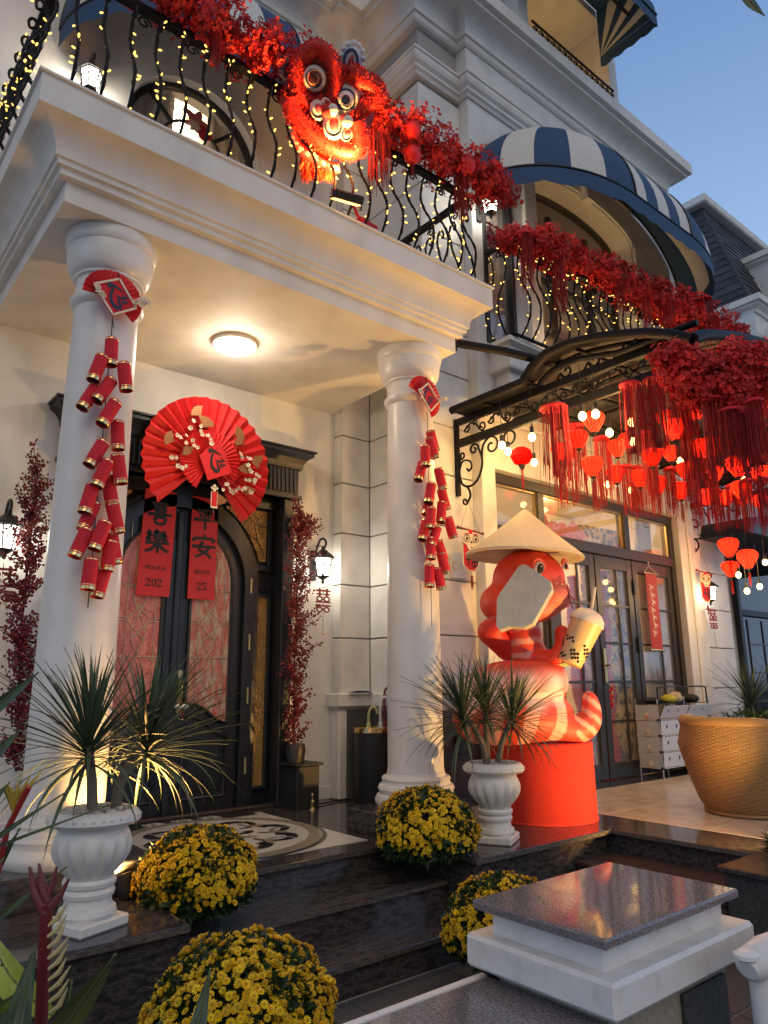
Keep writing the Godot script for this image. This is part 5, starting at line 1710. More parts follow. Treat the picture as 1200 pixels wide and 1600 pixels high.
func build_garlands() -> void:
	blossom = blossom_mesh()
	for i in 3:
		tassel_proto.append(tassel_mesh(50 + i, 80, 0.34))
	garland("red artificial blossom garland along the first balcony rail behind the lion head", [Vector3(1.15, 5.62, -3.66), Vector3(1.7, 5.55, -3.62), Vector3(2.1, 5.58, -3.62), Vector3(2.6, 5.55, -3.66), Vector3(3.0, 5.60, -3.62), Vector3(3.5, 5.62, -3.62), Vector3(4.0, 5.60, -3.62), Vector3(4.42, 5.64, -3.62)], [0.17, 0.22, 0.24, 0.14, 0.2, 0.27, 0.27, 0.12], 9500)
	garland("red artificial blossom garland along the second balcony rail under the dome awning", [Vector3(4.98, 5.68, -4.1), Vector3(5.45, 5.76, -4.05), Vector3(6.2, 5.80, -4.02), Vector3(6.9, 5.82, -3.98), Vector3(7.6, 5.84, -3.94), Vector3(8.2, 5.82, -3.9), Vector3(8.9, 5.78, -3.85), Vector3(9.2, 5.66, -3.82)], [0.13, 0.25, 0.25, 0.25, 0.3, 0.34, 0.34, 0.18], 17000)
	garland("red artificial blossom garland draped over the front corner of the canopy", [Vector3(4.22, 3.50, -2.17), Vector3(4.38, 3.32, -2.10), Vector3(4.55, 3.36, -2.02), Vector3(4.72, 3.44, -2.0), Vector3(5.0, 3.50, -2.02), Vector3(5.5, 3.55, -2.04), Vector3(6.2, 3.6, -2.05)], [0.12, 0.2, 0.22, 0.28, 0.3, 0.28, 0.2], 11000)
	garland("drooping red blossom branch hanging in front of the fringes at the right edge", [Vector3(4.46, 3.30, -2.02), Vector3(4.56, 3.12, -1.98), Vector3(4.62, 2.98, -1.94), Vector3(4.74, 2.90, -1.92)], [0.16, 0.15, 0.12, 0.08], 3000)
	var gb := "tassels hung on the first balcony"
	tassel(Vector3(2.95, 5.56, -3.60), 0.60, 0.20, "long red tassel hanging beside the lion's ear", gb, 0)
	tassel(Vector3(3.79, 5.62, -3.58), 0.58, 0.13, "red tassel at the right corner of the first balcony", gb, 1)
	tassel(Vector3(2.52, 5.72, -3.6), 0.45, 0.12, "short red tassel behind the lion's head", gb, 2)
	tassel(Vector3(1.62, 5.5, -3.6), 0.3, 0.08, "small red tassel at the top edge above the lit arched window", gb, 0)
	var g2 := "tassels hung on the second balcony"
	var k := 0
	for q in [[Vector3(5.08, 5.70, -3.95), 0.66, 0.14, "leftmost dark red tassel on the second balcony"], [Vector3(5.58, 5.74, -3.95), 0.76, 0.15, "second dark red tassel from the left on the second balcony"], [Vector3(6.62, 5.95, -3.88), 0.62, 0.18, "middle tassel on the second balcony above the arched canopy ridge"], [Vector3(7.1, 5.86, -3.88), 0.55, 0.12, "swung aside bright red tassel right of the middle one on the second balcony"], [Vector3(7.45, 5.98, -3.82), 0.62, 0.18, "bright red tassel second from the right end of the second balcony"], [Vector3(8.28, 6.05, -3.75), 0.70, 0.2, "rightmost bright red tassel on the second balcony"]]:
		tassel(q[0], q[1], q[2], q[3], g2, k)
		k += 1
	# fringes under the canopy
	var g3 := "red fringe tassels hung under the canopy"
	var list := TASSELS
	k = 0
	for q in list:
		tassel(q[0], q[1], q[2], q[3], g3, k)
		k += 1
	# small round red lanterns in the first garland
	var gl := "little red balls in the balcony garland"
	for q in [[Vector3(3.21, 5.36, -3.52), "tiny red ribbed lantern hanging low in the blossoms right of the lion"], [Vector3(3.20, 5.56, -3.50), "tiny red ribbed lantern just above the other, right of the lion"], [Vector3(3.80, 5.55, -3.50), "tiny red ribbed lantern near the corner tassel of the first balcony"]]:
		var o := thing("mini_lantern", q[1], "lantern", q[0], 0.0, gl)
		part("shade", G.new().lathe([Vector2(0.0, -0.075), Vector2(0.03, -0.07), Vector2(0.062, -0.035), Vector2(0.068, 0.0), Vector2(0.06, 0.035), Vector2(0.03, 0.07), Vector2(0.0, 0.075)], 18, Transform3D(), func(a, _y): return 1.0 - 0.07 * absf(sin(a * 9.0))), M.red_paper, o)
		part("tassel", tassel_proto[0], M.red_thread, o, Transform3D(Basis().scaled(Vector3(0.03, 0.12, 0.03)), Vector3(0, -0.075, 0)), true)

const TASSELS := [
	[Vector3(4.47, 3.55, -3.30), 0.66, 0.26, "first long fringe under the canopy counted from the wall bracket"],
	[Vector3(4.88, 3.52, -3.40), 0.69, 0.17, "narrow fringe beside the first long fringe under the canopy"],
	[Vector3(5.28, 3.50, -3.41), 0.60, 0.15, "short fringe behind the row of lanterns above the transom's left pane"],
	[Vector3(4.60, 3.58, -2.70), 0.62, 0.19, "dark fringe hanging from the canopy side rail right of the bulbs"],
	[Vector3(4.66, 3.58, -2.55), 0.60, 0.18, "dark fringe next to the canopy corner, left of the biggest lantern"],
	[Vector3(4.50, 3.45, -2.30), 0.42, 0.14, "fringe hanging from the first cluster of blossoms at the canopy corner"],
	[Vector3(5.54, 3.30, -3.13), 0.54, 0.15, "fringe between two lanterns in front of the transom's middle pane"],
	[Vector3(5.57, 3.29, -3.38), 0.46, 0.13, "short fringe behind the middle lanterns above the cone hat's right"],
	[Vector3(5.69, 3.21, -3.04), 0.45, 0.13, "short fringe above the transom's right pane"],
	[Vector3(4.98, 3.45, -2.49), 0.83, 0.18, "longest dark fringe hanging beside the biggest lantern"],
	[Vector3(5.76, 3.13, -2.87), 0.49, 0.11, "thin fringe ending over the pale wall right of the shop doors"],
	[Vector3(4.40, 3.20, -2.02), 0.54, 0.15, "dark fringe in front of the blossoms in the middle of the corner garland"],
	[Vector3(4.42, 3.10, -1.93), 0.40, 0.15, "dark fringe below the drooping blossoms of the corner garland"],
	[Vector3(4.50, 3.08, -1.88), 0.45, 0.16, "dark fringe right of the drooping blossoms of the corner garland"],
	[Vector3(4.44, 3.12, -1.78), 0.40, 0.13, "rightmost front fringe at the picture's right edge"],
	[Vector3(5.83, 2.97, -2.73), 0.35, 0.12, "bright fringe left of the two lower lanterns"],
	[Vector3(5.92, 3.01, -2.64), 0.37, 0.12, "bright fringe just above the two lower lanterns"],
	[Vector3(5.62, 2.95, -2.38), 0.42, 0.14, "bright fringe above the far canopy roof"],
	[Vector3(5.05, 3.42, -3.70), 0.55, 0.13, "bright red fringe between the plump lantern and the first row"],
	[Vector3(5.45, 3.40, -3.60), 0.52, 0.12, "bright red fringe behind the second lantern of the row"],
	[Vector3(5.95, 3.38, -3.50), 0.50, 0.12, "bright red fringe behind the fifth lantern of the row"],
	[Vector3(5.20, 3.40, -2.95), 0.60, 0.13, "bright red fringe left of the tall lantern"],
	[Vector3(5.60, 3.20, -2.65), 0.55, 0.12, "bright red fringe below the tall lantern"],
	[Vector3(5.30, 2.85, -2.14), 0.42, 0.12, "bright fringe at the far right above the lone lower lantern"],
]

func red_lantern(at: Vector3, r: float, label: String, lit := true) -> Node3D:
	var o := thing("red_lantern", label, "lantern", at, rng.randf() * TAU, "red silk lanterns under the canopy")
	var pf := [Vector2(0.30, -0.98), Vector2(0.52, -0.62), Vector2(0.80, -0.2), Vector2(0.97, 0.2), Vector2(1.0, 0.45), Vector2(0.88, 0.7), Vector2(0.62, 0.85), Vector2(0.36, 0.9)]
	var q := []
	for v in pf:
		q.append(v * r)
	part("shade", G.new().lathe(q, 28, Transform3D(), func(a, _y): return 1.0 - 0.035 * pow(absf(sin(a * 7.0)), 3.0)), M.silk, o)
	var ribs := G.new()
	for i in 14:
		var a := TAU * i / 14.0
		var pts := PackedVector3Array()
		for v in q:
			pts.append(Vector3(cos(a) * (v.x + 0.001), v.y, -sin(a) * (v.x + 0.001)))
		ribs.tube(pts, 0.0018, 3, false)
	part("ribs", ribs, M.silk_rib, o)
	part("top_ring", G.new().lathe([Vector2(0.0, 0.95 * r), Vector2(0.2 * r, 0.95 * r), Vector2(0.36 * r, 0.9 * r)], 12), M.red_wood, o)
	part("bottom_ring", G.new().lathe([Vector2(0.3 * r, -0.97 * r), Vector2(0.32 * r, -1.04 * r), Vector2(0.2 * r, -1.08 * r), Vector2(0.06 * r, -1.25 * r), Vector2(0, -1.25 * r)], 12), M.black, o)
	part("cord", G.new().tube(PackedVector3Array([Vector3(0, 0.95 * r, 0), Vector3(0, maxf(0.95 * r + 0.05, minf(0.6, 3.85 - at.y)), 0)]), 0.002, 3), M.ink, o)
	part("bead", G.new().ball(Vector3(0, -1.4 * r, 0), Vector3.ONE * 0.1 * r, 6), M.black, o)
	part("tassel", tassel_proto[1], M.red_bright, o, Transform3D(Basis().scaled(Vector3(0.032, 0.17, 0.032)), Vector3(0, -1.45 * r, 0)), true)
	part("bulb", G.new().ball(Vector3(0, 0.35 * r, 0), Vector3(0.02, 0.026, 0.02), 8), M.bulb_warm, o)
	if lit:
		lamp(Vector3(0, 0.35 * r, 0), 0.10, Color(1.0, 0.78, 0.45), 0.02, "light", o)
	return o

func build_lanterns() -> void:
	var L := [Vector3(4.69, 3.42, -3.09), Vector3(5.58, 3.58, -3.97), Vector3(4.76, 3.09, -3.18), Vector3(5.57, 3.24, -3.48), Vector3(5.73, 3.20, -3.35), Vector3(5.79, 3.12, -3.22), Vector3(4.92, 3.26, -2.56), Vector3(6.71, 3.68, -3.56), Vector3(5.95, 3.07, -3.10), Vector3(5.87, 3.38, -2.85), Vector3(6.66, 3.15, -3.22), Vector3(5.32, 2.99, -2.31), Vector3(7.21, 3.24, -3.29), Vector3(7.58, 3.29, -3.28), Vector3(6.15, 3.11, -2.49), Vector3(7.97, 3.31, -3.27), Vector3(6.11, 3.81, -2.96), Vector3(6.20, 3.75, -3.72), Vector3(7.55, 3.61, -3.52)]
	var names_ := ["plump red lantern just under the two bare bulbs behind the canopy rail", "half hidden red lantern between the first fringes", "leftmost of the lit red lanterns in the row above the transom", "second lit red lantern of the row, above the hat's peak", "third lit red lantern of the row above the transom", "fourth lit red lantern of the row, over the transom's right mullion", "big lit red lantern hanging high behind the longest dark fringe", "red lantern hidden behind the biggest one", "lit red lantern at the right end of the transom", "tall lit red lantern right of the longest dark fringe", "lit red lantern in front of the pale wall right of the doors", "wide lit red lantern below the corner blossoms", "small lit red lantern above the wall bracket at right", "small lit red lantern right of the one over the wall bracket", "lit red lantern at the right edge among the front fringes", "small lit red lantern under the one at the right edge", "red lantern half hidden by the corner garland's thin cords", "red lantern deep behind the middle fringe", "red lantern glowing deep under the canopy's right half"]
	for i in L.size():
		red_lantern(L[i], 0.085, names_[i], true)
	var extra := [[Vector3(4.80, 3.30, -3.50), "small red lantern between the first two lanterns of the row"], [Vector3(5.10, 3.15, -2.86), "small red lantern in the dense middle of the canopy"], [Vector3(5.79, 3.19, -2.95), "small red lantern over the far canopy's left end"], [Vector3(4.97, 3.07, -2.33), "red lantern among the bright fringes at right"], [Vector3(5.68, 2.90, -2.46), "low red lantern near the right edge"], [Vector3(5.59, 3.62, -2.98), "red lantern behind the longest dark fringe's foot"], [Vector3(4.99, 3.33, -2.23), "red lantern behind the drooping blossoms"], [Vector3(4.70, 3.32, -3.25), "small lit red lantern behind the first long fringe's right side"], [Vector3(5.31, 3.38, -3.29), "small lit red lantern behind the third one of the row"], [Vector3(5.22, 3.06, -2.13), "red lantern glowing through the rightmost front fringe"]]
	for i in extra.size():
		red_lantern(extra[i][0], 0.08, extra[i][1], i % 2 == 0)
	red_lantern(Vector3(8.91, 3.04, -4.10), 0.125, "upper of the two stacked lanterns beside the wall lantern")
	red_lantern(Vector3(8.98, 2.78, -4.14), 0.105, "lower of the two stacked lanterns beside the wall lantern")
	red_lantern(Vector3(8.80, 2.85, -3.84), 0.12, "lone lower lantern at the right, in front of the far canopy")
	var ro := thing("round_lantern", "round red paper lantern hanging beside the scroll bracket", "lantern", Vector3(4.72, 3.33, -3.85))
	part("shade", G.new().lathe([Vector2(0.03, -0.075), Vector2(0.07, -0.055), Vector2(0.095, 0.0), Vector2(0.085, 0.05), Vector2(0.05, 0.075), Vector2(0.03, 0.08)], 24, Transform3D(), func(a, _y): return 1.0 - 0.05 * absf(sin(a * 8.0))), M.silk, ro)
	part("tassel", tassel_proto[0], M.red_bright, ro, Transform3D(Basis().scaled(Vector3(0.03, 0.2, 0.03)), Vector3(0, -0.11, 0)), true)
	part("bottom_ring", G.new().lathe([Vector2(0.03, -0.075), Vector2(0.02, -0.11), Vector2(0, -0.112)], 10), M.black, ro)
	# bare bulbs on a cord
	var B := [Vector3(4.47, 3.40, -3.04), Vector3(4.51, 3.40, -2.95), Vector3(4.55, 3.40, -3.59), Vector3(4.52, 3.40, -3.89), Vector3(4.69, 3.40, -3.97), Vector3(4.96, 3.40, -3.13), Vector3(5.31, 3.40, -3.14), Vector3(5.13, 3.40, -4.04), Vector3(6.15, 3.40, -3.18), Vector3(4.88, 3.40, -2.88), Vector3(6.73, 3.40, -4.05), Vector3(6.33, 3.40, -4.07), Vector3(7.23, 3.40, -3.11), Vector3(8.60, 2.75, -3.56), Vector3(8.38, 2.61, -3.78), Vector3(8.48, 2.43, -3.75), Vector3(8.59, 2.48, -3.65)]
	var bn := ["left of the pair of bare bulbs high under the canopy", "right of the pair of bare bulbs high under the canopy", "bare bulb beside the first long fringe", "left bulb of the pair at the ring of the scroll bracket", "right bulb of the pair at the ring of the scroll bracket", "bare bulb between the fringes right of the bright pair", "bare bulb seen through the dark corner fringe", "bare bulb low beside the round paper lantern", "bare bulb between the tall lantern and the biggest one", "bare bulb behind the top of the dark fringe", "bare bulb low between the third and fourth lantern", "bare bulb low left of the third lantern", "bare bulb by the wide lantern below the corner blossoms", "rightmost bare bulb under the far canopy", "bare bulb under the far canopy left of the garden door", "lower bare bulb in front of the garden door", "bare bulb in front of the garden door's top"]
	for i in B.size():
		var o := thing("bare_bulb", bn[i], "light bulb", B[i], 0.0, "bare bulbs on the festoon cord")
		part("socket", G.new().lathe([Vector2(0, 0.09), Vector2(0.016, 0.09), Vector2(0.018, 0.035), Vector2(0, 0.034)], 8), M.black, o)
		part("glass", G.new().ball(Vector3.ZERO, Vector3(0.03, 0.036, 0.03), 12), M.bulb_warm, o)
		part("cord", G.new().tube(PackedVector3Array([Vector3(0, 0.09, 0), Vector3(0, 0.42 if i < 13 else 0.5, 0)]), 0.004, 4), M.black, o)
		lamp(Vector3.ZERO, 0.16, Color(1.0, 0.80, 0.50), 0.03, "light", o)

func pleated_fan(r0: float, r1: float, a0: float, a1: float, pleats: int, depth: float) -> G:
	var g := G.new()
	for i in pleats * 2:
		var t0 := lerpf(a0, a1, float(i) / (pleats * 2))
		var t1 := lerpf(a0, a1, float(i + 1) / (pleats * 2))
		var z0 := depth if i % 2 else 0.0
		var z1 := 0.0 if i % 2 else depth
		var e0 := 1.0 if i % 2 else 1.012
		var e1 := 1.012 if i % 2 else 1.0
		g.quad(Vector3(cos(t0) * r0, sin(t0) * r0, z0 * 0.4), Vector3(cos(t0) * r1 * e0, sin(t0) * r1 * e0, z0), Vector3(cos(t1) * r1 * e1, sin(t1) * r1 * e1, z1), Vector3(cos(t1) * r0, sin(t1) * r0, z1 * 0.4))
	return g

func plum_flower(r: float) -> ArrayMesh:
	var g := G.new()
	g.col(Color(0.74, 0.66, 0.56))
	for i in 5:
		var a := TAU * i / 5.0
		var d := Vector3(cos(a), sin(a), 0)
		var s := Vector3(-sin(a), cos(a), 0)
		g.quad(Vector3(0, 0, 0.002), d * r * 0.6 - s * r * 0.42 + Vector3(0, 0, r * 0.25), d * r + Vector3(0, 0, r * 0.45), d * r * 0.6 + s * r * 0.42 + Vector3(0, 0, r * 0.25))
	g.col(Color(0.5, 0.33, 0.1))
	g.ball(Vector3(0, 0, r * 0.15), Vector3.ONE * r * 0.25, 6)
	return g.done()

func flower_spray(o: Node3D, at: Vector3, dir: float, n: int, size: float, pf: ArrayMesh) -> void:
	var g := G.new()
	var d := Vector3(cos(dir), sin(dir), 0)
	var s := Vector3(-d.y, d.x, 0)
	g.tube(PackedVector3Array([at, at + d * size * 0.5 + s * 0.01, at + d * size]), 0.0025, 4)
	part("twig", g, M.branch, o)
	for i in n:
		var t := (i + 0.5) / n
		var p := at + d * size * t + s * rng.randf_range(-0.22, 0.22) * size + Vector3(0, 0, rng.randf_range(0.005, 0.03))
		part("plum_flower", pf, M.vc, o, Transform3D(Basis.from_euler(Vector3(rng.randf_range(-0.5, 0.5), rng.randf_range(-0.5, 0.5), rng.randf() * TAU)) * rng.randf_range(0.8, 1.2), p))

func gold_leaf_fan(o: Node3D, at: Vector3, r: float, turn: float) -> void:
	var p := PackedVector2Array([Vector2(0, 0)])
	for i in 9:
		var a := lerpf(-0.9, 0.9, i / 8.0) + turn
		p.append(Vector2(cos(a), sin(a)) * r * (1.0 if i % 2 == 0 else 0.93))
	part("gilt_leaf", G.new().prism(p, 0.004, Transform3D(Basis(), at)), M.gilt, o)

# brush strokes of a plump abbreviated fortune character, in a unit box centred on 0
func fortune_strokes(g: G, x: Transform3D) -> void:
	g.stroke(smooth2([Vector2(-0.30, 0.34), Vector2(-0.16, 0.40), Vector2(0.04, 0.34), Vector2(0.24, 0.24)], 5), 0.20, 0.03, x)
	g.stroke(smooth2([Vector2(-0.10, 0.30), Vector2(-0.19, 0.08), Vector2(-0.20, -0.14), Vector2(-0.09, -0.32), Vector2(0.06, -0.40)], 5), 0.09, 0.16, x, 0.0016)
	g.stroke(smooth2([Vector2(0.08, -0.40), Vector2(0.12, -0.26), Vector2(0.06, -0.10), Vector2(0.14, 0.04)], 5), 0.14, 0.05, x, 0.0017)
	g.stroke(smooth2([Vector2(-0.02, 0.06), Vector2(0.12, 0.0), Vector2(0.28, 0.02), Vector2(0.40, 0.06)], 5), 0.05, 0.08, x, 0.0018)
	g.stroke(smooth2([Vector2(0.26, 0.16), Vector2(0.27, -0.04), Vector2(0.24, -0.26)], 5), 0.05, 0.03, x, 0.0019)
	g.stroke(smooth2([Vector2(0.16, -0.08), Vector2(0.26, -0.16), Vector2(0.42, -0.10)], 5), 0.07, 0.06, x, 0.002)

func firecracker_mesh() -> Array:
	var r := 0.036
	var h := 0.082
	return [
		G.new().lathe([Vector2(0, -h + 0.012), Vector2(r - 0.004, -h + 0.012), Vector2(r - 0.003, -h), Vector2(r, -h + 0.002), Vector2(r, h - 0.004), Vector2(r - 0.004, h), Vector2(0, h)], 18).done(),
		G.new().lathe([Vector2(r - 0.002, -h - 0.001), Vector2(r + 0.001, -h - 0.001), Vector2(r + 0.0012, -h + 0.014), Vector2(r, -h + 0.0142)], 18).done(),
		G.new().lathe([Vector2(r, -h + 0.019), Vector2(r + 0.001, -h + 0.0195), Vector2(r + 0.001, -h + 0.023), Vector2(r, -h + 0.0235)], 18).done(),
		G.new().lathe([Vector2(r, h - 0.014), Vector2(r + 0.001, h - 0.0135), Vector2(r + 0.001, h - 0.008), Vector2(r, h - 0.0075)], 18).done(),
		G.new().lathe([Vector2(r - 0.004, -h + 0.0118), Vector2(0, -h + 0.0118)], 18).done()]

func build_columns_decor() -> void:
	var fm := firecracker_mesh()
	var pf := plum_flower(0.018)
	var sets := [
		[[1.197, 3.236, 0], [1.124, 3.108, 15], [1.262, 3.086, -8], [1.104, 2.947, 25], [1.168, 2.993, 27], [1.193, 2.858, 25], [1.269, 2.765, -4], [1.157, 2.633, 25], [1.271, 2.561, -10], [1.252, 2.451, -12], [1.138, 2.384, 12], [1.186, 2.521, 20], [1.155, 2.300, 18], [1.281, 2.300, -15], [1.200, 2.193, 18], [1.294, 2.142, -12], [1.119, 2.150, 20], [1.165, 1.991, 4], [1.245, 1.961, 13], [1.264, 2.098, 5]],
		[[3.609, 3.219, -14], [3.574, 3.151, -16], [3.474, 3.061, 4], [3.478, 2.958, 22], [3.653, 2.924, -12], [3.512, 2.783, 18], [3.548, 2.711, 20], [3.681, 2.770, -14], [3.624, 2.658, 12], [3.505, 2.517, 20], [3.574, 2.473, 26], [3.713, 2.553, -16], [3.668, 2.384, -20], [3.539, 2.384, 8], [3.632, 2.280, -14], [3.547, 2.188, 6], [3.616, 2.171, -8], [3.514, 2.599, 10]]]
	for s in 2:
		var ax: float = [1.20, 3.59][s]
		var zz: float = [-3.825, -3.80][s]
		var o := thing("firecracker_string", ["string of red firecrackers hanging on the column left of the door", "string of red firecrackers hanging on the column right of the door"][s], "firecracker decoration", Vector3(ax, 3.45, zz), 0.0, "firecracker strings on the columns")
		part("cord", G.new().tube(PackedVector3Array([Vector3(0, 0.0, -0.02), Vector3(0.0, -0.6, -0.02), Vector3(0, -1.62, -0.02)]), 0.003, 4), M.ink, o)
		for i in sets[s].size():
			var q: Array = sets[s][i]
			var zo: float = 0.03 * ((i * 7) % 3) + 0.014
			var fx := Transform3D(Basis(Vector3(0, 0, 1), deg_to_rad(-q[2])) * Basis(Vector3(1, 0, 0), deg_to_rad(-4.0)), Vector3(q[0] - ax, q[1] - 3.45, zo))
			var c := part("firecracker", fm[0], M.red_felt, o, fx)
			for k in [1, 2, 3]:
				part("gold_band", fm[k], M.gold, c)
			part("end_cap", fm[4], M.ink, c)
		# fan with diamond board at the top
		var fo := thing("fan_plaque", ["red pleated fan with a diamond board and a navy brushed character on the left column", "red pleated fan with a diamond board and a navy brushed character on the right column"][s], "fan decoration", Vector3([1.185, 3.545][s], [3.57, 3.565][s], zz - 0.005), 0.0, "fan plaques on the columns")
		var tilt: float = [0.0, -0.35][s]
		part("fan", pleated_fan(0.02, 0.165, -0.75 + tilt, PI + 0.05 + tilt, 20, 0.012), M.red_paper, fo)
		var dp := PackedVector2Array([Vector2(0.02, 0.12), Vector2(-0.125, 0.035), Vector2(0.0, -0.125), Vector2(0.135, -0.035)])
		if s == 1:
			dp = PackedVector2Array([Vector2(0.02, 0.115), Vector2(-0.085, 0.02), Vector2(0.04, -0.125), Vector2(0.135, -0.02)])
		part("board", G.new().prism(dp, 0.008, Transform3D(Basis(), Vector3(0, 0, 0.022))), M.red_felt, fo)
		for k in 4:
			var a := dp[k] * 0.93
			var b := dp[(k + 1) % 4] * 0.93
			part("white_edge", G.new().bar(Vector3(a.x, a.y, 0.033), Vector3(b.x, b.y, 0.033), 0.011, 0.006, Vector3(0, 0, 1)), M.cream, fo)
		var gg := G.new()
		fortune_strokes(gg, Transform3D(Basis(Vector3(0, 0, 1), 0.12 - 0.3 * s).scaled(Vector3(0.16, 0.17, 1)), Vector3(0.012, -0.004, 0.031)))
		part("character", gg, M.navy_ink, fo)
		for q in [[Vector3(-0.10, 0.02, 0.035), -0.9], [Vector3(0.11, -0.02, 0.035), 0.6], [Vector3(0.13, 0.0, 0.03), 0.2]]:
			flower_spray(fo, q[0], q[1], 4, 0.07, pf)
		part("hanger", G.new().tube(PackedVector3Array([Vector3(0.02, 0.12, 0.02), Vector3(0.02, 0.17, 0.0)]), 0.003, 4).tube(PackedVector3Array([Vector3(0.0, -0.125, 0.026), Vector3(0.015, -0.19, 0.02)]), 0.002, 4), M.ink, fo)
		# wire loop round the neck of the column
	# berry branches on both sides of the door
	var bm := G.new().ball(Vector3.ZERO, Vector3.ONE * 0.0085, 6).done()
	var k := 0
	for bp in [[[3.42, 0.90], [3.40, 1.5], [3.42, 2.05], [3.40, 2.55], [3.44, 2.85]], [[1.30, 0.9], [1.27, 1.4], [1.24, 1.9], [1.24, 2.4], [1.24, 2.9]]]:
		var o := thing("berry_branches", ["tall bundle of dark red berry branches right of the black door", "dark red berry branches behind the left column"][k], "berry branches", Vector3.ZERO, 0.0, "berry branches beside the door")
		var xs := []
		var cs := []
		var g := G.new()
		for i in bp.size() - 1:
			var a := Vector3(bp[i][0], bp[i][1], -5.33)
			var b := Vector3(bp[i + 1][0], bp[i + 1][1], -5.33)
			g.tube(PackedVector3Array([a, b]), 0.008, 4)
			for j in 44:
				var c := a.lerp(b, rng.randf())
				var d := Vector3(rng.randf_range(-0.13, 0.13), rng.randf_range(0.03, 0.20), rng.randf_range(-0.06, 0.12))
				if j < 7 and (k == 0) and i > 0:
					d = Vector3(rng.randf_range(0.10, 0.24), rng.randf_range(0.08, 0.22), rng.randf_range(0.0, 0.08))
				elif k == 1 and j < 8:
					d.x -= 0.06
				g.tube(PackedVector3Array([c, c + d * 0.5 + rv(0.015), c + d]), 0.003, 3, false)
				for m in 20:
					var t := rng.randf_range(0.15, 1.05)
					xs.append(Transform3D(Basis() * rng.randf_range(0.7, 1.25), c + d * t + rv(0.026)))
					var v := rng.randf_range(0.5, 1.1)
					cs.append(Color(0.20 * v, 0.012 * v, 0.022 * v))
		part("branches", g, M.branch, o)
		multi("berries", bm, M.berry, xs, cs, o)
		k += 1
	var st := thing("branch_stand", "black pedestal with a small tray holding the berry branches by the door", "stand", Vector3(3.50, P, -5.34))
	part("post", G.new().bb(Vector3(-0.12, 0, -0.12), Vector3(0.10, 0.33, 0.12), 0.006), M.black, st)
	part("tray", G.new().bb(Vector3(-0.14, 0.33, -0.14), Vector3(0.13, 0.35, 0.14), 0.005), M.black, st)
	part("pot", G.new().lathe([Vector2(0, 0.352), Vector2(0.07, 0.352), Vector2(0.085, 0.45), Vector2(0.075, 0.5), Vector2(0, 0.5)], 14, Transform3D(Basis(), Vector3(-0.06, 0, 0))), M.bronze, st)

func glyph(g: G, strokes: Array, x: Transform3D, w: float) -> void:
	var z := 0.001
	for s in strokes:
		g.stroke(smooth2(s, 4) if s.size() > 2 else s, w, w * 0.72, x, z)
		z += 0.00012

func banner(o: Node3D, xm: float, y0: float, y1: float, w: float, glyphs: Array, words: String, digits: String, skew: float) -> void:
	var g := G.new()
	g.quad(Vector3(xm - w / 2 + skew, y0, 0), Vector3(xm + w / 2 + skew, y0, 0), Vector3(xm + w / 2, y1, 0), Vector3(xm - w / 2, y1, 0))
	g.quad(Vector3(xm + w / 2 + skew, y0, -0.002), Vector3(xm - w / 2 + skew, y0, -0.002), Vector3(xm - w / 2, y1, -0.002), Vector3(xm + w / 2, y1, -0.002))
	var b := part("banner", g, M.banner, o)
	var ink := G.new()
	var n := 0
	for gl in glyphs:
		var t := 0.22 + n * 0.27
		glyph(ink, gl, Transform3D(Basis().scaled(Vector3(0.20, 0.19, 1)), Vector3(xm + skew * t, lerpf(y1, y0, t), 0.001)), 0.16)
		n += 1
	part("character", ink, M.ink, b)
	for q in [[words, 0.042, 0.74], [digits, 0.085, 0.88]]:
		var tm := TextMesh.new()
		tm.text = q[0]
		var f := SystemFont.new()
		f.font_names = PackedStringArray(["Droid Sans"])
		f.font_weight = 700
		if q[1] > 0.05:
			f.font_names = PackedStringArray(["Droid Serif"])
			f.font_italic = true
		tm.font = f
		tm.font_size = 32
		tm.pixel_size = q[1] / 32.0
		tm.depth = 0.0008
		part("lettering", tm, M.ink, b, Transform3D(Basis(), Vector3(xm + skew * q[2], lerpf(y1, y0, q[2]), 0.0022)))

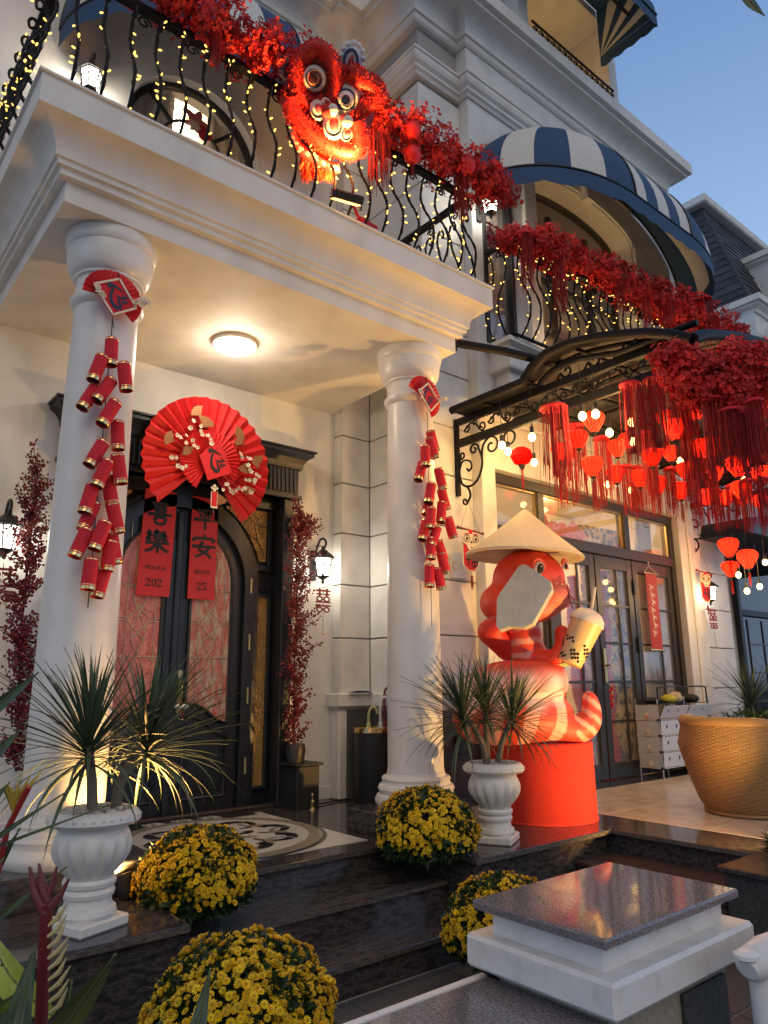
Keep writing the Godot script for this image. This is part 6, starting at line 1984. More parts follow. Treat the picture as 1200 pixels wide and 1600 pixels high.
func build_door_decor() -> void:
	var Z := -5.27
	var o := thing("paper_fan_rosette", "huge red pleated paper fan over the black front door with gilt leaves and plum flowers", "fan decoration", Vector3(2.49, 3.19, Z))
	part("large_fan", pleated_fan(0.05, 0.55, -0.95, PI + 0.78, 27, 0.045), M.red_paper, o)
	part("small_fan", pleated_fan(0.02, 0.262, -0.70, PI + 1.15, 34, 0.02), M.red_paper, o, Transform3D(Basis(), Vector3(0.0, 0.0, 0.05)))
	var dp := PackedVector2Array([Vector2(0.05, 0.16), Vector2(-0.05, 0.12), Vector2(-0.13, 0.02), Vector2(-0.05, -0.17), Vector2(0.16, -0.07)])
	var bd := part("diamond_board", G.new().prism(dp, 0.006, Transform3D(Basis(), Vector3(0.02, 0, 0.085))), M.red_paper, o)
	var gg := G.new()
	fortune_strokes(gg, Transform3D(Basis(Vector3(0, 0, 1), 0.1).scaled(Vector3(0.2, 0.22, 1)), Vector3(0.03, 0.0, 0.092)))
	part("character", gg, M.ink, bd)
	var pf := plum_flower(0.020)
	for q in [[-0.20, 0.30, -0.8, 8, 0.26], [-0.32, 0.17, -0.5, 7, 0.22], [-0.36, -0.06, -0.15, 5, 0.16], [0.24, 0.12, -0.7, 7, 0.2], [0.30, -0.12, 0.4, 6, 0.16], [0.24, -0.22, 0.35, 5, 0.14], [0.10, -0.20, -0.1, 6, 0.13]]:
		flower_spray(o, Vector3(q[0], q[1], 0.075), q[2], q[3], q[4], pf)
	for q in [[-0.11, 0.36, 0.09, 2.4], [-0.08, 0.27, 0.10, 1.2], [-0.32, 0.10, 0.09, 2.8], [-0.24, 0.08, 0.08, -0.8], [0.20, 0.26, 0.09, 0.6], [0.28, 0.20, 0.08, 2.6], [0.30, 0.04, 0.09, -1.5], [0.36, 0.06, 0.08, 0.2], [0.33, -0.15, 0.08, -1.2], [0.08, -0.26, 0.09, -1.4], [0.40, 0.12, 0.07, -0.6]]:
		gold_leaf_fan(o, Vector3(q[0], q[1], 0.07 + absf(q[0]) * 0.02), q[2], q[3])
	# small charm hanging in the middle
	var ch := thing("door_charm", "small lion-faced red paper charm hanging below the big fan", "hanging charm", Vector3(2.51, 2.96, Z + 0.11))
	part("face", G.new().prism(blob(0.026, 0.006, 4), 0.006), M.cream, ch)
	part("eye", G.new().ball(Vector3(-0.010, 0.004, 0.007), Vector3(0.005, 0.006, 0.003), 6), M.ink, ch)
	part("eye", G.new().ball(Vector3(0.012, 0.004, 0.007), Vector3(0.005, 0.006, 0.003), 6), M.ink, ch)
	part("tag", G.new().bb(Vector3(-0.024, -0.15, 0), Vector3(0.024, -0.028, 0.005)), M.red_felt, ch)
	part("tag_edge", G.new().bb(Vector3(-0.027, -0.165, 0), Vector3(0.027, -0.15, 0.007)).bb(Vector3(-0.028, -0.15, 0.001), Vector3(-0.024, -0.028, 0.008)).bb(Vector3(0.024, -0.15, 0.001), Vector3(0.028, -0.028, 0.008)), M.cream, ch)
	part("tassel", tassel_proto[0], M.red_thread, ch, Transform3D(Basis().scaled(Vector3(0.025, 0.10, 0.02)), Vector3(0, -0.19, 0)), true)
	part("cord", G.new().tube(PackedVector3Array([Vector3(0, -0.165, 0.003), Vector3(0, -0.20, 0.0)]), 0.002, 3), M.gold, ch)
	# banners on the two leaves
	var hy := [[Vector2(-0.35, 0.40), Vector2(0.35, 0.43)], [Vector2(0.0, 0.50), Vector2(0.0, 0.26)], [Vector2(-0.26, 0.27), Vector2(0.26, 0.29)], [Vector2(-0.18, 0.18), Vector2(0.2, 0.19), Vector2(0.16, 0.05), Vector2(-0.15, 0.05), Vector2(-0.18, 0.18)], [Vector2(-0.5, -0.08), Vector2(0.52, -0.04)], [Vector2(-0.16, 0.02), Vector2(-0.11, -0.06)], [Vector2(0.16, 0.02), Vector2(0.11, -0.06)], [Vector2(-0.20, -0.2), Vector2(0.22, -0.19), Vector2(0.17, -0.44), Vector2(-0.16, -0.44), Vector2(-0.20, -0.2)]]
	var lok := [[Vector2(-0.30, 0.45), Vector2(-0.42, 0.28), Vector2(-0.28, 0.26), Vector2(-0.45, 0.08), Vector2(-0.25, 0.08)], [Vector2(0.30, 0.45), Vector2(0.18, 0.28), Vector2(0.34, 0.26), Vector2(0.2, 0.08), Vector2(0.42, 0.08)], [Vector2(0.0, 0.48), Vector2(-0.12, 0.36), Vector2(-0.12, 0.10), Vector2(0.12, 0.10), Vector2(0.12, 0.36), Vector2(-0.1, 0.36)], [Vector2(-0.1, 0.23), Vector2(0.1, 0.23)], [Vector2(-0.5, -0.08), Vector2(0.5, -0.05)], [Vector2(0.0, 0.05), Vector2(0.02, -0.5)], [Vector2(-0.05, -0.1), Vector2(-0.25, -0.36), Vector2(-0.5, -0.45)], [Vector2(0.06, -0.1), Vector2(0.25, -0.32), Vector2(0.48, -0.42)]]
	var ping := [[Vector2(-0.36, 0.38), Vector2(0.36, 0.42)], [Vector2(-0.24, 0.24), Vector2(-0.14, 0.08)], [Vector2(0.26, 0.26), Vector2(0.14, 0.08)], [Vector2(-0.5, -0.04), Vector2(0.52, 0.0)], [Vector2(0.0, 0.40), Vector2(0.02, -0.5)]]
	var an := [[Vector2(0.0, 0.52), Vector2(0.04, 0.40)], [Vector2(-0.44, 0.20), Vector2(-0.40, 0.34), Vector2(0.42, 0.36), Vector2(0.36, 0.2)], [Vector2(-0.04, 0.24), Vector2(-0.2, -0.14), Vector2(0.02, -0.22), Vector2(0.36, -0.5)], [Vector2(0.24, 0.08), Vector2(0.12, -0.2), Vector2(-0.36, -0.48)], [Vector2(-0.52, -0.02), Vector2(0.54, 0.02)]]
	var b1 := thing("door_banner", "red banner on the left door leaf with two black characters above PEACE", "banner", Vector3(0, 0, -5.565), 0.0, "banners on the front door")
	banner(b1, 2.245, 2.12, 2.98, 0.27, [hy, lok], "PEACE A", "202", -0.02)
	var b2 := thing("door_banner", "red banner on the right door leaf with two black characters above JOY", "banner", Vector3(0, 0, -5.565), 0.0, "banners on the front door")
	banner(b2, 2.635, 2.12, 2.98, 0.24, [ping, an], "ND JOY", "25", 0.0)
	# charm tied to the handle
	var hc := thing("handle_charm", "small red and white charm tied to the front door handle", "hanging charm", Vector3(2.50, 1.27, -5.53))
	part("bow", G.new().ball(Vector3(-0.03, 0, 0), Vector3(0.035, 0.018, 0.012), 8).ball(Vector3(0.03, 0, 0), Vector3(0.035, 0.018, 0.012), 8), M.white, hc)
	part("tag", G.new().prism(blob(0.022, 0.005, 3), 0.006, Transform3D(Basis(), Vector3(0, -0.05, 0))), M.red_felt, hc)
	part("bead", G.new().ball(Vector3(-0.012, -0.095, 0), Vector3.ONE * 0.008, 6).ball(Vector3(0.014, -0.10, 0), Vector3.ONE * 0.008, 6), M.gold, hc)

func build_porch_things() -> void:
	# marble medallion in the porch floor
	var o := thing("floor_medallion", "white marble medallion inlaid with dark and tan scrolls in the porch floor", "floor inlay", Vector3(2.43, P, -4.66))
	var fx := Transform3D(Basis(Vector3(1, 0, 0), -PI / 2), Vector3.ZERO)
	part("square_slab", G.new().bb(Vector3(-0.69, 0.0, -0.69), Vector3(0.69, 0.004, 0.69)), M.white_inlay, o)
	var disc := func(r: float, y: float, m: Material, called: String) -> void:
		var p := PackedVector2Array()
		for i in 64:
			p.append(Vector2(cos(TAU * i / 64), sin(TAU * i / 64)) * r)
		part(called, G.new().prism(p, 0.004, Transform3D(fx.basis, Vector3(0, y, 0))), m, o)
	disc.call(0.70, 0.004, M.dark_inlay, "dark_ring")
	disc.call(0.675, 0.0075, M.tan_inlay, "tan_ring")
	disc.call(0.58, 0.011, M.white_inlay, "white_disc")
	for i in 8:
		var a := TAU * i / 8.0
		var tx := Transform3D(fx.basis * Basis(Vector3(0, 0, 1), a), Vector3(0, 0.0155, 0))
		var g := G.new()
		g.stroke(spiral(0.37, 0.02, 0.15, 0.08, -2.6, 1.9, 16), 0.03, 0.105, tx, 0.0)
		part("scroll", g, M.dark_inlay, o)
		var h := G.new()
		h.stroke(spiral(0.43, -0.10, 0.11, 0.07, 0.6, 4.4, 16), 0.02, 0.06, tx, 0.0006)
		part("scroll", h, M.tan_inlay, o)
		var q := G.new()
		q.stroke(spiral(0.17, 0.03, 0.09, 0.045, 2.0, 6.2, 14), 0.02, 0.07, tx, 0.0012)
		part("scroll", q, M.tan_inlay if i % 2 else M.dark_inlay, o)
	# black strip with white letters by the threshold
	var mt := thing("door_mat", "black mat with blocky white characters lying before the front door", "door mat", Vector3(2.44, P, -5.40))
	part("mat", G.new().bb(Vector3(-0.62, 0.0, -0.055), Vector3(0.62, 0.007, 0.14), 0.003), M.black, mt)
	var lt := G.new()
	var mx := Transform3D(fx.basis * Basis(Vector3(0, 0, 1), PI), Vector3(0, 0.0075, 0.045))
	for c in 3:
		var cx := -0.26 + c * 0.22
		for s in [[-0.07, 0.055, 0.07, 0.055], [-0.08, 0.0, 0.08, 0.01], [-0.06, -0.05, 0.07, -0.05], [-0.03, 0.07, -0.04, -0.07], [0.04, 0.07, 0.03, -0.06], [-0.07, -0.03, -0.02, -0.01]]:
			lt.stroke([Vector2(cx + s[0], s[1]), Vector2(cx + s[2], s[3])], 0.022, 0.018, mx, 0.0004 * (c + 1))
	part("character", lt, M.white, mt)
	# umbrella bin
	var ub := thing("umbrella_stand", "black umbrella bin with a gilt rim against the pier", "umbrella stand", Vector3(4.10, P, -5.12))
	part("bin", G.new().lathe([Vector2(0, 0), Vector2(0.15, 0), Vector2(0.16, 0.02), Vector2(0.17, 0.58), Vector2(0.16, 0.58), Vector2(0.15, 0.03), Vector2(0, 0.03)], 20), M.black, ub)
	part("rim", G.new().lathe([Vector2(0.168, 0.57), Vector2(0.176, 0.575), Vector2(0.176, 0.615), Vector2(0.168, 0.62), Vector2(0.158, 0.615), Vector2(0.158, 0.575)], 20), M.gold, ub)
	var un := 0
	for q in [[-0.10, 0.05, Color(0.4, 0.42, 0.2), "umbrella with a pale green crook handle in the black bin"], [0.02, 0.06, Color(0.6, 0.62, 0.6), "umbrella with a white crook handle in the black bin"], [0.10, 0.02, Color(0.16, 0.02, 0.03), "umbrella with a dark red looped handle in the black bin"]]:
		var u := thing("umbrella", q[3], "umbrella", Vector3(4.10 + q[0], P + 0.05, -5.12 + q[1]), -0.6, "umbrellas in the stand")
		var m := mat(Color(q[2].r, q[2].g, q[2].b).linear_to_srgb(), 0.4)
		part("canopy", G.new().lathe([Vector2(0, 0), Vector2(0.02, 0.05), Vector2(0.035, 0.3), Vector2(0.02, 0.6), Vector2(0, 0.62)], 8), m, u)
		var up := 0.62 + 0.08 * un
		part("handle", G.new().tube(to3(smooth2([Vector2(0, 0.6), Vector2(0, up + 0.05), Vector2(0.02, up + 0.11), Vector2(0.055, up + 0.11), Vector2(0.075, up + 0.06)], 5), Transform3D()), 0.012, 7), m, u)
		un += 1
	# door stop and cable
	var ds := thing("door_stop", "small turned brass door stop standing on the porch floor", "door stop", Vector3(3.50, P, -5.17))
	part("body", G.new().lathe([Vector2(0, 0), Vector2(0.028, 0), Vector2(0.026, 0.01), Vector2(0.012, 0.02), Vector2(0.01, 0.04), Vector2(0.018, 0.055), Vector2(0.018, 0.065), Vector2(0.008, 0.075), Vector2(0.007, 0.10), Vector2(0.013, 0.112), Vector2(0.01, 0.125), Vector2(0, 0.13)], 12), M.brass, ds)
	solo("power_cable", G.new().tube(PackedVector3Array([Vector3(3.62, 0.75, -5.30), Vector3(3.60, 0.62, -5.26), Vector3(3.60, 0.5, -5.27), Vector3(3.66, 0.462, -5.30), Vector3(3.85, 0.46, -5.36), Vector3(4.1, 0.46, -5.33)]), 0.007, 5), M.black, "black cable running from the berry stand along the porch wall", "cable")
	# thin ornament plate on the pier ledge
	solo("folded_fan", G.new().prism(PackedVector2Array([Vector2(-0.13, 0), Vector2(0.12, 0.0), Vector2(0.05, 0.018), Vector2(-0.03, 0.02)]), 0.05, Transform3D(Basis(), Vector3(4.12, 1.352, -5.36))), M.navy_ink, "dark blue folded fan lying on the pier ledge above the umbrella bin", "fan")
	# house number plate
	var hp := thing("number_plate", "small pale house number plate on the pier right of the column", "sign", Vector3(4.66, 2.46, -4.598))
	part("plate", G.new().bb(Vector3(-0.10, -0.11, 0), Vector3(0.10, 0.11, 0.012), 0.004), M.white_inlay, hp)
	var tm := TextMesh.new()
	tm.text = "C11"
	var f := SystemFont.new()
	f.font_names = PackedStringArray(["Droid Serif"])
	tm.font = f
	tm.font_size = 32
	tm.pixel_size = 0.0032
	tm.depth = 0.003
	part("lettering", tm, M.brass, hp, Transform3D(Basis(), Vector3(0, 0.0, 0.0135)))
	solo("intercom", G.new().bb(Vector3(-0.06, -0.08, 0), Vector3(0.06, 0.08, 0.03), 0.008), M.black, "small black box on the brown stone cladding behind the palms", "box", Vector3(4.62, 0.92, -4.59))
	# lion-faced fortune charms hung from the scroll brackets
	var k := 0
	for at in [Vector3(4.68, 2.98, -4.45), Vector3(8.82, 2.96, -4.40)]:
		var c := thing("fortune_charm", ["red charm with a white lion face hung from the bracket left of the shop", "white and red lion charm half hidden behind the lantern right of the shop"][k], "hanging charm", at, -0.2, "lion charms hung from the scroll brackets")
		part("cord", G.new().tube(PackedVector3Array([Vector3(-0.10, -0.19, 0), Vector3(-0.01, 0.06, 0), Vector3(0.11, -0.22, 0)]), 0.002, 4), M.branch, c)
		part("rod", G.new().tube(PackedVector3Array([Vector3(-0.13, -0.185, 0), Vector3(0.14, -0.225, 0)]), 0.008, 6).ball(Vector3(-0.13, -0.185, 0), Vector3.ONE * 0.014, 8).ball(Vector3(0.14, -0.225, 0), Vector3.ONE * 0.014, 8), M.red_wood, c)
		part("edge", G.new().prism(PackedVector2Array([Vector2(-0.095, -0.27), Vector2(0.085, -0.27), Vector2(0.08, -0.52), Vector2(0.035, -0.58), Vector2(-0.03, -0.58), Vector2(-0.09, -0.53)]), 0.006), M.cream, c)
		part("board", G.new().prism(PackedVector2Array([Vector2(-0.083, -0.27), Vector2(0.073, -0.27), Vector2(0.068, -0.515), Vector2(0.028, -0.567), Vector2(-0.025, -0.567), Vector2(-0.078, -0.524)]), 0.006, Transform3D(Basis(), Vector3(0, 0, 0.004))), M.red_felt, c)
		part("face", G.new().prism(PackedVector2Array([Vector2(-0.10, -0.26), Vector2(-0.08, -0.215), Vector2(-0.04, -0.215), Vector2(0.0, -0.235), Vector2(0.04, -0.225), Vector2(0.08, -0.235), Vector2(0.095, -0.28), Vector2(0.08, -0.33), Vector2(0.05, -0.345), Vector2(0.035, -0.385), Vector2(0.0, -0.395), Vector2(-0.035, -0.38), Vector2(-0.05, -0.345), Vector2(-0.09, -0.325)]), 0.006, Transform3D(Basis(), Vector3(0, 0, 0.011))), M.cream, c)
		for e in [-0.05, 0.045]:
			part("eye", G.new().lathe([Vector2(0.03, 0), Vector2(0.034, 0.003), Vector2(0.028, 0.003)], 14, Transform3D(Basis(Vector3(1, 0, 0), PI / 2), Vector3(e, -0.285, 0.0172))).ball(Vector3(e + 0.004, -0.287, 0.018), Vector3(0.014, 0.016, 0.004), 8), M.ink, c)
			part("brow", G.new().bar(Vector3(e - 0.025, -0.243, 0.0185), Vector3(e + 0.025, -0.243, 0.0185), 0.008, 0.01, Vector3(0, 0, 1)), M.red_felt, c)
		part("nose", G.new().ball(Vector3(0.0, -0.318, 0.018), Vector3(0.012, 0.010, 0.004), 8).ball(Vector3(0.0, -0.365, 0.018), Vector3(0.012, 0.006, 0.004), 8), M.ink, c)
		part("crown", G.new().ball(Vector3(-0.005, -0.225, 0.012), Vector3(0.03, 0.026, 0.008), 10), M.red_felt, c)
		var fu := G.new()
		glyph(fu, [[Vector2(-0.3, 0.48), Vector2(-0.2, 0.38)], [Vector2(-0.48, 0.25), Vector2(-0.14, 0.27), Vector2(-0.5, -0.15)], [Vector2(-0.27, 0.05), Vector2(-0.27, -0.5)], [Vector2(-0.22, 0.0), Vector2(-0.1, -0.12)], [Vector2(0.0, 0.42), Vector2(0.5, 0.44)], [Vector2(0.1, 0.28), Vector2(0.42, 0.29), Vector2(0.4, 0.12), Vector2(0.1, 0.12), Vector2(0.1, 0.28)], [Vector2(0.04, 0.0), Vector2(0.5, 0.01), Vector2(0.46, -0.45), Vector2(0.05, -0.45), Vector2(0.04, 0.0)], [Vector2(0.26, 0.0), Vector2(0.26, -0.44)], [Vector2(0.06, -0.21), Vector2(0.46, -0.2)]], Transform3D(Basis().scaled(Vector3(0.12, 0.14, 1)), Vector3(0.0, -0.465, 0.0105)), 0.13)
		part("character", fu, M.ink, c)
		part("tassel", tassel_proto[0], M.red_thread, c, Transform3D(Basis().scaled(Vector3(0.03, 0.13, 0.03)), Vector3(0, -0.62, 0.004)), true)
		part("tassel_cord", G.new().tube(PackedVector3Array([Vector3(0, -0.58, 0.004), Vector3(0, -0.63, 0.004)]), 0.002, 3), M.red_wood, c)
		k += 1

func urn(at: Vector3, turn: float, s: float, label: String) -> Node3D:
	var o := thing("garden_urn", label, "urn", at, turn, "white fluted urns")
	var f := G.new()
	f.bb(Vector3(-0.15, 0, -0.15) * s, Vector3(0.15, 0.055, 0.15) * s, 0.008)
	part("foot_slab", f, M.urn, o)
	part("foot", G.new().lathe([Vector2(0.0, 0.055), Vector2(0.138, 0.055), Vector2(0.146, 0.075), Vector2(0.138, 0.10), Vector2(0.122, 0.108), Vector2(0.116, 0.13), Vector2(0.116, 0.15), Vector2(0.126, 0.155), Vector2(0.13, 0.175), Vector2(0.122, 0.193), Vector2(0.116, 0.197), Vector2(0.13, 0.205), Vector2(0.134, 0.225), Vector2(0.126, 0.242), Vector2(0, 0.242)].map(func(v): return v * s), 32), M.urn, o)
	var bowl := []
	for i in 15:
		var t := i / 14.0
		bowl.append(Vector2(0.11 + 0.085 * sin(t * PI * 0.62) + 0.0 * t, 0.243 + 0.20 * t) * s)
	part("bowl", G.new().lathe(bowl, 128, Transform3D(), func(a, y): return 1.0 + 0.13 * (absf(cos(a * 7.0)) - 0.62) * sin(clampf((y / s - 0.243) / 0.20, 0, 1) * PI) ), M.urn, o)
	part("neck", G.new().lathe([Vector2(0.19, 0.442), Vector2(0.182, 0.455), Vector2(0.172, 0.475), Vector2(0.175, 0.49), Vector2(0.195, 0.498)].map(func(v): return v * s), 36), M.urn, o)
	part("rim", G.new().lathe([Vector2(0.19, 0.497), Vector2(0.222, 0.503), Vector2(0.236, 0.52), Vector2(0.232, 0.545), Vector2(0.214, 0.567), Vector2(0.196, 0.573), Vector2(0.186, 0.568), Vector2(0.18, 0.54), Vector2(0.178, 0.50)].map(func(v): return v * s), 60, Transform3D(), func(a, y): return 1.0 + (0.012 * absf(sin(a * 8.0)) if y > 0.503 * s and y < 0.56 * s else 0.0)), M.urn, o)
	for i in 16:
		var a := TAU * i / 16.0
		var e := G.new()
		var ex := Transform3D(Basis(Vector3(-sin(a), 0, -cos(a)), Vector3(cos(a) * 0.25, 0.95, -sin(a) * 0.25).normalized(), Vector3(cos(a), -0.25, -sin(a)).normalized()), Vector3(cos(a) * 0.2335, 0.535, -sin(a) * 0.2335) * s)
		e.tube(to3(spiral(0, 0.006, 0.028 * s, 0.028 * s, PI, TAU, 8), ex), 0.004 * s, 4)
		e.tube(to3(spiral(0, 0.006, 0.016 * s, 0.016 * s, PI, TAU, 6), ex), 0.004 * s, 4)
		part("egg_ornament", e, M.urn, o)
	part("soil", G.new().lathe([Vector2(0, 0.538), Vector2(0.18, 0.535)].map(func(v): return v * s), 20), M.soil, o)
	var pm := G.new().ball(Vector3.ZERO, Vector3(0.018, 0.012, 0.015), 7).done()
	var xs := []
	var cs := []
	for i in 190:
		var a := rng.randf() * TAU
		var r := sqrt(rng.randf()) * 0.172 * s
		xs.append(Transform3D(Basis.from_euler(rv(1.5)) * rng.randf_range(0.6, 1.25), Vector3(cos(a) * r, 0.545 * s + rng.randf() * 0.014, sin(a) * r)))
		var v := rng.randf_range(0.25, 0.62)
		cs.append(Color(v, v * 0.98, v * 0.93))
	multi("pebbles", pm, M.pebble, xs, cs, o)
	return o

var blade_proto := []

func blade_mesh(droop: float, tone: float, w: float) -> ArrayMesh:
	# one metre long blade that starts along +x and bends down
	var g := G.new().sm(true)
	var n := 7
	var pts := []
	var p := Vector3.ZERO
	var a := 0.0
	for i in n + 1:
		pts.append(p)
		p += Vector3(cos(a), -sin(a), 0) / n
		a += droop / n * (0.4 + 1.2 * i / n)
	for i in n:
		var t0 := float(i) / n
		var t1 := float(i + 1) / n
		var w0 := w * (0.55 + 0.45 * sin(t0 * PI)) * (1.0 - pow(t0, 3.0)) 
		var w1 := w * (0.55 + 0.45 * sin(t1 * PI)) * (1.0 - pow(t1, 3.0))
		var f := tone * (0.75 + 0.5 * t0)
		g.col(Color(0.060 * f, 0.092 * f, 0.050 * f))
		var up := Vector3(0, w * 0.3, 0)
		g.quad(pts[i] + Vector3(0, 0, -w0) + up, pts[i], pts[i + 1], pts[i + 1] + Vector3(0, 0, -w1) + up)
		g.quad(pts[i], pts[i] + Vector3(0, 0, w0) + up, pts[i + 1] + Vector3(0, 0, w1) + up, pts[i + 1])
	return g.done()

func palm_head(o: Node3D, at: Vector3, axis: Vector3, r: float, n: int) -> void:
	for i in n:
		var t := (i + rng.randf()) / n
		var el := lerpf(1.52, -0.30, pow(t, 1.25)) + rng.randf_range(-0.12, 0.12)
		var az := i * 2.39996 + rng.randf_range(-0.2, 0.2)
		var d := Vector3(cos(az) * cos(el), sin(el), sin(az) * cos(el))
		var q := Basis(Quaternion(Vector3.UP, axis.normalized()))
		d = q * d
		var z := d.cross(Vector3.UP).normalized()
		var y := z.cross(d)
		var l := r * rng.randf_range(0.75, 1.1) * (0.85 if t < 0.3 else 1.0)
		var k := rng.randi() % 3 + (3 if t > 0.72 else 0)
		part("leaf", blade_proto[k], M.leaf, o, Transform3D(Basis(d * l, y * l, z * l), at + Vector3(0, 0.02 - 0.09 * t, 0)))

func palm(called_label: String, at: Vector3, trunks: Array, r: float, n: int, group := "potted dracaena palms") -> void:
	var o := thing("dracaena_palm", called_label, "palm", at, 0.0, group)
	for t in trunks:
		var pts := PackedVector3Array(t)
		var rr := []
		for i in pts.size():
			rr.append(lerpf(0.024, 0.019, float(i) / (pts.size() - 1)) * (r / 0.5))
		part("trunk", G.new().tube(pts, rr, 9), M.bark, o)
		var m := pts.size()
		palm_head(o, pts[m - 1], (pts[m - 1] - pts[m - 2]).normalized() * 0.6 + Vector3.UP * 0.5, r, n)

func build_pots() -> void:
	for d in [0.25, 0.5, 0.35, 1.2, 1.6, 1.0]:
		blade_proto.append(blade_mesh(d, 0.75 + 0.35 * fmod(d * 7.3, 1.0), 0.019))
	urn(Vector3(1.165, P + 0.001, -3.40), 0.35, 0.82, "large white fluted urn with pebbles standing left of the steps")
	urn(Vector3(3.72, P + 0.001, -3.40), 0.5, 0.84, "white fluted urn with three palm stems beside the red snake pedestal")
	palm("two-stemmed spiky palm growing in the left white urn", Vector3(1.165, P - 0.07, -3.40), [[Vector3(-0.02, 0.53, 0.03), Vector3(-0.03, 0.66, 0.02), Vector3(-0.05, 0.80, 0.0)], [Vector3(0.09, 0.53, 0.0), Vector3(0.105, 0.62, -0.02), Vector3(0.155, 0.72, -0.04), Vector3(0.235, 0.80, -0.05)]], 0.50, 125)
	palm("three-stemmed spiky palm growing in the white urn beside the red pedestal", Vector3(3.69, P - 0.03, -3.40), [[Vector3(-0.05, 0.49, 0.02), Vector3(-0.07, 0.62, 0.01), Vector3(-0.13, 0.74, -0.01), Vector3(-0.21, 0.81, -0.03)], [Vector3(0.0, 0.49, -0.02), Vector3(0.005, 0.66, -0.03), Vector3(0.01, 0.84, -0.03)], [Vector3(0.06, 0.49, 0.01), Vector3(0.08, 0.62, 0.03), Vector3(0.14, 0.74, 0.05), Vector3(0.17, 0.78, 0.06)]], 0.45, 110)
	palm("dark spiky palm standing behind the wicker chair by the garden door", Vector3(8.98, 0.45, -4.05), [[Vector3(0, 0.3, 0), Vector3(-0.05, 0.55, 0), Vector3(-0.12, 0.72, 0.02)], [Vector3(0.15, 0.3, 0.1), Vector3(0.2, 0.5, 0.15), Vector3(0.35, 0.72, 0.25)]], 0.62, 75)
	var pl := thing("planter", "low dark planter under the palm behind the wicker chair", "planter", Vector3(9.1, P, -4.0))
	part("box", G.new().bb(Vector3(-0.5, 0, -0.25), Vector3(0.8, 0.42, 0.35), 0.02), M.slate_plaque, pl)
	var lm := G.new()
	lm.col(Color(0.035, 0.075, 0.022))
	lm.quad(Vector3(0, 0, 0), Vector3(0.012, 0.03, 0.003), Vector3(0, 0.06, 0), Vector3(-0.012, 0.03, 0.003))
	var lmesh := lm.done()
	var xs := []
	for i in 1500:
		xs.append(aim(Vector3(rng.randf_range(-0.5, 0.8), 0.42 + rng.randf() * 0.2, rng.randf_range(-0.25, 0.35)), rv(1) + Vector3(0, 0.6, 0), rng.randf() * 6, rng.randf_range(0.7, 1.3)))
	multi("ground_cover", lmesh, M.leaf, xs, [], pl)

func mum(at: Vector3, r: float, n: int, label: String, pot_h: float, fm: ArrayMesh, lm: ArrayMesh) -> void:
	n = int(n * 2.0)
	var o := thing("chrysanthemum", label, "flower pot", at, rng.randf() * TAU, "yellow chrysanthemum mounds")
	part("pot", G.new().lathe([Vector2(0, 0), Vector2(r * 0.42, 0), Vector2(r * 0.5, pot_h), Vector2(r * 0.46, pot_h), Vector2(0, pot_h - 0.01)], 18), M.black, o)
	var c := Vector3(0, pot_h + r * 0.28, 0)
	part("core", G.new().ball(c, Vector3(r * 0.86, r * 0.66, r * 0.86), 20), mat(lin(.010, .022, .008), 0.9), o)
	var xs := []
	var cs := []
	var lx := []
	var lc := []
	for i in n:
		var u := (i + 0.5) / n
		var y := 1.0 - u * 1.32
		var a := i * 2.39996 + rng.randf_range(-0.25, 0.25)
		var s := sqrt(maxf(0.0, 1.0 - y * y))
		var d := Vector3(cos(a) * s, y, sin(a) * s)
		var lump := 1.0 + 0.05 * sin(a * 3.0 + y * 5.0) + 0.035 * sin(a * 7.0 - y * 9.0)
		var p := c + d * Vector3(r, r * 0.80, r) * lump * rng.randf_range(0.97, 1.05)
		if y < -0.05 and rng.randf() < 0.35 - y:
			continue
		if rng.randf() < 0.03:
			continue
		xs.append(aim(p, d + rv(0.45) + Vector3(0, 0.25, 0), rng.randf() * TAU, rng.randf_range(0.72, 1.18)))
		var v := rng.randf_range(0.72, 1.08)
		cs.append(Color(v, v * rng.randf_range(0.86, 1.04), v))
	for i in n * 3:
		var y := 1.0 - rng.randf() * 1.5
		var a := rng.randf() * TAU
		var s := sqrt(maxf(0.0, 1.0 - y * y))
		var d := Vector3(cos(a) * s, y, sin(a) * s)
		lx.append(aim(c + d * Vector3(r, r * 0.8, r) * rng.randf_range(0.80, 0.94), d + rv(0.9), rng.randf() * 6, rng.randf_range(0.7, 1.3)))
		var v := rng.randf_range(0.6, 1.3)
		lc.append(Color(v, v, v))
	multi("flowers", fm, M.flower, xs, cs, o)
	multi("leaves", lm, M.leaf, lx, lc, o)

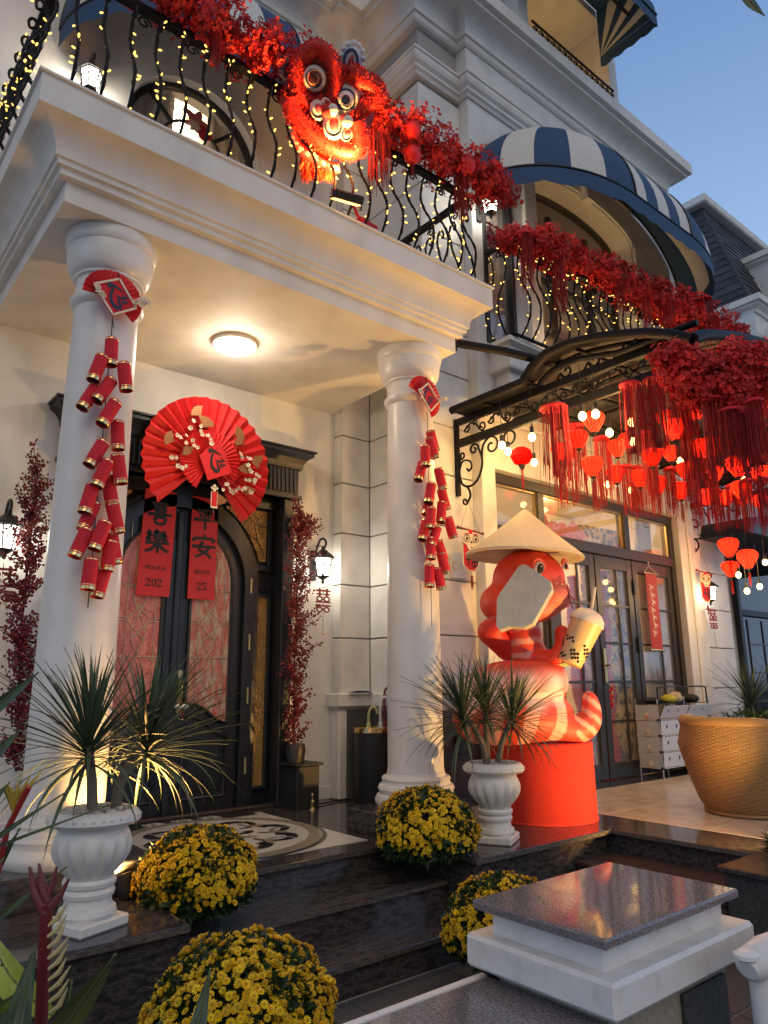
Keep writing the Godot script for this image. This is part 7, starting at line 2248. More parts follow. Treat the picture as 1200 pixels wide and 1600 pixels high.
func build_mums() -> void:
	var g := G.new()
	for ring in [[11, 0.0160, 0.004, 0.92], [8, 0.0112, 0.008, 0.95]]:
		for i in ring[0]:
			var a: float = TAU * i / ring[0]
			var da: float = TAU / ring[0] * 0.46
			var e: float = ring[3]
			g.col(Color(e, e * 0.72, 0.012))
			var d := Vector3(cos(a), 0, sin(a))
			g.quad(Vector3(0, ring[2] - 0.004, 0), Vector3(cos(a + da), 0, sin(a + da)) * ring[1] * 0.7 + Vector3(0, ring[2], 0), d * ring[1] + Vector3(0, ring[2] + 0.002, 0), Vector3(cos(a - da), 0, sin(a - da)) * ring[1] * 0.7 + Vector3(0, ring[2], 0))
	g.col(Color(0.50, 0.30, 0.008))
	g.ball(Vector3(0, 0.008, 0), Vector3(0.006, 0.005, 0.006), 7)
	var fm := g.done()
	var l := G.new()
	l.col(Color(0.022, 0.048, 0.016))
	l.quad(Vector3(0, 0, 0), Vector3(0.014, 0.022, 0.004), Vector3(0, 0.05, 0), Vector3(-0.014, 0.022, 0.004))
	var lm := l.done()
	mum(Vector3(1.745, 0.30, -3.57), 0.275, 850, "yellow chrysanthemum mound on the steps next to the large urn", 0.14, fm, lm)
	mum(Vector3(3.17, P, -3.46), 0.29, 850, "yellow chrysanthemum mound at the foot of the right column", 0.04, fm, lm)
	mum(Vector3(1.43, 0.0, -2.55), 0.32, 950, "large yellow chrysanthemum mound on the ground in front of the steps", 0.20, fm, lm)
	mum(Vector3(2.94, 0.0, -2.66), 0.28, 800, "yellow chrysanthemum mound half hidden behind the granite topped pier", 0.19, fm, lm)

const PED := 0.55

func build_statue() -> void:
	var at := Vector3(4.63, P, -3.75)
	var turn := deg_to_rad(-39.55)
	var o := thing("snake_pedestal", "round red felt covered drum under the snake statue", "pedestal", at, turn)
	part("drum", G.new().lathe([Vector2(0, 0.552), Vector2(0.385, 0.55), Vector2(0.395, 0.54), Vector2(0.40, 0.02), Vector2(0.403, 0.0)], 64), M.red_carpet, o)
	part("hem", G.new().lathe([Vector2(0.40, 0.018), Vector2(0.407, 0.012), Vector2(0.408, 0.003), Vector2(0.40, 0.0)], 64), mat(lin(.55, .03, .02), 0.9), o)
	var s := thing("snake_statue", "smiling red snake statue with pink stripes holding bubble tea", "statue", at + Vector3(0, PED + 0.002, 0), turn)
	var q := 0.005
	var P2 := func(px: float, py: float, w: float) -> Vector3:
		return Vector3((px - 841.0) * q, (1163.0 - py) * q, w)
	# coils, neck, head, arms, tail
	var items := []
	var ring := []
	for i in 19:
		var a := TAU * i / 18.0
		ring.append(Vector3(-0.19 + cos(a) * 0.29, 0.165, sin(a) * 0.27))
	for i in 18:
		items.append([ring[i], ring[i + 1], 0.168, 0.168])
	# second coil rises over the first and becomes the neck
	var rise := smooth2_3([Vector3(-0.42, 0.34, -0.05), Vector3(-0.30, 0.42, 0.17), Vector3(-0.05, 0.42, 0.22), Vector3(0.07, 0.44, 0.08), Vector3(0.02, 0.54, -0.03), Vector3(-0.06, 0.68, -0.05), Vector3(-0.07, 0.86, -0.02)], 3)
	for i in rise.size() - 1:
		var t0 := float(i) / (rise.size() - 1)
		var t1 := float(i + 1) / (rise.size() - 1)
		items.append([rise[i], rise[i + 1], lerpf(0.165, 0.125, t0), lerpf(0.165, 0.125, t1)])
	# tail
	var tail := smooth2_3([Vector3(-0.05, 0.12, 0.20), Vector3(0.12, 0.10, 0.22), Vector3(0.27, 0.09, 0.20), Vector3(0.355, 0.15, 0.18), Vector3(0.375, 0.25, 0.17), Vector3(0.36, 0.33, 0.17)], 3)
	for i in tail.size() - 1:
		var t0 := float(i) / (tail.size() - 1)
		var t1 := float(i + 1) / (tail.size() - 1)
		items.append([tail[i], tail[i + 1], lerpf(0.11, 0.03, t0), lerpf(0.11, 0.03, t1)])
	var P3 := func(p: Vector3) -> Color:
		var red := Color(0.62, 0.055, 0.035)
		var pink := Color(0.70, 0.33, 0.27)
		var pale := Color(0.70, 0.52, 0.52)
		var c := red
		if p.y < 0.36:
			var a := atan2(p.z, p.x + 0.19)
			if p.x > 0.16 and p.y < 0.40:
				c = pink if fmod(p.x * 7.0 + p.y * 9.0 + 4.0, 1.0) < 0.42 and p.x > 0.22 else red
			else:
				var up := smoothstep(0.20, 0.33, p.y + 0.03 * sin(a * 11.0))
				var st := fmod((a + 9.42) * 1.75 + p.y * 1.2, 1.0) < 0.42
				c = (pink if st else red).lerp(pale, up)
		elif p.y < 0.62:
			var a := atan2(p.z - 0.05, p.x + 0.15)
			var up := smoothstep(0.56, 0.44, p.y)
			c = red.lerp(pale, up * (0.75 + 0.25 * sin(a * 9.0)))
		else:
			c = pink if p.z > 0.02 and fmod(p.y * 9.5 - p.x * 1.2, 1.0) < 0.42 else red
		return c
	var body := G.new()
	skin(body, items, 0.0135, 0.05, P3)
	part("body", body, M.vc, s)
	var hd := [[P2.call(838, 915, 0.0), Vector3(0.29, 0.25, 0.24)], [P2.call(868, 944, 0.10), Vector3(0.165, 0.125, 0.17)], [P2.call(800, 955, 0.04), Vector3(0.20, 0.15, 0.20)], [P2.call(792, 950, -0.05), Vector3(0.16, 0.145, 0.16)], [P2.call(838, 965, 0.08), Vector3(0.19, 0.10, 0.16)]]
	var head := G.new()
	var hc := func(p: Vector3) -> Color:
		var v: Vector3 = P2.call(872, 958, 0.2)
		var t := smoothstep(0.30, 0.08, (p - v).length())
		return Color(0.66, 0.045, 0.022).lerp(Color(0.72, 0.20, 0.14), t)
	skin(head, hd, 0.016, 0.06, hc)
	part("head", head, M.vc, s)
	# eyes, brow, nose, smile
	for e in [[846, 903, 0.225, 0.046, 0.060], [890, 897, 0.150, 0.022, 0.04]]:
		var ep: Vector3 = P2.call(e[0], e[1], e[2])
		var bx := Basis(Vector3.UP, 0.35) * Basis(Vector3(0, 0, 1), -0.35)
		part("eye_white", G.new().ball(ep, Vector3(e[3], e[4], 0.026), 14, bx), M.white, s)
		part("pupil", G.new().ball(ep + Vector3(0.008, -0.004, 0.018), Vector3(e[3] * 0.66, e[4] * 0.72, 0.014), 12, bx), M.ink, s)
		part("eye_shine", G.new().ball(ep + Vector3(0.014, 0.012, 0.031), Vector3.ONE * 0.006, 6), M.white, s)
		var lid := smooth2([Vector2(-0.062, -0.01), Vector2(-0.05, 0.04), Vector2(0.0, 0.062), Vector2(0.045, 0.04), Vector2(0.06, -0.01)], 4)
		part("eyelid", G.new().tube(to3(lid, Transform3D(bx.scaled(Vector3(e[3] / 0.05, e[4] / 0.05, 1)), ep + Vector3(0, 0, 0.005))), 0.012, 6), mat(lin(.66, .10, .06), 0.5), s)
	var sm_ := G.new()
	for c in [[[889, 928, 0.215], [890, 940, 0.23], [889, 948, 0.235]], [[889, 944, 0.233], [883, 948, 0.236], [878, 957, 0.23]], [[889, 946, 0.233], [892, 957, 0.225], [896, 966, 0.205]], [[884, 944, 0.234], [893, 946, 0.225], [899, 952, 0.20]]]:
		var pts := PackedVector3Array()
		for v in c:
			pts.append(P2.call(v[0], v[1], v[2]))
		sm_.tube(pts, 0.0045, 5)
	part("smile", sm_, mat(lin(.22, .008, .01), 0.5), s)
	for nx in [872, 881, 891]:
		part("whisker_dot", G.new().ball(P2.call(nx, 927 + (nx - 872) * 0.1, 0.235 - (nx - 872) * 0.0012), Vector3.ONE * 0.006, 6), M.white, s)
	# arms: left one behind, right one holds the cup
	var al := G.new()
	skin(al, [[P2.call(800, 1025, -0.05), P2.call(772, 998, 0.02), 0.09, 0.10], [P2.call(772, 998, 0.02), P2.call(790, 975, 0.12), 0.075, 0.07]], 0.016, 0.04, func(_p): return Color(0.60, 0.035, 0.02))
	part("arm", al, M.vc, s)
	var ar := G.new()
	skin(ar, [[P2.call(842, 1040, 0.06), P2.call(868, 1042, 0.14), 0.075, 0.065], [P2.call(868, 1042, 0.14), P2.call(886, 1016, 0.14), 0.062, 0.06], [P2.call(882, 1000, 0.10), P2.call(880, 1024, 0.12), 0.055, 0.06], [P2.call(915, 1022, 0.13), P2.call(900, 1030, 0.08), 0.03, 0.05], [P2.call(900, 1030, 0.08), P2.call(880, 1030, 0.10), 0.05, 0.05]], 0.014, 0.035, func(_p): return Color(0.66, 0.045, 0.022))
	part("arm", ar, M.vc, s)
	# bubble tea
	var cup := thing("bubble_tea_cup", "cream bubble tea cup with dark pearls held by the snake", "cup", at + Vector3(0, PED + 0.002, 0), turn)
	var ca: Vector3 = P2.call(884, 1050, 0.23)
	var cb: Vector3 = P2.call(916, 984, 0.23)
	var cx := aim(ca, cb - ca)
	var ln := (cb - ca).length()
	part("body", G.new().lathe([Vector2(0, 0), Vector2(0.085, 0.004), Vector2(0.09, 0.012), Vector2(0.122, ln * 0.92), Vector2(0.127, ln * 0.94)], 32, cx), mat(lin(.72, .52, .26), 0.4), cup)
	part("lid", G.new().lathe([Vector2(0.13, ln * 0.92), Vector2(0.133, ln * 0.96), Vector2(0.125, ln + 0.02), Vector2(0.09, ln + 0.065), Vector2(0.04, ln + 0.085), Vector2(0, ln + 0.088)], 32, cx), mat(lin(.70, .64, .56), 0.4), cup)
	part("straw", G.new().tube(PackedVector3Array([cx * Vector3(0, ln + 0.07, 0), cx * Vector3(0, ln + 0.07, 0) + Vector3(0.045, 0.19, 0.0)]), 0.013, 8), mat(lin(.55, .5, .42), 0.4), cup)
	for i in 64:
		var a := i * 2.39996
		var h := 0.03 + 0.17 * fmod(i * 0.7548 + 0.13 * (i % 3), 1.0)
		var r := lerpf(0.09, 0.122, h / (ln * 0.92)) + 0.001
		part("pearl", G.new().ball(Vector3.ZERO, Vector3(0.011, 0.012, 0.005), 8), M.ink, cup, cx * Transform3D(Basis(Vector3(-sin(a), 0, -cos(a)), Vector3.UP, Vector3(cos(a), 0, -sin(a))), Vector3(cos(a) * r, h, -sin(a) * r)))
	part("leaf_trim", G.new().prism(PackedVector2Array([Vector2(0, 0), Vector2(0.05, 0.012), Vector2(0.09, -0.01), Vector2(0.04, -0.02)]), 0.01, Transform3D(Basis(), P2.call(868, 1050, 0.2))), mat(lin(.45, .6, .25), 0.6), cup)
	# white board in front of the cheek
	var wb := thing("white_board", "blank white six-sided board held up in front of the snake's cheek", "board", at + Vector3(0, PED + 0.002, 0), turn)
	var poly := PackedVector2Array()
	var bc: Vector3 = P2.call(821, 951, 0.30)
	for v in [[818, 892], [826, 895], [857, 922], [859, 934], [832, 984], [820, 989], [800, 987], [785, 992], [781, 986], [781, 944], [785, 936], [812, 895]]:
		poly.append(Vector2((v[0] - 820.0) * q * 1.08, (941.0 - v[1]) * q * 1.03))
	part("panel", G.new().prism(poly, 0.07, Transform3D(Basis(Vector3.UP, -0.42) * Basis(Vector3(1, 0, 0), -0.22), bc)), M.board_white, wb)
	# conical hat
	var ht := thing("conical_hat", "pale conical straw hat on the snake's head", "hat", at + Vector3(0, PED + 0.002, 0) , turn)
	var hx := Transform3D(Basis(Vector3(0, 0, 1), -0.06) * Basis(Vector3(1, 0, 0), 0.02), P2.call(832, 880, 0.02))
	part("cone", G.new().lathe([Vector2(0.40, 0.03), Vector2(0.455, 0.005), Vector2(0.472, 0.005), Vector2(0.475, 0.02), Vector2(0.46, 0.035), Vector2(0.25, 0.20), Vector2(0.05, 0.375), Vector2(0.02, 0.40), Vector2(0.0, 0.405)], 64, hx), M.hat, ht)
	part("lining", G.new().lathe([Vector2(0.0, 0.06), Vector2(0.30, 0.045), Vector2(0.40, 0.03)], 48, hx), M.hat, ht)

func smooth2_3(p: Array, k: int) -> Array:
	var o := []
	var m := p.size()
	for i in m - 1:
		for j in k:
			o.append(p[i].cubic_interpolate(p[i + 1], p[maxi(i - 1, 0)], p[mini(i + 2, m - 1)], float(j) / k))
	o.append(p[m - 1])
	return o

func build_lion() -> void:
	# local frame turned to face the visitor below
	var eye := Vector3(0, 1.45, 0)
	var c := Vector3(2.47, 5.29, -3.54)
	var o := thing("lion_dance_head", "red furry lion dance head with white eyes mounted on the balcony railing", "lion head", c)
	var z := (eye - c).normalized()
	var x := Vector3.UP.cross(z).normalized()
	o.basis = Basis(x, z.cross(x), z)
	var q := 0.00078   # metres per unit of the layout below
	var L := func(px: float, py: float, w: float) -> Vector3:
		return Vector3((px - 560.0) * q * 0.86, (760.0 - py) * q * 0.74, w)
	var base := G.new()
	skin(base, [[L.call(560, 640, -0.18), Vector3(0.31, 0.32, 0.2)], [L.call(480, 950, -0.08), Vector3(0.23, 0.13, 0.16)]], 0.022, 0.06, func(_p): return Color(0.16, 0.01, 0.012))
	part("skull", base, M.vc, o)
	# fur rolls: path, radius
	var rolls := [
		[[[560, 600], [605, 470], [600, 300], [530, 140], [400, 60], [280, 150], [215, 290], [205, 420], [250, 540], [360, 610], [480, 600]], 0.066, 0.07],
		[[[800, 760], [850, 650], [930, 590], [1010, 540], [1020, 450], [950, 390], [860, 360], [800, 300], [740, 290]], 0.076, 0.05],
		[[[140, 570], [160, 680], [230, 800], [340, 900], [460, 990], [600, 1060], [740, 1100], [830, 1070], [855, 980], [850, 880], [820, 780]], 0.080, 0.10]]
	var hair := []
	var hc := []
	for r in rolls:
		var pts := []
		for v in r[0]:
			pts.append(L.call(v[0], v[1], r[2]))
		pts = smooth2_3(pts, 4)
		part("fur_roll", G.new().col(Color(0.42, 0.012, 0.008)).tube(PackedVector3Array(pts), r[1] * 0.86, 10), M.vc, o)
		for i in 1700:
			var t := rng.randf() * (pts.size() - 1)
			var p: Vector3 = pts[int(t)].lerp(pts[mini(int(t) + 1, pts.size() - 1)], t - int(t))
			var d := rv(1).normalized()
			d.z = absf(d.z) * 0.9 + 0.02
			d = d.normalized()
			hair.append(aim(p + d * r[1] * 0.75, d + rv(0.5), rng.randf() * 6, rng.randf_range(0.7, 1.3)))
			var w := rng.randf_range(0.7, 1.15)
			hc.append(Color(0.66 * w, 0.020 * w, 0.012 * w))
	# beard
	for i in 700:
		var t := rng.randf()
		var p: Vector3 = L.call(rng.randf_range(240, 560) + t * 20, lerpf(1090, 1400, t) , rng.randf_range(-0.02, 0.06))
		hair.append(aim(p, Vector3(rng.randf_range(-0.4, 0.4), -1, rng.randf_range(0.1, 0.7)), rng.randf() * 6, rng.randf_range(1.5, 2.8)))
		var w := rng.randf_range(0.8, 1.15)
		hc.append(Color(0.66 * w, 0.06 * w, 0.015 * w))
	var sp := G.new()
	for k in 3:
		var a := TAU * k / 3.0
		var d := Vector3(cos(a), 0, sin(a)) * 0.0045
		var e := Vector3(cos(a + 2.09), 0, sin(a + 2.09)) * 0.0045
		sp.tri(d, Vector3(0.003, 0.027, 0), e)
	multi("fur", sp.done(), M.flower, hair, hc, o)
	# painted lip with teeth
	var lip := []
	for v in [[150, 890], [190, 960], [260, 1050], [370, 1130], [500, 1200], [600, 1240], [665, 1235]]:
		lip.append(L.call(v[0] - 10, v[1] + 60, 0.10))
	part("lower_lip", G.new().tube(PackedVector3Array(smooth2_3(lip, 4)), 0.036, 8), mat(lin(.62, .05, .05), 0.5), o)
	var lp := smooth2_3(lip, 3)
	for i in range(2, lp.size() - 2, 2):
		part("tooth", G.new().ball(lp[i] + Vector3(-0.002, 0.006, 0.026), Vector3(0.030, 0.016, 0.014), 8, Basis(Vector3(0, 0, 1), -0.62)), mat(lin(.70, .42, .36), 0.5), o)
	# eyes
	for e in [[385, 370, 0.13, 0.080, 0.085], [705, 565, 0.115, 0.095, 0.085]]:
		var p: Vector3 = L.call(e[0], e[1], e[2] - 0.04)
		var tx := Transform3D(Basis(Vector3(0, 0, 1), 0.2) * Basis(Vector3(1, 0, 0), PI / 2), p)
		var petals := PackedVector2Array()
		for i in 48:
			var a := TAU * i / 48.0
			petals.append(Vector2(cos(a), sin(a) * 1.12) * e[3] * (1.28 + 0.10 * absf(sin(a * 4.0))))
		part("eye_petals", G.new().prism(petals, 0.03, Transform3D(Basis(Vector3(0, 0, 1), -0.35), p + Vector3(0, 0, -0.03))), mat(lin(.66, .62, .60), 0.8) if e[0] > 500 else mat(lin(.14, .02, .02), 0.8), o)
		part("eye_rim", G.new().lathe([Vector2(e[3] * 0.98, -0.02), Vector2(e[3], 0.01), Vector2(e[3] * 0.86, 0.03), Vector2(e[3] * 0.7, 0.035)], 24, tx), mat(lin(.66, .60, .56), 0.6), o)
		part("eye_ring", G.new().lathe([Vector2(e[3] * 0.72, 0.034), Vector2(e[3] * 0.66, 0.046), Vector2(e[3] * 0.58, 0.046)], 24, tx), mat(lin(.015, .03, .10), 0.5), o)
		part("eye_ball", G.new().lathe([Vector2(e[3] * 0.58, 0.045), Vector2(e[3] * 0.45, 0.068), Vector2(e[3] * 0.30, 0.08)], 24, tx), mat(lin(.68, .64, .60), 0.4) if e[0] > 500 else mat(lin(.16, .03, .02), 0.4), o)
		part("mirror", G.new().lathe([Vector2(e[3] * 0.31, 0.079), Vector2(e[3] * 0.25, 0.088), Vector2(0, 0.094)], 20, tx), mat(lin(.20, .24, .24), 0.08, 0.9) if e[0] > 500 else mat(lin(.05, .015, .01), 0.2), o)
		if e[0] < 500:
			part("spiral", G.new().tube(to3(spiral(0, 0, 0.055, 0.008, 0, 11, 26), Transform3D(Basis(), p + Vector3(0, 0, 0.075))), 0.005, 5), mat(lin(.55, .28, .18), 0.5), o)
	# painted forehead
	part("forehead", G.new().ball(L.call(720, 420, 0.0), Vector3(0.11, 0.09, 0.05), 16), mat(lin(.52, .55, .58), 0.6), o)
	for i in 7:
		part("painted_stripe", G.new().tube(PackedVector3Array([L.call(630 + i * 34, 350 + absf(i - 3) * 10, 0.045), L.call(650 + i * 28, 400, 0.056), L.call(640 + i * 34, 470, 0.046)]), 0.0065, 5), mat(lin(.02, .06, .16), 0.6), o)
	# nose: curls with dark outlines, red centre, pompons
	for k in [[430, 690, 0.13, 0.058, 0.5], [585, 850, 0.155, 0.075, 0.0], [720, 930, 0.14, 0.042, -0.7], [505, 610, 0.13, 0.03, 0.6]]:
		var p: Vector3 = L.call(k[0], k[1], k[2])
		var b := Basis(Vector3(0, 0, 1), k[4])
		part("nose_curl", G.new().ball(p, Vector3(k[3], k[3] * 1.15, 0.035), 14, b), mat(lin(.68, .60, .58), 0.6), o)
		part("nose_outline", G.new().tube(to3(spiral(0, 0, k[3] * 0.72, k[3] * 0.72, PI * 0.9, TAU * 1.05, 14), Transform3D(b, p + Vector3(0, -0.004, 0.03))), 0.007, 5), mat(lin(.03, .04, .09), 0.6), o)
		part("nose_heart", G.new().ball(p + Vector3(0.004, 0.008, 0.022), Vector3(k[3] * 0.5, k[3] * 0.62, 0.022), 12, b), mat(lin(.55, .05, .07), 0.5), o)
	for k in [[570, 680], [722, 790], [520, 700]]:
		var p: Vector3 = L.call(k[0], k[1], 0.20)
		var white: bool = k[0] > 530
		part("pompon", G.new().ball(p, Vector3.ONE * 0.040, 12), mat(lin(.72, .66, .58), 0.95) if white else mat(lin(.50, .03, .03), 0.95), o)
		part("pompon_cap", G.new().ball(p + Vector3(-0.02, 0.018, -0.004), Vector3.ONE * 0.026, 8), mat(lin(.5, .02, .02), 0.95), o)
	# ears
	for k in [[750, 165, 0.0, 0.105, -0.35, 1], [140, 300, -0.05, 0.075, 0.9, 0]]:
		var p: Vector3 = L.call(k[0], k[1], k[2])
		var b := Basis(Vector3(0, 0, 1), k[4])
		part("ear", G.new().ball(p, Vector3(k[3] * 0.72, k[3], 0.03), 14, b), mat(lin(.60, .64, .72), 0.7) if k[5] else mat(lin(.60, .48, .48), 0.7), o)
		part("ear_ring", G.new().tube(to3(spiral(0, 0, k[3] * 0.62, k[3] * 0.62, 0, TAU, 18), Transform3D(b.scaled(Vector3(0.72, 1, 1)), p + Vector3(0, 0, 0.026))), 0.010, 5, false), mat(lin(.02, .05, .14), 0.7), o)
		part("ear_heart", G.new().ball(p + Vector3(0, 0, 0.018), Vector3(k[3] * 0.22, k[3] * 0.42, 0.02), 10, b), mat(lin(.34, .05, .09), 0.6), o)
		for f in 14:
			var a := TAU * f / 14.0
			part("ear_fluff", G.new().ball(p + b * Vector3(cos(a) * k[3] * 0.74, sin(a) * k[3] * 1.02, 0.0), Vector3.ONE * 0.022, 6), mat(lin(.62, .66, .74), 0.95) if k[5] else mat(lin(.6, .5, .5), 0.95), o)
	part("ear_stalk", G.new().tube(PackedVector3Array([L.call(650, 330, -0.02), L.call(665, 260, 0.0), L.call(700, 210, 0.0)]), 0.035, 8), mat(lin(.55, .58, .64), 0.8), o)
	# flood lamp at its chin and the red box beside it
	var fl := thing("flood_lamp", "small black flood lamp on the balcony edge shining up at the lion's beard", "flood light", Vector3(2.60, 4.66, -3.53))
	var lx := Basis(Vector3.UP, -0.25) * Basis(Vector3(1, 0, 0), -1.0)
	part("housing", G.new().box(Vector3(0, 0.05, 0), Vector3(0.22, 0.13, 0.06), lx, 0.01), M.black, fl)
	part("lens", G.new().box(Vector3(0, 0.05, 0) + lx * Vector3(0, 0, -0.032), Vector3(0.19, 0.10, 0.004), lx), glow(Color(1.0, 0.72, 0.34), 5.0), fl)
	part("bracket", G.new().bar(Vector3(-0.12, 0.0, 0.0), Vector3(-0.12, 0.06, 0), 0.015, 0.02).bar(Vector3(0.12, 0.0, 0.0), Vector3(0.12, 0.06, 0), 0.015, 0.02), M.black, fl)
	var sl := SpotLight3D.new()
	sl.name = "light"
	sl.light_energy = 4.5
	sl.light_color = Color(1.0, 0.70, 0.34)
	sl.spot_angle = 60.0
	sl.spot_range = 20.0
	sl.light_size = 0.05
	sl.shadow_enabled = true
	fl.add_child(sl)
	sl.position = Vector3(-0.03, 0.1, 0.02)
	sl.rotation = Vector3(1.35, 0.5, 0)
	var bx := thing("red_box", "red box standing on the balcony edge right of the flood lamp", "box", Vector3(2.90, 4.592, -3.72), 0.1)
	part("box", G.new().bb(Vector3(-0.09, 0, -0.06), Vector3(0.09, 0.14, 0.06), 0.008), M.red_felt, bx)
	part("ribbon", G.new().tube(PackedVector3Array([Vector3(-0.09, 0.10, 0.05), Vector3(-0.16, 0.2, 0.05), Vector3(-0.22, 0.24, 0.04)]), 0.012, 5), M.red_felt, bx)

func garden_spot(at: Vector3, to: Vector3, e: float, cone: float, label: String, color := Color(1.0, 0.76, 0.42)) -> void:
	var o := thing("garden_spotlight", label, "spotlight", at, 0.0, "garden spotlights")
	var d := (to - at).normalized()
	var x := aim(Vector3(0, 0.06, 0), d)
	part("can", G.new().lathe([Vector2(0, -0.06), Vector2(0.03, -0.06), Vector2(0.042, -0.02), Vector2(0.045, 0.05), Vector2(0.04, 0.05), Vector2(0.038, 0.02), Vector2(0, 0.02)], 16, x), M.black, o)
	part("lens", G.new().lathe([Vector2(0.038, 0.021), Vector2(0.0, 0.0215)], 16, x), glow(color, 4.0), o)
	part("spike", G.new().tube(PackedVector3Array([Vector3(0, 0, 0), Vector3(0, 0.05, 0)]), 0.01, 6), M.black, o)
	var sl := SpotLight3D.new()
	sl.name = "light"
	sl.light_energy = e
	sl.light_color = color
	sl.spot_angle = cone
	sl.spot_range = 30.0
	sl.light_size = 0.04
	sl.shadow_enabled = true
	o.add_child(sl)
	sl.transform = Transform3D(Basis.looking_at(d, Vector3(0.1, 0.2, 1).normalized()), x * Vector3(0, 0.06, 0))

func build_spots() -> void:
	garden_spot(Vector3(1.435, P + 0.002, -3.705), Vector3(1.18, 2.0, -4.12), 2.2, 80.0, "small black spotlight hidden behind the large urn, lighting the left column")
	garden_spot(Vector3(4.90, P + 0.003, -1.80), Vector3(4.30, 1.8, -3.85), 6.5, 62.0, "small black spotlight on the planter aimed at the snake statue")

func build_terrace_things() -> void:
	# granite topped pier and low wall in front
	var lw := thing("low_wall", "low garden wall with a polished granite coping in front of the pier", "wall")
	part("wall", G.new().bb(Vector3(0.95, 0, -1.92), Vector3(2.07, 0.415, -1.46)), M.stone_beige, lw)
	part("coping", G.new().bb(Vector3(0.9, 0.418, -1.955), Vector3(2.07, P, -1.42), 0.006), M.granite, lw)
	part("coping_strip", G.new().bb(Vector3(0.9, 0.4195, -1.985), Vector3(2.07, P + 0.004, -1.957), 0.003), M.white, lw)
	var p := thing("granite_topped_pier", "low pier with a polished granite slab on white mouldings", "pier")
	part("body", G.new().bb(Vector3(2.08, 0, -1.92), Vector3(2.80, 0.49, -1.47), 0.01), M.stone_beige, p)
	part("base_moulding", G.new().bb(Vector3(2.005, 0.485, -2.0), Vector3(2.89, 0.59, -1.395), 0.012), M.white_paint, p)
	part("neck_moulding", G.new().bb(Vector3(2.07, 0.575, -1.93), Vector3(2.81, 0.668, -1.47), 0.008), M.white_paint, p)
	part("top_slab", G.new().bb(Vector3(2.015, 0.668, -1.97), Vector3(2.85, 0.70, -1.42), 0.007), M.granite, p)
	part("slate_plaque", G.new().bb(Vector3(2.47, 0.10, -1.47), Vector3(2.76, 0.435, -1.452), 0.004), M.slate_plaque, p)
	var wg := thing("white_rail", "rounded white garden rail end at the lower right edge", "railing", Vector3(2.58, 0.0, -1.22))
	part("rail", G.new().tube(PackedVector3Array([Vector3(-0.13, 0.575, 0), Vector3(-0.11, 0.585, 0), Vector3(0.0, 0.59, 0.0), Vector3(0.9, 0.59, 0.1)]), [0.03, 0.05, 0.056, 0.056], 14), M.white_paint, wg)
	part("post", G.new().tube(PackedVector3Array([Vector3(-0.03, 0.0, 0.0), Vector3(-0.03, 0.55, 0)]), 0.045, 12), M.white_paint, wg)
	part("cap", G.new().ball(Vector3(-0.125, 0.615, 0.0), Vector3(0.045, 0.018, 0.04), 10), M.white, wg)
	# wicker tub chair seen from behind
	var c := thing("wicker_chair", "woven rattan tub chair standing on the terrace with its back turned", "chair", Vector3(5.99, P, -2.80), 0.0)
	var g := G.new().sm(true)
	var na := 64
	var nh := 14
	var at := func(i: int, j: int, inset: float) -> Vector3:
		var a := TAU * i / na
		var t := float(j) / nh
		var back := 0.5 + 0.5 * cos(a - 2.75)
		var top := 0.46 + 0.22 * smoothstep(0.1, 0.75, back)
		var r := lerpf(0.36, 0.575, pow(t, 0.72)) - 0.075 * smoothstep(0.68, 1.0, t) - inset
		return Vector3(cos(a) * r, 0.03 + (top - 0.03) * t, -sin(a) * r * 0.93)
	for i in na:
		for j in nh:
			var u0 := float(i) / na
			var u1 := float(i + 1) / na
			g.uvq(at.call(i, j, 0.0), at.call(i + 1, j, 0.0), at.call(i + 1, j + 1, 0.0), at.call(i, j + 1, 0.0), Rect2(u0, 1.0 - float(j + 1) / nh, 1.0 / na, 1.0 / nh))
			g.uvq(at.call(i + 1, j, 0.07), at.call(i, j, 0.07), at.call(i, j + 1, 0.07), at.call(i + 1, j + 1, 0.07), Rect2(u0, 1.0 - float(j + 1) / nh, 1.0 / na, 1.0 / nh))
	var cm := g.st
	cm.generate_normals()
	cm.generate_tangents()
	part("woven_shell", cm.commit(), M.wicker, c)
	var rim := PackedVector3Array()
	for i in na + 1:
		rim.append((at.call(i, nh, 0.035)) + Vector3(0, 0.0, 0))
	part("rim", G.new().tube(rim, 0.042, 10, false), M.cane, c)
	var foot := PackedVector3Array()
	for i in na + 1:
		foot.append(at.call(i, 0, 0.0) + Vector3(0, -0.012, 0))
	part("foot_ring", G.new().tube(foot, 0.014, 6, false), M.cane, c)
	part("cushion", G.new().lathe([Vector2(0, 0.40), Vector2(0.36, 0.40), Vector2(0.40, 0.36), Vector2(0.38, 0.28), Vector2(0, 0.27)], 28), M.curtain, c)
	# shoe rack
	var r := thing("shoe_rack", "white drop-front shoe rack with metal frame in front of the shop doors", "shoe rack", Vector3(7.28, P, -4.42))
	var fr := G.new()
	for x in [0.0, 0.54, 1.08]:
		for z in [-0.13, 0.13]:
			fr.tube(PackedVector3Array([Vector3(x, 0, z), Vector3(x, 0.80 if x > 0.5 else 0.80, z)]), 0.008, 6)
	part("frame", fr, mat(lin(.5, .5, .5), 0.3, 0.8), r)
	var wl := glass(Color(0.85, 0.88, 0.92), 0.45, 0.2)
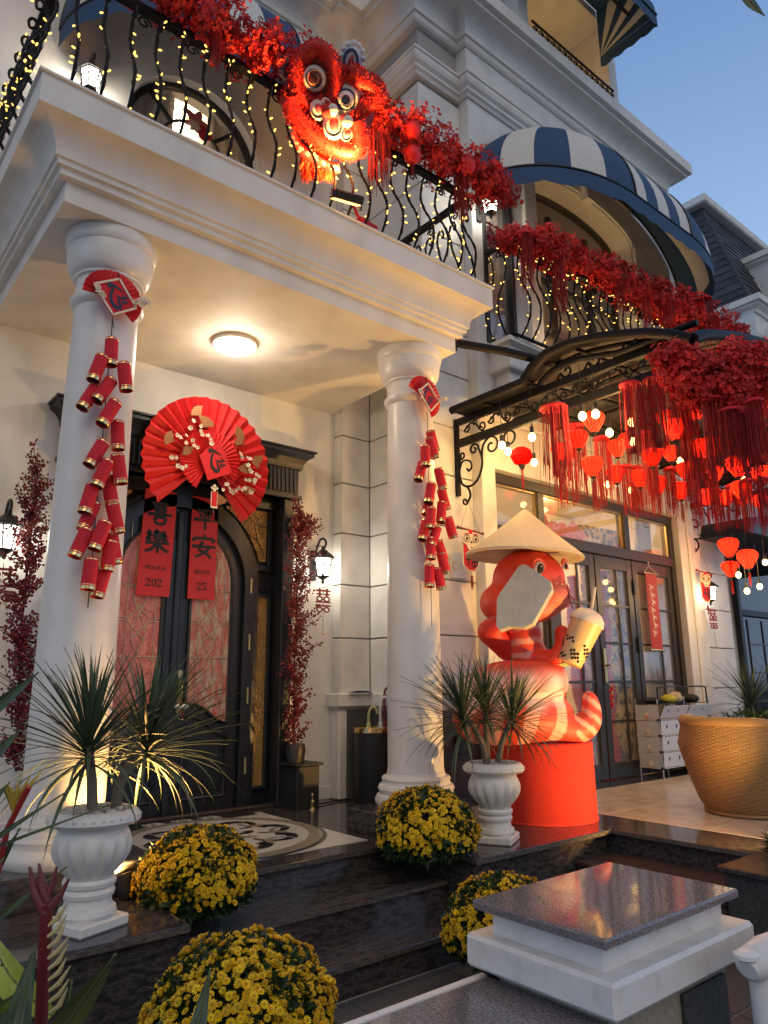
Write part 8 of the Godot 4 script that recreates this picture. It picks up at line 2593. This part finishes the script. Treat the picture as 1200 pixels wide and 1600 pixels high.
	for j in 4:
		var y := 0.10 + j * 0.162
		part("shelf", G.new().bb(Vector3(-0.01, y - 0.006, -0.14), Vector3(1.09, y, 0.14)), M.white, r)
		part("side_panel", G.new().bb(Vector3(-0.006, y + 0.004, -0.13), Vector3(-0.002, y + 0.15, 0.13)), wl, r)
		for i in 2:
			var tilt := 0.5 if j == 3 else 0.06
			var fl := part("flap", G.new().box(Vector3(0.27 + i * 0.54, y + 0.078, 0.14 + (0.03 if j == 3 else 0.0)), Vector3(0.51, 0.145, 0.006), Basis(Vector3(1, 0, 0), tilt), 0.002), mat(lin(.62, .65, .72), 0.35), r)
			for k in 2:
				part("finger_hole", G.new().box(Vector3(0.12 + k * 0.2 + i * 0.54, y + 0.09, 0.147 + (0.03 if j == 3 else 0.0)), Vector3(0.016, 0.034, 0.006), Basis(Vector3(1, 0, 0), tilt)), M.ink, fl)
		for x in [0.0, 0.54, 1.08]:
			part("connector", G.new().box(Vector3(x, y, 0.13), Vector3(0.03, 0.024, 0.03)), M.black, r)
	for i in 2:
		part("hoop", G.new().tube(to3(smooth2([Vector2(0.02 + i * 0.54, 0.74), Vector2(0.02 + i * 0.54, 0.88), Vector2(0.06 + i * 0.54, 0.92), Vector2(0.48 + i * 0.54, 0.92), Vector2(0.52 + i * 0.54, 0.88), Vector2(0.52 + i * 0.54, 0.74)], 4), Transform3D(Basis(), Vector3(0, 0, 0.13))), 0.010, 6), M.black, r)
	part("top_shelf", G.new().bb(Vector3(-0.01, 0.742, -0.14), Vector3(1.09, 0.748, 0.14)), M.black, r)
	var k := 0
	for j in 4:
		var y := P + 0.101 + j * 0.162
		var s := thing("shoe", ["pale shoe in the lowest box of the rack", "cream slipper in the second box from below", "beige strappy shoe in the third box of the rack", "pink sole in the top box of the rack"][j], "shoe", Vector3(7.36, y, -4.40), 1.2, "shoes in the rack")
		part("sole", G.new().ball(Vector3(0, 0.022, 0), Vector3(0.045, 0.02, 0.115), 12), mat(lin(.6, .45, .38) if j < 3 else lin(.6, .22, .2), 0.8), s)
		part("upper", G.new().ball(Vector3(0, 0.045, -0.045), Vector3(0.042, 0.035, 0.06), 12), mat(lin(.55, .48, .36), 0.8), s)
	var kk := 0
	for b in [[7.42, Color(0.012, 0.012, 0.014), "folded black cloth on top of the shoe rack's left end", 0.035], [7.72, Color(0.55, 0.48, 0.04), "yellow folded bag on top of the shoe rack", 0.05], [7.84, Color(0.5, 0.42, 0.28), "cream folded bag behind the yellow one on the shoe rack", 0.065], [8.12, Color(0.015, 0.015, 0.02), "dark pouch on the right end of the shoe rack", 0.05]]:
		var s := thing("folded_bag", b[2], "bag", Vector3(b[0], P + 0.75, -4.42 + 0.02 * kk), 0.2 * kk)
		part("cloth", G.new().ball(Vector3(0, b[3] * 0.8, 0), Vector3(0.15, b[3], 0.09), 14), mat(b[1].linear_to_srgb(), 0.8), s)
		kk += 1
	# hanging scroll on the right door leaf
	var sc := thing("hanging_scroll", "red hanging scroll with white brushed script on the right shop door leaf", "scroll", Vector3(7.83, 0, -4.555), 0.0)
	part("cloth", G.new().bb(Vector3(-0.115, 1.79, 0), Vector3(0.115, 2.66, 0.006)), mat(lin(.46, .035, .03), 0.7), sc)
	part("roller", G.new().tube(PackedVector3Array([Vector3(-0.15, 2.67, 0.003), Vector3(0.15, 2.67, 0.003)]), 0.014, 8).tube(PackedVector3Array([Vector3(-0.15, 1.78, 0.003), Vector3(0.15, 1.78, 0.003)]), 0.014, 8), M.gold, sc)
	part("cord", G.new().tube(PackedVector3Array([Vector3(-0.13, 2.68, 0.003), Vector3(-0.02, 2.76, 0.0), Vector3(0.13, 2.68, 0.003)]), 0.004, 4).ball(Vector3(-0.02, 2.79, 0), Vector3(0.012, 0.02, 0.01), 8), M.cream, sc)
	var sg := G.new()
	for i in 7:
		var y := 2.50 - i * 0.088
		var sx := Transform3D(Basis().scaled(Vector3(0.11, 0.09, 1)), Vector3(-0.015 + 0.012 * (i % 3), y, 0.0065))
		sg.stroke(smooth2([Vector2(-0.3, 0.4), Vector2(-0.05, 0.0), Vector2(-0.3, -0.2), Vector2(0.1, -0.42)], 4), 0.16, 0.07, sx, 0.0)
		sg.stroke(smooth2([Vector2(0.0, 0.25), Vector2(0.3, -0.05 - 0.1 * (i % 2)), Vector2(0.42, 0.2)], 4), 0.12, 0.06, sx, 0.0006)
		sg.stroke([Vector2(-0.1, 0.1 * (i % 3)), Vector2(0.28, 0.3 - 0.15 * (i % 2))], 0.09, 0.05, sx, 0.0012)
	part("script", sg, M.cream, sc)
	# charm on the handle, blue notice behind the glass, pale panel behind the statue
	var hc := thing("bead_charm", "red beaded charm hanging from the shop door handle", "hanging charm", Vector3(6.80, 1.42, -4.53))
	for i in 9:
		part("bead", G.new().ball(Vector3(0.02 * sin(i * 2.3), -0.03 - i * 0.026, 0.01), Vector3.ONE * 0.017, 8), M.red_felt if i % 3 else M.gold, hc)
	solo("blue_notice", G.new().bb(Vector3(-0.10, -0.11, 0), Vector3(0.10, 0.11, 0.004)), mat(lin(.02, .08, .36), 0.5), "small blue notice behind the shop's left side light", "notice", Vector3(6.42, 1.86, -4.9))
	for i in 2:
		var dg := thing("paper_diamonds", ["string of dark red paper diamonds behind the glass above the bubble tea", "lower string of dark red paper diamonds behind the glass"][i], "paper garland", Vector3(6.30, 2.2 - i * 0.8, -4.85))
		for j in 2:
			part("diamond", G.new().prism(PackedVector2Array([Vector2(0, 0.19), Vector2(0.10, 0), Vector2(0, -0.19), Vector2(-0.10, 0)]), 0.02, Transform3D(Basis(), Vector3(0, -0.4 * j, 0))), mat(lin(.20, .015, .02), 0.7), dg)

func broad_leaf(o: Node3D, a: Vector3, b: Vector3, w: float, bend: float, side: Vector3, c0: Color, c1: Color) -> void:
	var g := G.new().sm(true)
	var n := 26
	var d := b - a
	var up := side.cross(d).normalized()
	var pts := []
	var ws := []
	for i in n + 1:
		var t := float(i) / n
		pts.append(a + d * t + up * bend * sin(t * PI) * d.length())
		ws.append(w * pow(sin(clampf(t * 0.94 + 0.06, 0, 1) * PI), 0.8) * (1.0 - 0.35 * t))
	for s in [-1.0, 1.0]:
		for i in n:
			for k in 3:
				var f0 := k / 3.0
				var f1 := (k + 1) / 3.0
				var q := func(ii: int, f: float) -> Vector3:
					return pts[ii] + side.normalized() * s * ws[ii] * f + up * ws[ii] * 0.28 * f + up * 0.03 * ws[ii] * sin(ii * 2.1)
				var streak := 0.5 + 0.32 * sin(i * 0.9 + f0 * 5.0)
				g.col(c0.lerp(c1, clampf(streak * (0.75 - f0 * 0.3) + (0.25 if k == 0 else 0.0), 0, 1)))
				if s > 0:
					g.quad(q.call(i, f0), q.call(i, f1), q.call(i + 1, f1), q.call(i + 1, f0))
				else:
					g.quad(q.call(i, f1), q.call(i, f0), q.call(i + 1, f0), q.call(i + 1, f1))
	part("leaf", g, M.leaf, o)
	part("midrib", G.new().tube(PackedVector3Array(pts), 0.0022, 4).done(), M.midrib, o)

func build_foreground() -> void:
	struct("flower_bed", G.new().bb(Vector3(-1.5, -0.2, -3.0), Vector3(0.85, 0.03, -0.7), 0.02), M.soil)
	var right := Vector3(0.77, 0, 0.637)
	var dg := Color(0.030, 0.062, 0.030)
	var pale := Color(0.15, 0.19, 0.12)
	var oliv := Color(0.075, 0.085, 0.028)
	var h := thing("heliconia", "heliconia with a red stem and pale yellow bracts at the lower left", "plant")
	part("stem", G.new().tube(PackedVector3Array([Vector3(0.40, 0.03, -1.55), Vector3(0.445, 0.84, -1.48), Vector3(0.43, 0.99, -1.45), Vector3(0.42, 1.08, -1.43)]), 0.011, 8), mat(lin(.14, .012, .014), 0.5), h)
	for q in [[1.065, -0.036, 0.075, 0.010, 0], [1.085, -0.02, 0.06, 0.008, 0], [1.07, 0.035, 0.05, 0.007, 0], [1.09, 0.012, 0.05, 0.006, 0]]:
		var a := Vector3(0.42, q[0], -1.43)
		part("red_bract", G.new().tube(PackedVector3Array([a, a + right * q[1] * 0.6 + Vector3(0, q[2] * 0.45, 0), a + right * q[1] + Vector3(0, q[2], 0)]), [q[3], q[3] * 0.9, 0.002], 7), mat(lin(.13, .022, .024), 0.5), h)
	for i in 9:
		var a := Vector3(0.425 + 0.002 * i, 1.045 - i * 0.017, -1.43)
		part("yellow_bract", G.new().tube(PackedVector3Array([a, a + right * 0.014 + Vector3(0, 0.012, 0.004), a + right * (0.030 - 0.003 * (i % 3)) + Vector3(0, 0.040 - 0.004 * (i % 2), 0.008)]), [0.003, 0.0048, 0.0008], 6), mat(lin(.50, .42, .20), 0.6), h)
	broad_leaf(h, Vector3(0.40, 0.72, -1.48), Vector3(0.40, 1.03, -1.40), 0.032, 0.06, right, dg, pale)
	broad_leaf(h, Vector3(0.44, 0.70, -1.40), Vector3(0.45, 0.975, -1.36), 0.020, -0.05, right, dg, Color(0.05, 0.09, 0.05))
	broad_leaf(h, Vector3(0.40, 0.80, -1.42), Vector3(0.455, 1.055, -1.19), 0.030, -0.04, right, oliv, Color(0.10, 0.11, 0.04))
	var d := thing("variegated_plant", "single variegated leaf rising at the bottom edge in front of the big flower mound", "plant")
	broad_leaf(d, Vector3(0.505, 0.80, -1.08), Vector3(0.525, 1.065, -1.02), 0.021, 0.03, right, Color(0.035, 0.07, 0.05), Color(0.17, 0.22, 0.16))
	part("stalk", G.new().tube(PackedVector3Array([Vector3(0.50, 0.02, -1.15), Vector3(0.505, 0.80, -1.08)]), 0.006, 6), M.midrib, d)
	var y := thing("ginger_plant", "bright yellow-green lit leaves low at the left edge behind the heliconia", "plant")
	broad_leaf(y, Vector3(0.53, 0.80, -1.70), Vector3(0.43, 0.945, -1.84), 0.038, 0.16, Vector3(0.4, 0.5, 0.3), Color(0.26, 0.32, 0.03), Color(0.38, 0.42, 0.07))
	broad_leaf(y, Vector3(0.47, 0.72, -1.80), Vector3(0.44, 0.90, -1.76), 0.035, -0.1, right, dg, pale)
	broad_leaf(y, Vector3(0.40, 0.80, -1.9), Vector3(0.46, 0.86, -1.70), 0.035, 0.12, right, Color(0.10, 0.16, 0.03), Color(0.22, 0.26, 0.05))
	broad_leaf(y, Vector3(0.36, 0.62, -1.7), Vector3(0.42, 0.82, -1.60), 0.035, 0.1, right, dg, pale)
	part("stalk", G.new().tube(PackedVector3Array([Vector3(0.45, 0.03, -1.85), Vector3(0.50, 0.80, -1.75)]), 0.007, 6), M.midrib, y)
	var f := thing("strap_leaved_plant", "dark strap-leaved plant with a red and yellow bloom at the left edge", "plant")
	for q in [[Vector3(0.33, 1.32, -1.92), Vector3(0.455, 1.475, -1.76), 0.03, 0.05], [Vector3(0.33, 1.20, -1.9), Vector3(0.44, 1.35, -1.80), 0.03, 0.04], [Vector3(0.36, 1.02, -2.0), Vector3(0.57, 1.205, -1.86), 0.013, 0.10], [Vector3(0.40, 1.06, -2.0), Vector3(0.65, 1.175, -1.80), 0.012, 0.16], [Vector3(0.42, 0.86, -2.02), Vector3(0.60, 1.03, -1.91), 0.014, 0.12], [Vector3(0.40, 0.90, -2.02), Vector3(0.50, 1.12, -1.96), 0.016, -0.05], [Vector3(0.38, 0.86, -2.0), Vector3(0.47, 1.02, -1.95), 0.02, 0.05], [Vector3(0.36, 1.10, -1.9), Vector3(0.44, 1.24, -1.84), 0.02, 0.08], [Vector3(0.37, 0.96, -1.9), Vector3(0.45, 1.08, -1.86), 0.024, 0.1]]:
		broad_leaf(f, q[0], q[1], q[2], q[3], right, Color(0.026, 0.055, 0.026), Color(0.075, 0.11, 0.045))
	part("stalk", G.new().tube(PackedVector3Array([Vector3(0.34, 0.03, -2.0), Vector3(0.36, 0.9, -2.0), Vector3(0.35, 1.3, -1.93)]), 0.01, 6).tube(PackedVector3Array([Vector3(0.42, 0.03, -2.02), Vector3(0.42, 0.9, -2.02)]), 0.009, 6), M.midrib, f)
	part("red_stem", G.new().tube(PackedVector3Array([Vector3(0.46, 0.95, -1.99), Vector3(0.475, 1.12, -1.97), Vector3(0.50, 1.215, -1.92)]), 0.007, 6), mat(lin(.34, .02, .02), 0.5), f)
	for i in 5:
		part("yellow_bract", G.new().tube(PackedVector3Array([Vector3(0.48, 1.16 + i * 0.006, -1.95), Vector3(0.48 + 0.012 * (i - 2), 1.20 + 0.006 * absf(i - 2), -1.94), Vector3(0.48 + 0.024 * (i - 2), 1.215 + 0.008 * i, -1.93)]), [0.004, 0.006, 0.001], 5), mat(lin(.52, .36, .05), 0.5), f)
	# leafy twig at the top right corner, spiky shrub at the right edge
	var tw := thing("overhanging_twig", "green leaf hanging into the top right corner", "tree branch")
	broad_leaf(tw, Vector3(1.83, 3.34, -0.62), Vector3(1.862, 3.235, -0.588), 0.022, 0.05, Vector3(0.77, 0, 0.637), Color(0.03, 0.07, 0.02), Color(0.05, 0.10, 0.03))
	part("twig", G.new().tube(PackedVector3Array([Vector3(1.83, 3.34, -0.62), Vector3(1.95, 3.5, -0.6), Vector3(2.4, 3.7, -0.4)]), 0.006, 5), M.bark, tw)
	var sh := thing("box_shrub", "small dark spiky shrub in the planter at the right edge", "shrub", Vector3(4.66, P, -2.05))
	var lm := G.new()
	lm.col(Color(0.03, 0.05, 0.02))
	lm.quad(Vector3(0, 0, 0), Vector3(0.007, 0.03, 0.002), Vector3(0, 0.07, 0), Vector3(-0.007, 0.03, 0.002))
	var xs := []
	for i in 420:
		var v := rv(1).normalized()
		v.y = absf(v.y)
		xs.append(aim(v * Vector3(0.07, 0.14, 0.07) * rng.randf() + Vector3(0, 0.02, 0), v + rv(0.4), 0.0, rng.randf_range(0.6, 1.2)))
	multi("foliage", lm.done(), M.leaf, xs, [], sh)
	build_spots()
